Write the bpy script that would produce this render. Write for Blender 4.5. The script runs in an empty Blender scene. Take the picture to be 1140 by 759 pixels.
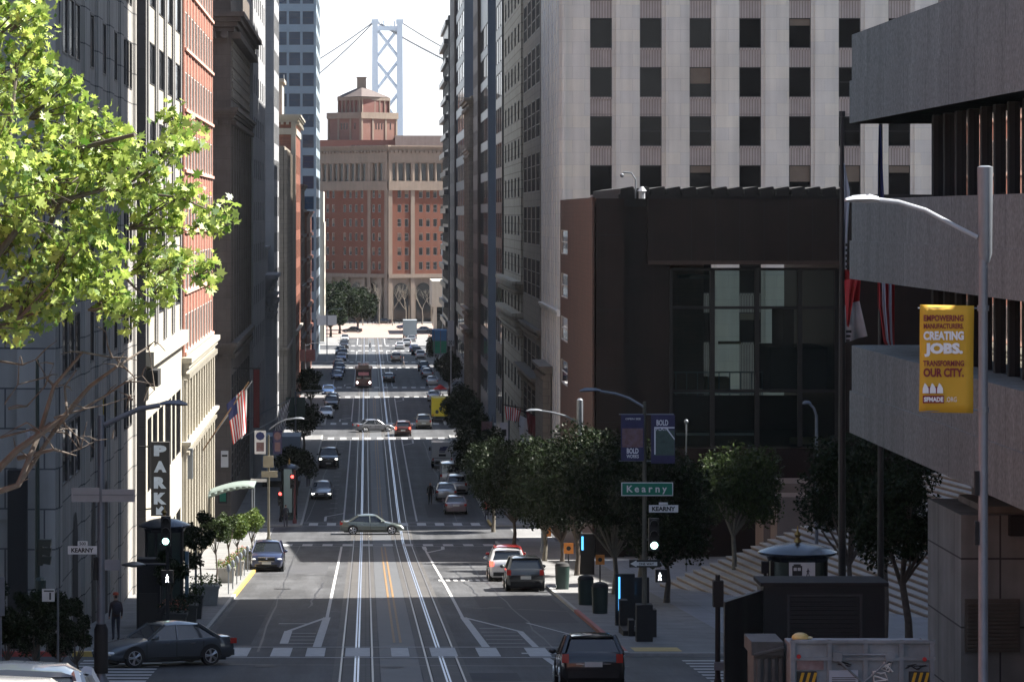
import bpy, bmesh, math, random
from mathutils import Vector, Matrix
R = math.radians
rnd = random.Random(7)
# ------------------------------------------------------------------ camera, sky, sun, exposure
scn = bpy.context.scene
COL = scn.collection
CAMZ = 28.0
cam_d = bpy.data.cameras.new("camera"); cam = bpy.data.objects.new("camera", cam_d); COL.objects.link(cam)
cam.location = (0, 0, CAMZ); cam.rotation_euler = (R(90), 0, 0)
cam_d.sensor_width = 36; cam_d.lens = 3690 / 1140 * 36
cam_d.shift_x = 163 / 1140; cam_d.shift_y = -139.5 / 1140
cam_d.clip_start = 0.5; cam_d.clip_end = 12000
scn.camera = cam
SUN_EL, SUN_T = R(50), 0.24            # the sun stands right of the street (+X), a little down the street (+Y)
sx, sy = math.cos(math.atan(SUN_T)) * math.cos(SUN_EL), math.sin(math.atan(SUN_T)) * math.cos(SUN_EL)
SUNV = Vector((sx, sy, math.sin(SUN_EL)))
w = bpy.data.worlds.new("World"); scn.world = w; w.use_nodes = True
nt = w.node_tree; bg = nt.nodes["Background"]
sky = nt.nodes.new("ShaderNodeTexSky"); sky.sky_type = 'NISHITA'; sky.sun_disc = False
sky.sun_elevation = SUN_EL; sky.sun_rotation = math.atan2(SUNV.x, SUNV.y)
sky.air_density = 1.0; sky.dust_density = 1.0; sky.ozone_density = 1.0
tc = nt.nodes.new("ShaderNodeTexCoord"); sp = nt.nodes.new("ShaderNodeSeparateXYZ"); nt.links.new(tc.outputs["Generated"], sp.inputs[0])
mr = nt.nodes.new("ShaderNodeMapRange"); mr.interpolation_type = 'SMOOTHSTEP'   # thin bright cloud veil, densest towards the horizon
mr.inputs["From Min"].default_value = 0.02; mr.inputs["From Max"].default_value = 0.28; mr.inputs["To Min"].default_value = 0.92; mr.inputs["To Max"].default_value = 0.03
nt.links.new(sp.outputs[2], mr.inputs["Value"])
mxs = nt.nodes.new("ShaderNodeMix"); mxs.data_type = 'RGBA'; mxs.inputs["B"].default_value = (7.5, 7.8, 8.2, 1)
nt.links.new(mr.outputs[0], mxs.inputs["Factor"]); nt.links.new(sky.outputs[0], mxs.inputs["A"]); nt.links.new(mxs.outputs["Result"], bg.inputs[0]); bg.inputs[1].default_value = 0.05
sl = bpy.data.lights.new("sun", 'SUN'); sl.energy = 5.0; sl.angle = R(0.5); sl.color = (1.0, 0.95, 0.87)
so = bpy.data.objects.new("sun", sl); COL.objects.link(so); so.location = (60, 0, 150)
so.rotation_euler = (-SUNV).to_track_quat('-Z', 'Y').to_euler()
scn.view_settings.view_transform = 'Standard'; scn.view_settings.look = 'None'
scn.view_settings.gamma = 1; scn.view_settings.use_curve_mapping = False
scn.view_settings.exposure = 2.0
scn.cycles.max_bounces = 6; scn.cycles.diffuse_bounces = 3; scn.cycles.glossy_bounces = 3
scn.cycles.transmission_bounces = 4; scn.cycles.transparent_max_bounces = 8

# ------------------------------------------------------------------ helpers
PROF = [(-200, -20.0), (0, 1.95), (50, 8.0), (90, 13.0), (105, 14.8), (150, 17.73), (200, 21.0), (235, 23.2), (262, 24.15), (280, 24.5), (377, 25.4), (860, 27.6), (4000, 28.6)]
def gh(y):
    for (a, ha), (b, hb) in zip(PROF, PROF[1:]):
        if y <= b: return ha + (hb - ha) * (y - a) / (b - a)
    return PROF[-1][1]
def gz(y): return CAMZ - gh(y)
def X(px, D): return (px - 407.0) * D / 3690.0
def Z(py, D): return CAMZ - (py - 240.0) * D / 3690.0

MATS = {}
def mat(name, col, rough=0.7, var=0.12, scale=0.6, bump=0.0, metal=0.0, spec=0.5, joint=None, jcol=None, col2=None, emit=None, coat=0.0, streak=0.0, jw=0.012, alpha=None, flat=False, trans=0.0, lane=0.0):
    if name in MATS: return MATS[name]
    m = bpy.data.materials.new(name); MATS[name] = m; m.use_nodes = True
    n = m.node_tree; L = n.links; p = n.nodes["Principled BSDF"]
    p.inputs["Roughness"].default_value = rough; p.inputs["Metallic"].default_value = metal
    p.inputs["Specular IOR Level"].default_value = spec
    p.inputs["Coat Weight"].default_value = coat; p.inputs["Coat Roughness"].default_value = 0.05
    if trans: p.inputs["Transmission Weight"].default_value = trans
    if alpha is not None: p.inputs["Alpha"].default_value = alpha
    geo = n.nodes.new("ShaderNodeNewGeometry")
    last = None
    noise = n.nodes.new("ShaderNodeTexNoise"); noise.inputs["Scale"].default_value = scale
    noise.inputs["Detail"].default_value = 6; noise.inputs["Roughness"].default_value = 0.62
    L.new(geo.outputs["Position"], noise.inputs["Vector"])
    ramp = n.nodes.new("ShaderNodeMapRange"); ramp.inputs["From Min"].default_value = 0.25; ramp.inputs["From Max"].default_value = 0.75
    ramp.inputs["To Min"].default_value = 1 - var; ramp.inputs["To Max"].default_value = 1 + var
    L.new(noise.outputs["Fac"], ramp.inputs["Value"])
    val = ramp.outputs["Result"]
    if lane:      # wheel-polished and oil-darkened tracks running along the street, plus blotches
        for sc_, lo in (((0.9, 0.035, 1.0), lane), ((0.25, 0.25, 0.25), lane * .5), ((9.0, 0.5, 1.0), lane * .35)):
            mp = n.nodes.new("ShaderNodeMapping"); mp.inputs["Scale"].default_value = sc_
            L.new(geo.outputs["Position"], mp.inputs["Vector"])
            n2 = n.nodes.new("ShaderNodeTexNoise"); n2.inputs["Scale"].default_value = 1.0; n2.inputs["Detail"].default_value = 7
            L.new(mp.outputs[0], n2.inputs["Vector"])
            r2 = n.nodes.new("ShaderNodeMapRange"); r2.inputs["From Min"].default_value = 0.35; r2.inputs["From Max"].default_value = 0.65
            r2.inputs["To Min"].default_value = 1 - lo; r2.inputs["To Max"].default_value = 1 + lo * 0.5
            L.new(n2.outputs["Fac"], r2.inputs["Value"])
            mm = n.nodes.new("ShaderNodeMath"); mm.operation = 'MULTIPLY'
            L.new(val, mm.inputs[0]); L.new(r2.outputs[0], mm.inputs[1]); val = mm.outputs[0]
    if streak:
        mp = n.nodes.new("ShaderNodeMapping"); mp.inputs["Scale"].default_value = (1.6, 1.6, 0.10)
        L.new(geo.outputs["Position"], mp.inputs["Vector"])
        n2 = n.nodes.new("ShaderNodeTexNoise"); n2.inputs["Scale"].default_value = 1.0; n2.inputs["Detail"].default_value = 5
        L.new(mp.outputs[0], n2.inputs["Vector"])
        r2 = n.nodes.new("ShaderNodeMapRange"); r2.inputs["From Min"].default_value = 0.3; r2.inputs["From Max"].default_value = 0.7
        r2.inputs["To Min"].default_value = 1 - streak; r2.inputs["To Max"].default_value = 1 + streak * 0.5
        L.new(n2.outputs["Fac"], r2.inputs["Value"])
        mm = n.nodes.new("ShaderNodeMath"); mm.operation = 'MULTIPLY'
        L.new(val, mm.inputs[0]); L.new(r2.outputs[0], mm.inputs[1]); val = mm.outputs[0]
    base = n.nodes.new("ShaderNodeMix"); base.data_type = 'RGBA'
    base.inputs["A"].default_value = (*col, 1); base.inputs["B"].default_value = (*(col2 or col), 1)
    L.new(noise.outputs["Fac"], base.inputs["Factor"])
    cout = base.outputs["Result"]; hgt = noise.outputs["Fac"]
    if joint:
        sep = n.nodes.new("ShaderNodeSeparateXYZ"); L.new(geo.outputs["Position"], sep.inputs[0])
        add = n.nodes.new("ShaderNodeMath"); L.new(sep.outputs[0], add.inputs[0]); L.new(sep.outputs[1], add.inputs[1])
        comb = n.nodes.new("ShaderNodeCombineXYZ")
        if flat: L.new(sep.outputs[0], comb.inputs[0]); L.new(sep.outputs[1], comb.inputs[1])
        else: L.new(add.outputs[0], comb.inputs[0]); L.new(sep.outputs[2], comb.inputs[1])
        br = n.nodes.new("ShaderNodeTexBrick"); L.new(comb.outputs[0], br.inputs["Vector"])
        br.inputs["Scale"].default_value = 1; br.inputs["Brick Width"].default_value = joint[0]; br.inputs["Row Height"].default_value = joint[1]
        br.inputs["Mortar Size"].default_value = jw; br.inputs["Bias"].default_value = 0.0
        br.offset = joint[2] if len(joint) > 2 else 0.5
        c1 = col; c2 = tuple(c * 0.86 for c in col)
        br.inputs["Color1"].default_value = (*c1, 1); br.inputs["Color2"].default_value = (*(col2 or c2), 1)
        br.inputs["Mortar"].default_value = (*(jcol or tuple(c * 0.3 for c in col)), 1)
        cout = br.outputs["Color"]; 
    vm = n.nodes.new("ShaderNodeVectorMath"); vm.operation = 'SCALE'
    L.new(cout, vm.inputs[0]); L.new(val, vm.inputs["Scale"])
    L.new(vm.outputs[0], p.inputs["Base Color"])
    if bump:
        b = n.nodes.new("ShaderNodeBump"); b.inputs["Strength"].default_value = bump; b.inputs["Distance"].default_value = 0.02
        L.new(hgt, b.inputs["Height"]); L.new(b.outputs[0], p.inputs["Normal"])
    if emit:
        p.inputs["Emission Color"].default_value = (*emit[0], 1); p.inputs["Emission Strength"].default_value = emit[1]
    return m

class MB:
    def __init__(s): s.v = []; s.f = []; s.mi = []; s.cur = 0; s.smooth = False
    def poly(s, pts):
        i = len(s.v); s.v += [tuple(p) for p in pts]; s.f.append(tuple(range(i, i + len(pts)))); s.mi.append(s.cur)
    def hexa(s, P):   # 8 points: bottom 4 (ccw from above), top 4
        i = len(s.v); s.v += [tuple(p) for p in P]
        for q in ((3, 2, 1, 0), (4, 5, 6, 7), (0, 1, 5, 4), (1, 2, 6, 5), (2, 3, 7, 6), (3, 0, 4, 7)):
            s.f.append(tuple(i + k for k in q)); s.mi.append(s.cur)
    def box(s, x0, x1, y0, y1, z0, z1):
        s.hexa([(x0, y0, z0), (x1, y0, z0), (x1, y1, z0), (x0, y1, z0), (x0, y0, z1), (x1, y0, z1), (x1, y1, z1), (x0, y1, z1)])
    def fbox(s, F, u0, u1, d0, d1, z0, z1):   # facade frame box, d outward
        P = [F.p(u0, d1), F.p(u1, d1), F.p(u1, d0), F.p(u0, d0)]
        s.hexa([(a, b, z0) for a, b in P] + [(a, b, z1) for a, b in P])
    def prism(s, pts, z0, z1):  # vertical prism from ccw polygon
        n = len(pts); i = len(s.v)
        s.v += [(a, b, z0) for a, b in pts] + [(a, b, z1) for a, b in pts]
        s.f.append(tuple(i + k for k in reversed(range(n)))); s.mi.append(s.cur)
        s.f.append(tuple(i + n + k for k in range(n))); s.mi.append(s.cur)
        for k in range(n):
            j = (k + 1) % n; s.f.append((i + k, i + j, i + n + j, i + n + k)); s.mi.append(s.cur)
    def lathe(s, cx, cy, prof, n=16):
        i = len(s.v)
        for r, z in prof:
            for k in range(n):
                a = 2 * math.pi * k / n; s.v.append((cx + r * math.cos(a), cy + r * math.sin(a), z))
        for q in range(len(prof) - 1):
            for k in range(n):
                j = (k + 1) % n; s.f.append((i + q * n + k, i + q * n + j, i + (q + 1) * n + j, i + (q + 1) * n + k)); s.mi.append(s.cur)
        s.f.append(tuple(i + k for k in reversed(range(n)))); s.mi.append(s.cur)
        s.f.append(tuple(i + (len(prof) - 1) * n + k for k in range(n))); s.mi.append(s.cur)
    def tube(s, pts, rad, n=8):
        pts = [Vector(p) for p in pts]
        if not isinstance(rad, (list, tuple)): rad = [rad] * len(pts)
        i = len(s.v); prevn = None
        for k, p in enumerate(pts):
            d = (pts[min(k + 1, len(pts) - 1)] - pts[max(k - 1, 0)]).normalized()
            a = prevn if prevn is not None else (Vector((1, 0, 0)) if abs(d.x) < 0.9 else Vector((0, 1, 0)))
            a = (a - d * a.dot(d)).normalized(); prevn = a; b = d.cross(a)
            for q in range(n):
                t = 2 * math.pi * q / n; s.v.append(tuple(p + (a * math.cos(t) + b * math.sin(t)) * rad[k]))
        for k in range(len(pts) - 1):
            for q in range(n):
                j = (q + 1) % n; s.f.append((i + k * n + q, i + k * n + j, i + (k + 1) * n + j, i + (k + 1) * n + q)); s.mi.append(s.cur)
        s.f.append(tuple(i + k for k in reversed(range(n)))); s.mi.append(s.cur)
        s.f.append(tuple(i + (len(pts) - 1) * n + k for k in range(n))); s.mi.append(s.cur)
    def ball(s, c, r, n=10, m=6, sc=(1, 1, 1)):
        prof = []
        i = len(s.v)
        for q in range(m + 1):
            t = math.pi * (q / m) - math.pi / 2; t = max(min(t, math.pi / 2 - 0.02), -math.pi / 2 + 0.02)
            for k in range(n):
                a = 2 * math.pi * k / n
                s.v.append((c[0] + r * sc[0] * math.cos(t) * math.cos(a), c[1] + r * sc[1] * math.cos(t) * math.sin(a), c[2] + r * sc[2] * math.sin(t)))
        for q in range(m):
            for k in range(n):
                j = (k + 1) % n; s.f.append((i + q * n + k, i + q * n + j, i + (q + 1) * n + j, i + (q + 1) * n + k)); s.mi.append(s.cur)
    def text(s, txt, F, u, d, z, h, font_off=0.0, width=None, center=True):
        vs, fs = text_mesh(txt, font_off)
        if not vs: return
        x0 = min(v[0] for v in vs); x1 = max(v[0] for v in vs); y0 = min(v[1] for v in vs); y1 = max(v[1] for v in vs)
        sc = h / (y1 - y0); scx = (width / (x1 - x0)) if width else sc
        i = len(s.v)
        for v in vs:
            uu = u + ((v[0] - (x0 + x1) / 2) if center else (v[0] - x0)) * scx
            a, b = F.p(uu, d); s.v.append((a, b, z + (v[1] - y0) * sc))
        for f in fs: s.f.append(tuple(i + k for k in f)); s.mi.append(s.cur)
    def build(s, name, m, parent=None, label=None, cat=None, group=None, kind=None, smooth=None):
        if not s.f: return None
        me = bpy.data.meshes.new(name)
        off = Vector((0, 0, 0))
        q = parent
        while q: off += q.location; q = q.parent
        me.from_pydata([(a - off.x, b - off.y, c - off.z) for a, b, c in s.v], [], s.f); 
        for mm in (m if isinstance(m, (list, tuple)) else [m]): me.materials.append(mm)
        if isinstance(m, (list, tuple)): me.polygons.foreach_set('material_index', s.mi)
        if smooth if smooth is not None else s.smooth:
            me.polygons.foreach_set('use_smooth', [True] * len(me.polygons)); me.set_sharp_from_angle(angle=R(38))
        o = bpy.data.objects.new(name, me); COL.objects.link(o)
        if parent: o.parent = parent
        tag(o, label, cat, group, kind)
        return o
_T = {}
def text_mesh(txt, off=0.0):
    k = (txt, off)
    if k not in _T:
        c = bpy.data.curves.new("t", 'FONT'); c.body = txt; c.offset = off; c.resolution_u = 3
        o = bpy.data.objects.new("t", c); COL.objects.link(o)
        dg = bpy.context.evaluated_depsgraph_get(); me = bpy.data.meshes.new_from_object(o.evaluated_get(dg))
        _T[k] = ([tuple(v.co) for v in me.vertices], [tuple(p.vertices) for p in me.polygons])
        bpy.data.objects.remove(o); bpy.data.curves.remove(c); bpy.data.meshes.remove(me)
    return _T[k]
class Fr:
    def __init__(s, x, y, ux, uy):
        l = math.hypot(ux, uy); s.x, s.y, s.ux, s.uy = x, y, ux / l, uy / l
    def p(s, u, d): return (s.x + s.ux * u + s.uy * d, s.y + s.uy * u - s.ux * d)
def tag(o, label=None, cat=None, group=None, kind=None):
    if label: o["label"] = label
    if cat: o["category"] = cat
    if group: o["group"] = group
    if kind: o["kind"] = kind
def thing(name, loc, label, cat, group=None):
    o = bpy.data.objects.new(name, None); COL.objects.link(o); o.location = loc; o.empty_display_size = 0.3
    tag(o, label, cat, group); return o
def copy_tree(o, parent=None):
    c = o.copy(); COL.objects.link(c); c.parent = parent
    for ch in o.children: copy_tree(ch, c)
    return c
CHILD = {}
# windows are shared meshes, one child object each
WIN = {}
def win_mesh(wd, ht, glass, frame, style):
    k = (round(wd, 2), round(ht, 2), glass.name, frame.name, style)
    if k in WIN: return WIN[k]
    b = MB(); fr = min(0.07, wd * 0.06)
    b.cur = 0; b.poly([(0, 0, 0), (wd, 0, 0), (wd, 0, ht), (0, 0, ht)])
    b.cur = 1
    for a in ((0, fr, 0, ht), (wd - fr, wd, 0, ht), (fr, wd - fr, 0, fr), (fr, wd - fr, ht - fr, ht)):
        b.box(a[0], a[1], -0.05, 0.02, a[2], a[3])
    if style == 'sash': b.box(fr, wd - fr, -0.05, 0.02, ht * 0.5 - 0.03, ht * 0.5 + 0.03)
    if style == 'blind' or style == 'blind2':
        b.cur = 2; q = 0.55 if style == 'blind' else 0.25
        b.poly([(fr, -0.004, ht * (1 - q)), (wd - fr, -0.004, ht * (1 - q)), (wd - fr, -0.004, ht - fr), (fr, -0.004, ht - fr)])
    if style == 'grid':
        n = max(2, int(wd / 0.9)); m_ = max(2, int(ht / 0.9))
        for i in range(1, n): b.box(wd * i / n - 0.04, wd * i / n + 0.04, -0.05, 0.02, fr, ht - fr)
        for i in range(1, m_): b.box(fr, wd - fr, -0.045, 0.02, ht * i / m_ - 0.035, ht * i / m_ + 0.035)
    if style == 'mull':
        n = max(2, round(wd / 1.1))
        for i in range(1, n): b.box(wd * i / n - 0.07, wd * i / n + 0.07, -0.06, 0.02, fr, ht - fr)
    me = bpy.data.meshes.new('window'); me.from_pydata(b.v, [], b.f)
    for mm in (glass, frame, MATS['blind']): me.materials.append(mm)
    me.polygons.foreach_set('material_index', b.mi)
    WIN[k] = (me, b); return WIN[k]
WCOUNT = {}; WOVER = {}
def place_window(root, F, u, z, wd, ht, d, glass, frame, style):
    me, b = win_mesh(wd, ht, glass, frame, style)
    x, y = F.p(u, d)
    k = root.name; WCOUNT[k] = WCOUNT.get(k, 0) + 1
    ang = math.atan2(F.uy, F.ux)
    if WCOUNT[k] <= 96:
        o = bpy.data.objects.new('window', me); COL.objects.link(o)
        o.parent = root; o.location = (x - root.location.x, y - root.location.y, z - root.location.z); o.rotation_euler = (0, 0, ang)
    else:
        W = WOVER.setdefault((k, glass.name, frame.name), (root, MB(), glass, frame)); B = W[1]; i = len(B.v); c, s_ = math.cos(ang), math.sin(ang)
        B.v += [(x + a * c - bb * s_, y + a * s_ + bb * c, z + e) for a, bb, e in b.v]
        B.f += [tuple(i + q for q in f) for f in b.f]; B.mi += b.mi
def flush_windows():
    done = {}
    for (k, g, f), (root, B, glass, frame) in WOVER.items():
        B.build('window_rows', [glass, frame, MATS['blind']], root, kind='stuff')
def facade(root, wall, F, u0, u1, z0, z1, cols, rows, depth=0.15, glass=None, frame=None, style='plain', span=None, spin=0.003):
    """piers between cols, spandrels between rows, windows as children. wall/span are MBs"""
    span = span or wall
    cols = sorted(cols); rows = sorted(rows)
    e = u0
    for a, b in cols:
        if a - e > 0.01: wall.fbox(F, e, a, -depth, 0, z0, z1)
        e = b
    if u1 - e > 0.01: wall.fbox(F, e, u1, -depth, 0, z0, z1)
    for a, b in cols:
        e = z0
        for p, q in rows:
            if p - e > 0.01: span.fbox(F, a, b, -depth, -spin, e, p)
            e = q
        if z1 - e > 0.01: span.fbox(F, a, b, -depth, -spin, e, z1)
        for p, q in rows:
            st = style
            if style == 'mix': st = rnd.choice(['plain', 'plain', 'sash', 'blind', 'blind2', 'plain'])
            place_window(root, F, a, p, b - a, q - p, -depth + 0.02, glass, frame, st)
def grid(a, b, n, frac):   # n openings between a and b, each taking frac of its pitch
    p = (b - a) / n; return [(a + p * (i + 0.5 - frac / 2), a + p * (i + 0.5 + frac / 2)) for i in range(n)]
def cornice(b, F, u0, u1, z, h, out, steps=3, teeth=0):
    for i in range(steps):
        b.fbox(F, u0 - out * (i + 1) / steps, u1 + out * (i + 1) / steps, -0.4, out * (i + 1) / steps, z + h * i / steps, z + h * (i + 1) / steps - 0.002)
    if teeth:
        n = int((u1 - u0) / teeth)
        for i in range(n):
            u = u0 + (i + 0.25) * (u1 - u0) / n; b.fbox(F, u, u + (u1 - u0) / n * 0.5, 0, out * 0.7, z - h * 0.35, z - 0.004)

# ------------------------------------------------------------------ materials
asphalt = mat('asphalt', (0.060, 0.062, 0.067), 0.72, 0.25, 0.35, 0.25, spec=0.35, streak=0.0, lane=0.38)
asphalt_c = mat('asphalt_concrete_lane', (0.105, 0.105, 0.108), 0.7, 0.18, 0.5, 0.2, joint=(3.6, 4.5, 0.0), jcol=(0.05, 0.05, 0.05), flat=True, jw=0.02)
trackbed = mat('track_bed', (0.062, 0.059, 0.057), 0.7, 0.25, 1.5, 0.2, joint=(1.3, 4.5, 0.0), jcol=(0.035, 0.035, 0.035), flat=True, jw=0.03)
pavem = mat('pavement', (0.165, 0.165, 0.165), 0.85, 0.25, 0.8, 0.15, joint=(1.0, 1.0, 0.0), jcol=(0.13, 0.13, 0.13), flat=True, jw=0.012)
kerbm = mat('kerb_stone', (0.30, 0.30, 0.29), 0.8, 0.2, 2.0)
paintw = mat('white_road_paint', (0.52, 0.52, 0.52), 0.6, 0.35, 3.0, col2=(0.24, 0.24, 0.24))
painty = mat('yellow_road_paint', (0.28, 0.15, 0.045), 0.6, 0.35, 3.0, col2=(0.12, 0.085, 0.05))
painto = mat('kerb_yellow_paint', (0.42, 0.29, 0.08), 0.6, 0.15, 2.0)
paintr = mat('kerb_red_paint', (0.30, 0.05, 0.04), 0.6, 0.2, 2.0)
steel = mat('rail_steel', (0.34, 0.32, 0.30), 0.4, 0.1, 4.0, metal=1.0)
slotm = mat('slot_steel', (0.62, 0.68, 0.80), 0.30, 0.1, 4.0, metal=0.9)
ground = mat('city_ground', (0.16, 0.16, 0.16), 0.9, 0.2, 0.1)
glass = mat('window_glass', (0.008, 0.009, 0.011), 0.04, 0.3, 0.5, spec=0.4)
glass_b = mat('blue_glass', (0.02, 0.045, 0.085), 0.05, 0.3, 0.3, spec=0.8)
glass_m = mat('mirror_glass', (0.05, 0.055, 0.06), 0.02, 0.1, 0.3, spec=1.0, metal=0.75)
mat('blind', (0.17, 0.135, 0.105), 0.8, 0.1, 2.0)
glass_k = mat('black_window_glass', (0.006, 0.006, 0.007), 0.06, 0.3, 0.5, spec=0.18)
darkfr = mat('dark_frame', (0.025, 0.025, 0.028), 0.4, 0.1, 1.0)
whitefr = mat('pale_frame', (0.52, 0.50, 0.47), 0.6, 0.1, 1.0)
stone_pale = mat('pale_stone', (0.76, 0.71, 0.62), 0.8, 0.10, 0.25, 0.1, joint=(1.9, 0.97, 0.5), jcol=(0.34, 0.33, 0.32), col2=(0.68, 0.65, 0.605), streak=0.12, jw=0.006)
stone_pink = mat('pink_spandrel', (0.45, 0.39, 0.365), 0.8, 0.12, 1.0, joint=(0.22, 9.0, 0.0), jcol=(0.19, 0.16, 0.15), jw=0.03)
stone_grey = mat('grey_granite', (0.32, 0.305, 0.285), 0.7, 0.14, 0.5, 0.12, joint=(2.3, 1.45, 0.5), jcol=(0.06, 0.06, 0.065), col2=(0.265, 0.255, 0.24), streak=0.2, jw=0.03)
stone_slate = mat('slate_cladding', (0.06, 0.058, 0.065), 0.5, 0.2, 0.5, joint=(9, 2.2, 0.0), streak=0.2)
stone_cream = mat('cream_stone', (0.37, 0.34, 0.275), 0.8, 0.12, 0.5, 0.1, joint=(1.4, 0.85, 0.5), jcol=(0.20, 0.18, 0.14), streak=0.12, jw=0.05)
stone_tan = mat('tan_stone', (0.22, 0.19, 0.155), 0.8, 0.15, 0.8, 0.1, joint=(1.4, 0.6, 0.5), streak=0.15)
stone_lit = mat('light_render', (0.36, 0.335, 0.28), 0.8, 0.08, 0.8, 0.1, streak=0.1)
brick = mat('red_brick', (0.25, 0.095, 0.062), 0.85, 0.14, 1.5, 0.1, joint=(0.9, 0.3, 0.5), jcol=(0.20, 0.11, 0.085), col2=(0.20, 0.072, 0.048), streak=0.08)
brick_far = mat('orange_brick', (0.165, 0.054, 0.028), 0.85, 0.18, 0.6, 0.1, col2=(0.11, 0.036, 0.021), streak=0.10)
brick_dk = mat('brown_brick', (0.22, 0.085, 0.055), 0.6, 0.2, 0.5, 0.1, joint=(0.9, 0.3, 0.5), col2=(0.16, 0.06, 0.04), streak=0.2)
brown_st = mat('brown_stone', (0.125, 0.105, 0.09), 0.8, 0.2, 0.8, 0.1, joint=(1.6, 0.9, 0.5), jcol=(0.07, 0.06, 0.05), streak=0.15)
concrete = mat('bush_concrete', (0.25, 0.252, 0.230), 0.9, 0.42, 9.0, 0.7, streak=0.17, joint=(3.4, 60.0, 0.0), jcol=(0.05, 0.05, 0.05), col2=(0.22, 0.222, 0.203), jw=0.018)
concrete_l = mat('pale_concrete', (0.29, 0.295, 0.31), 0.85, 0.10, 0.6, 0.1, joint=(3.0, 3.9, 0.0), jcol=(0.2, 0.2, 0.2), streak=0.1)
bronze = mat('dark_granite', (0.020, 0.011, 0.009), 0.42, 0.35, 0.4, 0.05, spec=0.22, joint=(1.5, 2.2, 0.0), jcol=(0.02, 0.015, 0.015), streak=0.2)
granite_br = mat('brown_granite', (0.20, 0.15, 0.13), 0.3, 0.15, 0.6)
steps_m = mat('step_granite', (0.30, 0.29, 0.285), 0.7, 0.2, 1.2, 0.1, streak=0.1)
riser_m = mat('riser_granite', (0.16, 0.12, 0.10), 0.7, 0.2, 1.2)
plaza_m = mat('plaza_paving', (0.16, 0.175, 0.205), 0.6, 0.15, 0.6, joint=(1.5, 1.5, 0.0), flat=True, jw=0.01)
dark_tower = mat('black_tower_skin', (0.022, 0.024, 0.028), 0.3, 0.2, 0.3)
blue_tower = mat('navy_tower_skin', (0.04, 0.055, 0.08), 0.3, 0.2, 0.3)
brown_tower = mat('brown_tower_skin', (0.07, 0.05, 0.043), 0.6, 0.15, 0.3, streak=0.1)
black = mat('black_paint', (0.015, 0.015, 0.017), 0.35, 0.2, 3.0)
blackmatte = mat('black_matte', (0.012, 0.012, 0.013), 0.8, 0.2, 3.0)
greypole = mat('grey_pole', (0.17, 0.19, 0.215), 0.45, 0.12, 4.0, metal=0.3)
palepole = mat('white_pole', (0.36, 0.38, 0.41), 0.4, 0.08, 4.0)
greenpole = mat('dark_green_paint', (0.02, 0.04, 0.035), 0.4, 0.2, 3.0)
brownpole = mat('olive_pole', (0.085, 0.08, 0.06), 0.5, 0.2, 3.0)
signw = mat('sign_white', (0.68, 0.68, 0.66), 0.5, 0.06, 3.0)
signk = mat('sign_black', (0.02, 0.02, 0.02), 0.5, 0.06, 3.0)
signg = mat('sign_green', (0.0, 0.17, 0.10), 0.45, 0.06, 3.0)
signy = mat('banner_yellow', (0.58, 0.33, 0.02), 0.7, 0.06, 1.2)
signr = mat('banner_dark_red', (0.20, 0.02, 0.025), 0.7, 0.06, 1.2)
signo = mat('sign_orange', (0.75, 0.25, 0.04), 0.6, 0.06, 1.2)
signb = mat('banner_navy', (0.03, 0.028, 0.085), 0.7, 0.3, 3.0)
signp = mat('banner_print', (0.30, 0.14, 0.10), 0.7, 0.6, 6.0, col2=(0.05, 0.06, 0.12))
signpg = mat('banner_print_green', (0.10, 0.16, 0.13), 0.7, 0.6, 6.0, col2=(0.02, 0.03, 0.03))
flag_r = mat('flag_red', (0.50, 0.03, 0.03), 0.8, 0.08, 2.0)
flag_w = mat('flag_white', (0.75, 0.75, 0.78), 0.8, 0.06, 2.0)
flag_b = mat('flag_blue', (0.03, 0.04, 0.14), 0.8, 0.08, 2.0)
flag_g = mat('flag_bear_brown', (0.15, 0.10, 0.07), 0.8, 0.08, 2.0)
park_l = mat('park_letters', (0.50, 0.58, 0.66), 0.4, 0.15, 3.0)
bark = mat('bark', (0.085, 0.068, 0.055), 0.9, 0.35, 6.0, 0.4)
bark_l = mat('bark_pale', (0.15, 0.135, 0.11), 0.9, 0.3, 6.0, 0.4)
soil = mat('soil', (0.05, 0.035, 0.025), 0.95, 0.3, 3.0)
pot = mat('planter_concrete', (0.30, 0.29, 0.27), 0.85, 0.15, 2.0)
pot_d = mat('planter_dark', (0.035, 0.037, 0.035), 0.6, 0.15, 2.0)
canvas_g = mat('green_canvas', (0.15, 0.19, 0.175), 0.8, 0.08, 1.0)
tyre = mat('tyre_rubber', (0.015, 0.015, 0.016), 0.8, 0.1, 5.0)
rim = mat('wheel_alloy', (0.55, 0.56, 0.58), 0.28, 0.05, 5.0, metal=0.9)
chrome = mat('chrome', (0.8, 0.8, 0.82), 0.12, 0.02, 5.0, metal=1.0)
carglass = mat('car_glass', (0.015, 0.018, 0.022), 0.03, 0.1, 1.0, spec=0.8)
plate = mat('licence_plate', (0.55, 0.55, 0.52), 0.5, 0.05, 3.0)
redlamp = mat('tail_lamp', (0.45, 0.03, 0.02), 0.15, 0.05, 3.0, coat=1.0)
headl = mat('head_lamp', (0.65, 0.68, 0.72), 0.1, 0.05, 3.0, coat=1.0)
headon = mat('head_lamp_lit', (0.8, 0.8, 0.8), 0.2, 0.0, 1.0, emit=((1, 0.97, 0.9), 3.0))
brakeon = mat('brake_lamp_lit', (0.5, 0.02, 0.02), 0.2, 0.0, 1.0, emit=((1, 0.08, 0.05), 1.2))
lampg = mat('signal_green_lit', (0.3, 0.8, 0.7), 0.3, 0.0, 1.0, emit=((0.45, 1.0, 0.85), 3.2))
lampr = mat('signal_red_lit', (0.6, 0.05, 0.04), 0.3, 0.0, 1.0, emit=((1.0, 0.06, 0.05), 2.0))
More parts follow.
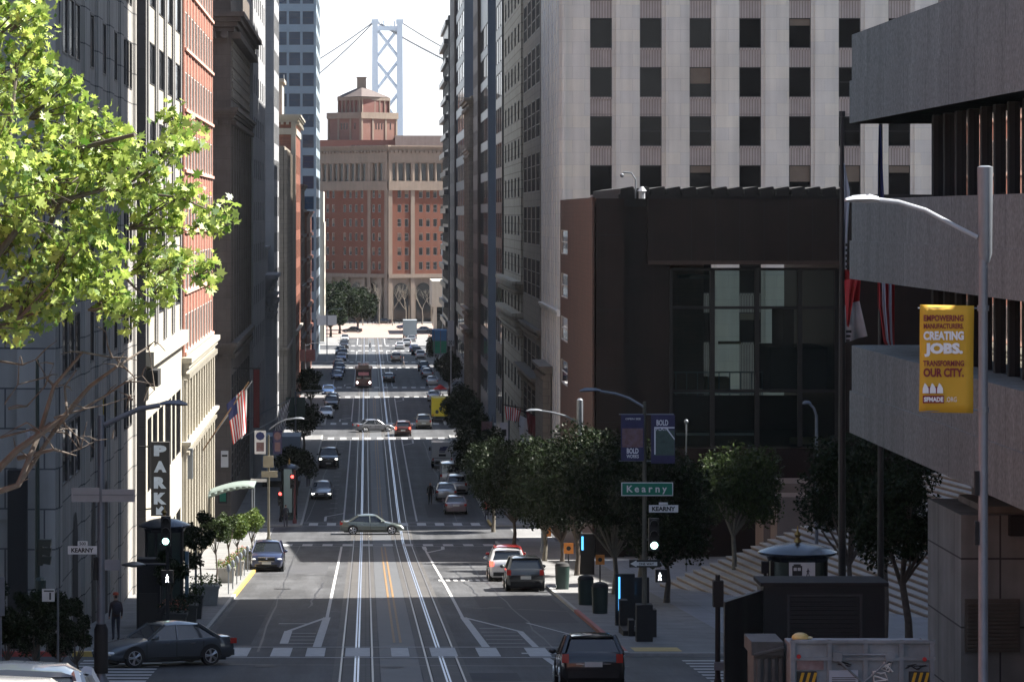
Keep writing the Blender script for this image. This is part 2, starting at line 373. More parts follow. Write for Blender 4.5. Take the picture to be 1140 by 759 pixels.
lampw = mat('signal_walk_lit', (0.8, 0.8, 0.8), 0.3, 0.0, 1.0, emit=((0.9, 0.95, 1.0), 1.6))
screen = mat('screen_blue_lit', (0.1, 0.3, 0.6), 0.3, 0.1, 1.0, emit=((0.08, 0.42, 0.95), 0.75))
interior = mat('warm_interior', (0.30, 0.2, 0.12), 0.8, 0.2, 1.0)
intdark = mat('dark_interior', (0.02, 0.018, 0.017), 0.8, 0.2, 1.0)
redb = mat('red_cloth', (0.09, 0.008, 0.010), 0.8, 0.15, 1.0)
bluebox = mat('pale_blue_panel', (0.22, 0.28, 0.36), 0.6, 0.15, 1.0)
skipm = mat('skip_paint', (0.24, 0.265, 0.28), 0.6, 0.28, 2.5, 0.2, streak=0.25)
skip_d = mat('skip_side', (0.085, 0.09, 0.09), 0.7, 0.35, 2.5, 0.2, streak=0.3)
bridge_m = mat('haze_paled_steel', (0.50, 0.56, 0.64), 0.6, 0.05, 0.05)  # fading by distance haze is put into this pale blue colour
brickpave = mat('brick_paving', (0.26, 0.19, 0.16), 0.85, 0.15, 0.3)
roof_t = mat('roof_tile', (0.085, 0.065, 0.06), 0.8, 0.15, 0.5)
terra = mat('terracotta', (0.21, 0.165, 0.13), 0.85, 0.15, 0.3, streak=0.12)
def leaf_mat(name, c1, c2, tl=0.35, spec=0.15):
    m = bpy.data.materials.new(name); MATS[name] = m; m.use_nodes = True; n = m.node_tree; L = n.links
    p = n.nodes["Principled BSDF"]; out = n.nodes["Material Output"]
    p.inputs["Roughness"].default_value = 0.5; p.inputs["Specular IOR Level"].default_value = spec
    g = n.nodes.new("ShaderNodeNewGeometry"); mx = n.nodes.new("ShaderNodeMix"); mx.data_type = 'RGBA'
    mx.inputs["A"].default_value = (*c1, 1); mx.inputs["B"].default_value = (*c2, 1)
    L.new(g.outputs["Random Per Island"], mx.inputs["Factor"]); L.new(mx.outputs["Result"], p.inputs["Base Color"])
    t = n.nodes.new("ShaderNodeBsdfTranslucent"); L.new(mx.outputs["Result"], t.inputs["Color"])
    ms = n.nodes.new("ShaderNodeMixShader"); ms.inputs[0].default_value = tl
    L.new(p.outputs[0], ms.inputs[1]); L.new(t.outputs[0], ms.inputs[2]); L.new(ms.outputs[0], out.inputs[0])
    return m
leaf_plane = leaf_mat('plane_leaf', (0.05, 0.13, 0.012), (0.50, 0.60, 0.14), 0.45, 0.8)
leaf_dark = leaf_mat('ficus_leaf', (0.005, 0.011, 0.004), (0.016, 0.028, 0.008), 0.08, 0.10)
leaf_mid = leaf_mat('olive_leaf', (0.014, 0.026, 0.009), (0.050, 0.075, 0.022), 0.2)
leaf_light = leaf_mat('planter_leaf', (0.045, 0.085, 0.02), (0.15, 0.20, 0.05), 0.3)
flower = leaf_mat('flower_petal', (0.5, 0.08, 0.06), (0.6, 0.3, 0.2), 0.3)

exec_parts = []
# ------------------------------------------------------------------ ground, street, pavements
ys = sorted(set([-200, -100, -50] + list(range(0, 900, 4)) + [p[0] for p in PROF if p[0] < 900] + [900, 1000, 1400, 2400, 4000, 9000]))
def strip(b, x0, x1, y0, y1, dz, th=None):
    yy = [y0] + [y for y in ys if y0 < y < y1] + [y1]
    for a, c in zip(yy, yy[1:]):
        za, zc = gz(a) + dz, gz(c) + dz
        if th is None: b.poly([(x0, a, za), (x1, a, za), (x1, c, zc), (x0, c, zc)])
        else: b.hexa([(x0, a, za - th), (x1, a, za - th), (x1, c, zc - th), (x0, c, zc - th), (x0, a, za), (x1, a, za), (x1, c, zc), (x0, c, zc)])
def quadg(b, P, dz):  # ground polygon from (x,y)
    b.poly([(x, y, gz(y) + dz) for x, y in P])
b = MB()
for a, c in zip(ys, ys[1:]):
    b.poly([(-6000, a, gz(a) - 0.4), (6000, a, gz(a) - 0.4), (6000, c, gz(c) - 0.4), (-6000, c, gz(c) - 0.4)])
b.build('ground', ground, kind='structure')
b = MB(); strip(b, -220, 220, -120, 900, 0.0); b.build('road', asphalt, kind='structure')
b = MB(); strip(b, -1.08, 0.46, -60, 733, 0.004); strip(b, 1.88, 3.42, -60, 733, 0.004); b.build('track_bed', trackbed, kind='structure')
mid = mat('track_middle', (0.070, 0.074, 0.080), 0.6, 0.15, 0.8, 0.1, streak=0)
b = MB(); strip(b, 0.5, 1.84, -60, 733, 0.004); b.build('track_middle', mid, kind='structure')
b = MB()
for c in (-0.30, 2.66):
    for e in (-0.5335, 0.5335): strip(b, c + e - 0.032, c + e + 0.032, -60, 838, 0.012)
b.build('rails', steel, kind='structure')
b = MB()
for c in (-0.30, 2.66):
    strip(b, c - 0.085, c - 0.02, -60, 838, 0.014); strip(b, c + 0.02, c + 0.085, -60, 838, 0.014)
b.build('cable_slots', slotm, kind='structure')
b = MB()
for c in (-0.30, 2.66):
    for e in (-0.5335, 0.5335):
        strip(b, c + e + (0.036 if e < 0 else -0.075), c + e + (0.075 if e < 0 else -0.036), -60, 838, 0.008)
    strip(b, c - 0.02, c + 0.02, -60, 838, 0.008)
b.build('rail_grooves', blackmatte, kind='structure')
# cross-street lines: property y0,y1
XS = [(97, 120), (232, 258), (379, 407), (473, 501), (574, 598), (655, 683)]
blocks = [(-60, 97), (120, 232), (258, 379), (407, 473), (501, 574), (598, 655), (683, 733)]
def lk(y): return -6.8 if y < 110 else (-6.25 if y < 240 else -4.9)
def rk(y): return 9.9 if y < 110 else (9.2 if y < 240 else 9.6)
pv = MB(); kb = MB(); kyel = MB(); kred = MB()
for a, c in blocks:
    a2, c2 = a - 3.2, c + 3.2
    l, r = lk((a + c) / 2), rk((a + c) / 2)
    if a == 120: a2 = 117.6
    ex = 40 if a < 0 else 60
    strip(pv, -ex, l - 0.16, a2, c2, 0.13, 0.3); strip(pv, r + 0.16, ex, a2, c2, 0.13, 0.3)
    for s, x in ((-1, l), (1, r)):
        strip(kb, min(x, x + s * 0.157), max(x, x + s * 0.157), a2, c2, 0.136, 0.3)
        if s < 0: kb.box(-ex, l - 0.16, a2 - 0.15, a2 - 0.002, gz(a2) - 0.3, gz(a2) + 0.136)
        else: kb.box(r + 0.16, ex, a2 - 0.15, a2 - 0.002, gz(a2) - 0.3, gz(a2) + 0.136)
pv.build('pavement', pavem, kind='structure'); kb.build('kerb', kerbm, kind='structure')
strip(kyel, -6.42, -6.24, 160, 196, 0.142, 0.29); strip(kyel, 9.59, 9.77, 254.8, 262, 0.142, 0.29)
kyel.box(-10.4, -8.4, 117.44, 117.7, gz(118) - 0.1, gz(118) + 0.21)
quadg(kyel, [(9.6, 118.2), (11.3, 118.2), (11.3, 120.3), (9.6, 120.3)], 0.142)
kyel.build('yellow_kerb', painto, kind='structure')
strip(kred, 9.19, 9.37, 118.5, 146, 0.142, 0.29); kred.box(-16, -10.6, 117.44, 117.7, gz(118) - 0.1, gz(118) + 0.21)
kred.build('red_kerb', paintr, kind='structure')
# painted markings
mk = MB()
ladder_k = [(-4.93, -4.2), (-3.39, -2.68), (-2.14, -1.46), (-0.73, 0.16), (0.92, 1.56), (2.34, 3.28), (4.03, 4.8), (5.82, 6.6), (7.7, 8.4)]
for a, c in ladder_k: strip(mk, a, c, 117.3, 122.0, 0.018)
strip(mk, -5.6, 9.0, 116.6, 116.85, 0.020); strip(mk, -5.6, 9.0, 122.3, 122.5, 0.020)
strip(mk, -5.9, 9.2, 103.2, 103.4, 0.020)
def line(P, Q, w): # painted line with half-width along x
    (x0, y0), (x1, y1) = P, Q
    n = max(1, int(abs(y1 - y0) / 6)); 
    if abs(y1 - y0) < 1e-3 or abs(x1 - x0) > abs(y1 - y0) * 0.8:
        quadg(mk, [(x0, y0 - w), (x1, y1 - w), (x1, y1 + w), (x0, y0 + w)] if x0 < x1 else [(x1, y1 - w), (x0, y0 - w), (x0, y0 + w), (x1, y1 + w)], 0.017); return
    if y0 > y1: x0, y0, x1, y1 = x1, y1, x0, y0
    for i in range(n):
        a, c = i / n, (i + 1) / n
        xa, ya, xc, yc = x0 + (x1 - x0) * a, y0 + (y1 - y0) * a, x0 + (x1 - x0) * c, y0 + (y1 - y0) * c
        quadg(mk, [(xa - w, ya), (xa + w, ya), (xc + w, yc), (xc - w, yc)], 0.017)
line((-1.65, 142), (-1.65, 228), 0.07); line((-1.8, 122.3), (-1.66, 142), 0.16)
line((-1.66, 142), (-3.08, 132.3), 0.10); line((-3.07, 124.4), (-3.08, 132.3), 0.16)
for k, yy in enumerate((124.5, 126.6, 128.7, 130.8)): line((-2.9, yy), (-1.95, yy), 0.09)
line((4.15, 142), (4.15, 170), 0.07); line((4.15, 170), (4.0, 222), 0.07); line((4.0, 222), (4.0, 228), 0.14)
line((4.0, 217), (5.2, 223), 0.12); line((5.2, 223), (5.3, 228), 0.12)
line((4.45, 122.3), (4.2, 142), 0.15); line((4.2, 142), (6.15, 132), 0.09); line((6.29, 122.3), (6.15, 132), 0.12)
line((6.9, 103.6), (6.35, 116.5), 0.13); line((5.6, 119), (7.0, 119), 0.3)
for yy in (124.6, 126.8, 129.2, 131.6, 134): line((4.6, yy), (6.0 if yy < 132 else 5.6, yy), 0.08)
line((7.8, 130), (8.6, 124), 0.08); line((6.7, 138), (8.4, 128), 0.06)
for a, c in blocks[1:]:
    if a >= 258:
        l, r = lk(a + 9), rk(a + 9)
        line((-1.75, a + 4), (-1.7, c - 4), 0.07); line((4.05, a + 4), (4.1, c - 4), 0.07)
        if c < 700:
            line((5.3, c - 4), (5.3, c - 10), 0.1); line((5.3, c - 10), (4.1, c - 14), 0.1); line((-3.2, a + 4), (-3.2, a + 9), 0.1); line((-3.2, a + 9), (-1.75, a + 13), 0.1)
        y = a + 8
        while y < c - 8:
            line((l + 1.9, y), (l + 2.5, y), 0.07); line((r - 2.5, y), (r - 1.9, y), 0.07); y += 5.5
        y = a + 14
        while y < c - 5:
            line((0.75, y), (1.6, y), 0.06); y += 28
for (a, c) in XS[1:]:
    for q0, q1 in ((a - 3.2, a + 0.8), (c - 2.2, c + 1.8)):
        x = -4.3 if a > 240 else -5.8
        while x < 9.2:
            strip(mk, x, x + 0.7, q0 + 0.3, q1 - 0.3, 0.018); x += 1.4
        strip(mk, -6 if a < 240 else -4.8, 9.3, q0 - 0.1, q0 + 0.12, 0.020); strip(mk, -6 if a < 240 else -4.8, 9.3, q1 - 0.1, q1 + 0.1, 0.020)
for (a, c) in XS[:3]:
    for xa, xb in ((-9.8, -7.0), (11.0, 13.6)):
        y = a + 5.2 if a > 100 else 104
        while y < (c - 5 if a > 100 else 115.5):
            strip(mk, xa, xb, y, y + 0.6, 0.018); y += 1.35
for i in range(12): strip(mk, 3.9 + i * 0.4, 4.12 + i * 0.4, 176.5, 178.6, 0.018)
strip(mk, -3.6, -2.3, 137.2, 137.5, 0.018); strip(mk, 7.2, 8.6, 176, 176.6, 0.018)
mk.build('road_markings', paintw, kind='structure')
b = MB()
for a, c in blocks[1:]:
    if a > 500: continue
    for e in (-0.17, 0.07): strip(b, 1.2 + e, 1.3 + e, a + 5, c - 5, 0.018)
b.build('yellow_centre_lines', painty, kind='structure')
b = MB(); strip(b, -80, 80, 733, 845, 0.02); b.build('market_plaza', brickpave, kind='structure')
b = MB()   # darker asphalt patches and seams, flat on the road
for (x0, x1, y0, y1) in ((-6.0, -4.3, 124, 158), (5.2, 8.9, 138, 160), (-4.9, -2.6, 262, 300), (5.0, 9.0, 266, 282), (-0.2, 5, 106, 109.5), (-5.5, -2.2, 186, 198)):
    strip(b, x0, x1, y0, y1, 0.0035)
b.build('road_patches', mat('asphalt_patch', (0.04, 0.042, 0.048), 0.85, 0.15, 1.5), kind='structure')
b = MB(); rg = random.Random(12)
for (x0, y0, x1, y1) in ((-3.9, 120, -4.6, 230), (6.9, 122, 6.2, 200), (-6.0, 142, -1.3, 147), (4.6, 150, 9.0, 147), (-5.8, 186, -1.2, 183), (3.6, 196, 8.9, 199), (-4.7, 262, -3.2, 372), (7.2, 262, 6.4, 372), (-4.7, 300, -1.1, 303), (3.6, 330, 9, 328), (-5.9, 104, 9, 106), (-5, 113.5, 9, 112.4), (-2.6, 150, -2.2, 176), (5.4, 160, 5.1, 190)):
    n = 14; px_ = x0; py_ = y0
    for k in range(1, n + 1):
        nx_ = x0 + (x1 - x0) * k / n + rg.uniform(-.09, .09); ny_ = y0 + (y1 - y0) * k / n + rg.uniform(-.12, .12); w_ = .035 * rg.uniform(.6, 1.6)
        if abs(y1 - y0) > abs(x1 - x0): quadg(b, [(px_ - w_, py_), (px_ + w_, py_), (nx_ + w_, ny_), (nx_ - w_, ny_)], 0.0075)
        else: quadg(b, [(px_, py_ - w_ * 3), (nx_, ny_ - w_ * 3), (nx_, ny_ + w_ * 3), (px_, py_ + w_ * 3)], 0.0075)
        px_, py_ = nx_, ny_
b.build('road_cracks', mat('tar_seal', (0.018, 0.018, 0.02), 0.5, 0.2, 3.0), kind='structure')
b = MB()
for (x, y, r) in ((-4.2, 168, 0.45), (5.9, 150, 0.4), (0.9, 112, 0.4), (-3.4, 112.5, 0.38), (6.2, 200, 0.4), (-3.1, 276, 0.4), (6.4, 320, 0.45)):
    quadg(b, [(x + r * math.cos(t * math.pi / 8), y + r * math.sin(t * math.pi / 8)) for t in range(16)], 0.022)
b.build('manhole_covers', mat('cast_iron', (0.04, 0.04, 0.042), 0.6, 0.3, 8.0, metal=0.4), kind='structure')

# ------------------------------------------------------------------ buildings
def S_frame(Xp, y0): return Fr(Xp, y0, 0, 1)      # north row, faces the street (+X); u = y - y0
def N_frame(Xp, y1): return Fr(Xp, y1, 0, -1)     # south row, faces the street (-X); u = y1 - y
def W_frame(x0, y): return Fr(x0, y, 1, 0)        # faces the camera; u = x - x0

# --- grey granite building, north-east corner of the near cross street
r = thing('office_building', (-20, 138, gz(135)), 'grey granite office building with deep pilasters at the left edge, behind the bare branches', 'building')
b = MB(); z0, z1 = gz(140) - 2, 64; D0 = 0.35
b.box(-40, -11.2 - .06, 120 + D0, 155, z0, z1)
F = W_frame(-40, 120)
facade(r, b, F, 0, 28.8 - .003, z0, z1, [(2, 4), (7, 9), (12, 14), (17, 19), (22, 24)], [(z, z + 2.3) for z in (14, 18, 22, 26, 30, 34, 38, 42, 46)], 0.35, glass, darkfr)
F2 = S_frame(-11.2, 120.003)
rows = [(z, z + 2.25) for z in (18.0, 22.0, 26.0, 30.0, 34.0, 38.0, 42, 46)]
bays = [(2.3, 4.4), (5.0, 7.1), (7.7, 9.8), (14.8, 16.4), (21.0, 22.8), (27.6, 29.2), (33.2, 34.6), (35.2, 36.6), (37.2, 38.6)]
facade(r, b, F2, 0, 41, z0, z1, bays, rows, 0.045, glass, darkfr, 'plain')
b.box(-16, -11.2 - .06, 155.003, 161, z0, z1)
for a_, c_ in ((0.003, 1.6), (10.6, 13.9), (17.2, 20.2), (23.6, 26.6), (30.0, 32.4), (39.4, 40.95)):
    b.fbox(F2, a_, c_, 0, 0.05, z0, z1 - 0.2); b.fbox(F2, a_ + 0.35, c_ - 0.35, 0, 0.11, z0, z1 - 0.3)
b.fbox(F, 27.4, 28.797, 0, 0.3, z0, z1)
for k in range(3): b.fbox(F, 21.0 + k * 2.2, 21.35 + k * 2.2, 0, 0.14, z0, z1)
for z in (17.0, 31.0): b.fbox(F, 0, 28.6, 0, 0.12, z, z + 0.3)
b.build('wall', stone_grey, r)
for i in (5.6, 14.4, 20.8):
    b = MB(); p = 1
    pts = [(p * i + 1.0, z0)] + [(p * i + 2.15 + 1.15 * math.cos(math.pi * (1 - t / 8)), 15.2 + 1.4 * math.sin(math.pi * t / 8)) for t in range(9)] + [(p * i + 3.3, z0)]
    b.poly([(*F2.p(u, 0.02), z) for u, z in pts])
    b.build('arched_door', intdark, r)
b = MB(); b.box(-12.9, -12.2, 119.4, 119.93, gz(120), gz(120) + 6.6); b.build('wall_pipe_box', blackmatte, r)

# --- white/grey bay building (carries the PARK sign)
r = thing('office_building', (-18, 180, gz(180)), 'narrow office building with dark flank and sunlit white bays, directly above the PARK sign', 'building')
b = MB(); s2 = MB(); z0, z1 = gz(180) - 2, 58
F = S_frame(-10.8, 163.003)
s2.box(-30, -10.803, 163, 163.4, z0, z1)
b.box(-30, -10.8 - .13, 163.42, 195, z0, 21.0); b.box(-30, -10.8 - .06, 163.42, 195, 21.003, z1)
cols = [(1.5, 6.5), (9.0, 14.0), (16.5, 21.5), (24, 29.5)]
rowsB = [(22.9 + 3.9 * k, 22.9 + 3.9 * k + 2.1) for k in range(9)]
gp = MB(); facade(r, gp, F, 0, 31.99, 21.003, z1, cols, rowsB, 0.05, glass, darkfr, 'plain', span=b)
facade(r, b, F, 0, 31.99, z0, 21.0, [(1.2, 4.3), (5.2, 9), (10, 14), (15.5, 21), (22, 25), (26, 30.5)], [(8.2, 11.0), (14.2, 17.9)], 0.12, glass, darkfr, 'mull')
for a, c in cols:
    gp.fbox(F, a - 0.9, a - 0.1, 0, 0.09, 21.4, z1 - .3); gp.fbox(F, c + 0.1, c + 0.9, 0, 0.09, 21.4, z1 - .3)
gp.build('piers', mat('grey_pier', (0.20, 0.195, 0.19), 0.7, 0.12, 1.0, streak=0.15), r)
b.fbox(F, -0.1, 32, 0, 0.4, 20.6, 21.3)
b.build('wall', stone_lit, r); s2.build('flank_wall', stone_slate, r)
b = MB(); b.fbox(F, -0.2, 2.2, 0.02, 0.6, 19.6, 20.4); b.build('bracket', blackmatte, r)

# --- red brick building with cream base
r = thing('brick_building', (-18, 213, gz(213)), 'tall sunlit red brick building with cream stone base, left of the street', 'building')
b = MB(); c_ = MB(); z0, z1 = gz(213) - 2, 19.7
F = S_frame(-10.7, 195.01)
b.box(-34, -10.7 - 0.11, 195, 232, z1, 64)
facade(r, b, F, 0, 36.99, z1 + 0.003, 64, [(1.0 + i * 3.53, 1.0 + i * 3.53 + 2.95) for i in range(10)], [(19.95 + 3.6 * k, 22.15 + 3.6 * k) for k in range(12)], 0.09, glass, whitefr, 'mull')
b.build('brick_wall', brick, r)
tr = MB()
for k in range(12): tr.fbox(F, 0.6, 36.6, 0, 0.14, 19.75 + 3.6 * k, 19.93 + 3.6 * k)
for i in range(11): tr.fbox(F, 0.55 + i * 3.53, 0.95 + i * 3.53, 0.0, 0.035, 19.95, 63)
tr.build('sill_trim', mat('sandy_trim', (0.50, 0.30, 0.24), 0.8, 0.1, 1.0), r)
c_.box(-34, -10.7 - 0.16, 195, 232, z0, z1)
facade(r, c_, F, 0, 36.99, z0, z1, grid(0.6, 36.4, 11, 0.55), [(7.2, 9.8), (10.6, 13.6), (15.6, 18.2)], 0.13, glass, darkfr, 'plain')
cornice(c_, F, 0, 36.98, 18.7, 0.95, 0.5, 3, 0.9); cornice(c_, F, 0, 36.98, 14.1, 0.6, 0.45, 3, 0.6)
for i in range(12): c_.fbox(F, 0.6 + i * 3.25 - 0.35, 0.6 + i * 3.25 + 0.35, 0, 0.16, z0, 18.3)
c_.build('stone_base', stone_lit, r)
b = MB(); b.tube([(-10.7, 197, 13), (-10.62, 197, 14.2), (-10.5, 197, 15)], 0.05); b.box(-10.6, -10.25, 196.4, 196.9, 12.4, 14.2); b.build('wall_lamp', greypole, r)

# --- brown ornate building past the second cross street
r = thing('ornate_building', (-18, 278, gz(278)), 'dark brown building with carved cornices, shaded flank facing the camera, beyond the red brick', 'building')
b = MB(); z0 = gz(278) - 2; z1 = 47
Fw = W_frame(-26, 258); Fs = S_frame(-10.5, 258.003)
b.box(-26, -10.5 - .3, 258.35, 300, z0, z1)
facade(r, b, Fw, 0, 15.497, z0, z1, grid(0.5, 13, 4, 0.5), [(20 + 3.9 * k, 22.4 + 3.9 * k) for k in range(4)] + [(7, 10), (12, 15)], 0.3, glass, darkfr, 'sash')
facade(r, b, Fs, 0, 41.9, z0, z1, grid(1.5, 41, 8, 0.72), [(20 + 3.9 * k, 22.9 + 3.9 * k) for k in range(4)] + [(37.3, 41.2), (6.5, 10.2), (12, 15.5)], 0.10, glass, darkfr, 'grid')
for F, L_ in ((Fw, 15.49), (Fs, 41.8)):
    cornice(b, F, 0, L_, 17.2, 0.9, 0.5, 3, 0.8); cornice(b, F, 0, L_, 35.4, 1.0, 0.6, 4, 0.8); cornice(b, F, 0, L_, 42.3, 1.5, 1.1, 4, 0.9)
for i in range(9): b.fbox(Fs, 1.5 + i * 4.94 - 0.5, 1.5 + i * 4.94 + 0.5, 0, 0.18, 18.2, 35)
b.build('wall', brown_st, r)
b = MB()
for k in range(6):
    for i in range(26): b.fbox(Fs, 1.2 + i * 1.5, 1.2 + i * 1.5 + 1.0, 0.04, 0.12, 37.2 + k * 0.8, 37.7 + k * 0.8)
b.fbox(Fs, 1.1, 40.4, 0.0, 0.05, 37.1, 42.1)
b.build('carved_frieze', stone_tan, r)

# --- slim pale building
r = thing('office_building', (-18, 318, gz(318)), 'slim pale concrete building with bright sunlit edge, beside the brown carved one', 'building')
b = MB(); z0, z1 = gz(318) - 2, 60; F = S_frame(-10.2, 300.5); b.box(-26, -10.35, 300.4, 337, z0, z1)
facade(r, b, F, 0.003, 36.5, z0, z1, grid(2, 35, 6, 0.4), [(8 + 3.9 * k, 9.8 + 3.9 * k) for k in range(12)], 0.12, glass, darkfr)
b.build('wall', concrete_l, r)
# --- bank temple with column
r = thing('bank_building', (-16, 349, gz(350)), 'classical bank temple with one giant Corinthian column and heavy cornice', 'building')
b = MB(); z0 = gz(350) - 2; b.box(-30, -10.6, 341, 357, z0, 21.0)
Fw = W_frame(-30, 340.5); Fs = S_frame(-10.3, 340.6)
cornice(b, Fw, 0, 19.7, 19.9, 2.0, 1.15, 5, 0.9); cornice(b, Fs, 0.01, 16, 19.9, 2.0, 1.15, 5, 0.9)
b.box(-30, -10.5, 340.6, 357, 21.9, 24.4); b.box(-30, -10.2, 340.5, 357.2, 24.4, 24.8)
b.build('wall', concrete_l, r)
for i in range(3):
    c = MB(); x, y = -10.15, 341.6 + i * 6.5
    prof = [(0.75, z0), (0.75, z0 + 2.6), (0.62, z0 + 2.9), (0.60, 12), (0.53, 17.4)]
    c.lathe(x, y, prof, 14); c.smooth = True; o = c.build('column', concrete_l, r)
    q = MB()
    for k in range(3):
        for t in range(10):
            a = t * 0.628 + k * 0.3; rr = 0.58 + 0.12 * k; q.ball((x + rr * math.cos(a), y + rr * math.sin(a), 17.7 + k * 0.65), 0.2, 6, 4, (1, 1, 1.6))
    q.box(x - 0.95, x + 0.95, y - 0.95, y + 0.95, 19.6, 19.88); q.build('capital', concrete_l, o)

# --- pale tower with square windows
r = thing('office_tower', (-18, 368, gz(368)), 'pale grey concrete tower with single dark square windows, above the bank temple', 'building')
b = MB(); z0, z1 = gz(368) - 2, 88; Fw = W_frame(-30, 359); Fs = S_frame(-9.9, 359.003)
b.box(-30, -10.3, 359.3, 378.5, z0, z1)
PW = 3.98
facade(r, b, Fw, 0, 20.097, z0, z1, [(3, 4.2), (6.2, 7.4), (9.4, 10.6), (12.6, 13.8), (15.9, 17.1)], [(Z(279, 359) + PW * k, Z(279, 359) + PW * k + 2.1) for k in range(-2, 14)], 0.3, glass, darkfr)
facade(r, b, Fs, 0, 19.4, z0, z1, grid(0.5, 19, 4, 0.7), [(8 + PW * k, 10.2 + PW * k) for k in range(18)], 0.12, glass, darkfr)
for u in (18.3, 19.75): b.fbox(Fw, u, u + 0.34, 0, 0.25, z0, z1)
b.build('wall', concrete_l, r)

# --- tan striped building and brick building with white crown, third block
r = thing('striped_building', (-16, 422, gz(422)), 'tan building with close vertical stripes and a flat top, before the white crowned brick', 'building')
b = MB(); z0, z1 = gz(420) - 2, Z(165, 420); F = S_frame(-9.95, 407.003); b.box(-28, -10.1, 407, 439, z0, z1)
facade(r, b, F, 0, 32, z0, z1, grid(0.5, 31.5, 10, 0.55), [(7 + 3.8 * k, 9.6 + 3.8 * k) for k in range(7)], 0.10, glass, darkfr)
for i in range(21): b.fbox(F, i * 1.55, i * 1.55 + 0.4, 0, 0.3, z0 + 5, z1 - .5)
cornice(b, F, 0, 32, 11, .8, .5); b.build('wall', stone_tan, r)
r = thing('brick_building', (-16, 458, gz(458)), 'dark red brick building with a white carved crown and rooftop box, left of the street', 'building')
b = MB(); z0, z1 = gz(455) - 2, Z(128, 441); b.box(-28, -9.5, 440.6, 473, z0, z1)
Fw = W_frame(-28, 440.5); F = S_frame(-9.3, 440.6)
facade(r, b, F, 0, 32, z0, z1, grid(1, 31, 9, 0.45), [(7 + 3.8 * k, 9.5 + 3.8 * k) for k in range(8)], 0.12, glass, whitefr)
b.build('brick_wall', brick_dk, r)
b = MB()
for F_, L_ in ((Fw, 18.7), (F, 32)):
    cornice(b, F_, 0, L_, Z(136, 441), 1.0, 0.7, 4, 0.7)
    cornice(b, F_, 0, L_, 12, .7, .4); b.fbox(F_, 0, L_, 0.002, 0.12, Z(150, 441), Z(143, 441))
b.box(-24, -11.2, 444, 455, z1, Z(92, 445)); b.box(-24.3, -10.9, 443.7, 455.3, Z(92, 445), Z(88, 445))
b.box(-9.9, -9.28, 440.3, 441.0, z0, z1 - 1)
b.build('crown', stone_lit, r)
b = MB(); 
for q in range(5): b.tube([(-15 + q, 446, Z(88, 445)), (-15 + q, 446, Z(83 + q % 2, 445))], 0.08, 5)
b.build('roof_pipes', greypole, r)
# --- fourth block, left
for i, (y0, y1, xx, top, m, lab) in enumerate([
    (501, 530, -9.75, Z(205, 501), brown_tower, 'plain brown mid-rise block behind the white crowned brick building'),
    (530, 574, -9.4, Z(235, 530), brick_dk, 'low brick block with ledges, just before the blue glass tower')]):
    r = thing('office_building', (xx - 8, (y0 + y1) / 2, gz(y0)), lab, 'building'); b = MB(); F = S_frame(xx, y0)
    b.box(xx - 18, xx - 0.15, y0 - .003, y1, gz(y0) - 2, top)
    facade(r, b, F, 0, y1 - y0 - .1, gz(y0) - 2, top, grid(1, y1 - y0 - 1, 7, 0.5), [(6 + 3.9 * k, 8.3 + 3.9 * k) for k in range(int((top - 8) / 3.9))], 0.12, glass, darkfr)
    for k in range(6): b.fbox(F, 0, y1 - y0 - .2, 0, 0.35, 9 + k * 3.9 * 1.0, 9.5 + k * 3.9) if 9.5 + k * 3.9 < top else None
    cornice(b, F, 0, y1 - y0 - .2, top - .8, .8, .5); b.build('wall', m, r)
# --- glass tower
r = thing('glass_tower', (-16, 620, gz(620)), 'slim blue glass tower with pale floor bands, tallest on the far left of the street', 'building')
b = MB(); z0, z1 = gz(600) - 2, 90; x1 = X(352, 600); b.box(-26, x1 - .3, 600.3, 650, z0, z1)
Fw = W_frame(-26, 600); wd = x1 + 26
rows = [(Z(279, 600) + 3.72 * k, Z(279, 600) + 3.72 * k + 2.35) for k in range(-6, 17)]
cc = [wd - 0.35 - 2.45 * (i + 1) + 0.35 for i in range(5)]
facade(r, b, Fw, 0, wd - .003, z0, z1, [(u, u + 2.0) for u in cc], rows, 0.25, glass_b, darkfr, 'sash')
Fs = S_frame(x1, 600.003); facade(r, b, Fs, 0, 49, z0, z1, grid(1, 48, 8, 0.8), rows[::1][:23], 0.1, glass_b, darkfr)
b.build('wall', mat('pale_blue_mullion', (0.22, 0.28, 0.33), 0.5, 0.1, 0.5), r)
b = MB(); r0 = thing('white_building', (-10, 712, gz(712)), 'thin bright white building at the far left beside the dark street trees', 'building')
b.box(X(350, 705) - 6, X(361, 705) - .2, 705, 728, gz(705) - 2, Z(246, 705)); b.box(X(350, 705) - 6, X(360, 705), 704.9, 728, Z(246, 705), Z(213, 705))
F = S_frame(X(361, 705), 705)
facade(r0, b, F, 0, 23, gz(705) - 2, Z(247, 705), grid(0.5, 22, 7, 0.5), [(5 + 3.6 * k, 7.2 + 3.6 * k) for k in range(5)], 0.1, glass, whitefr)
b.build('wall', stone_lit, r0)

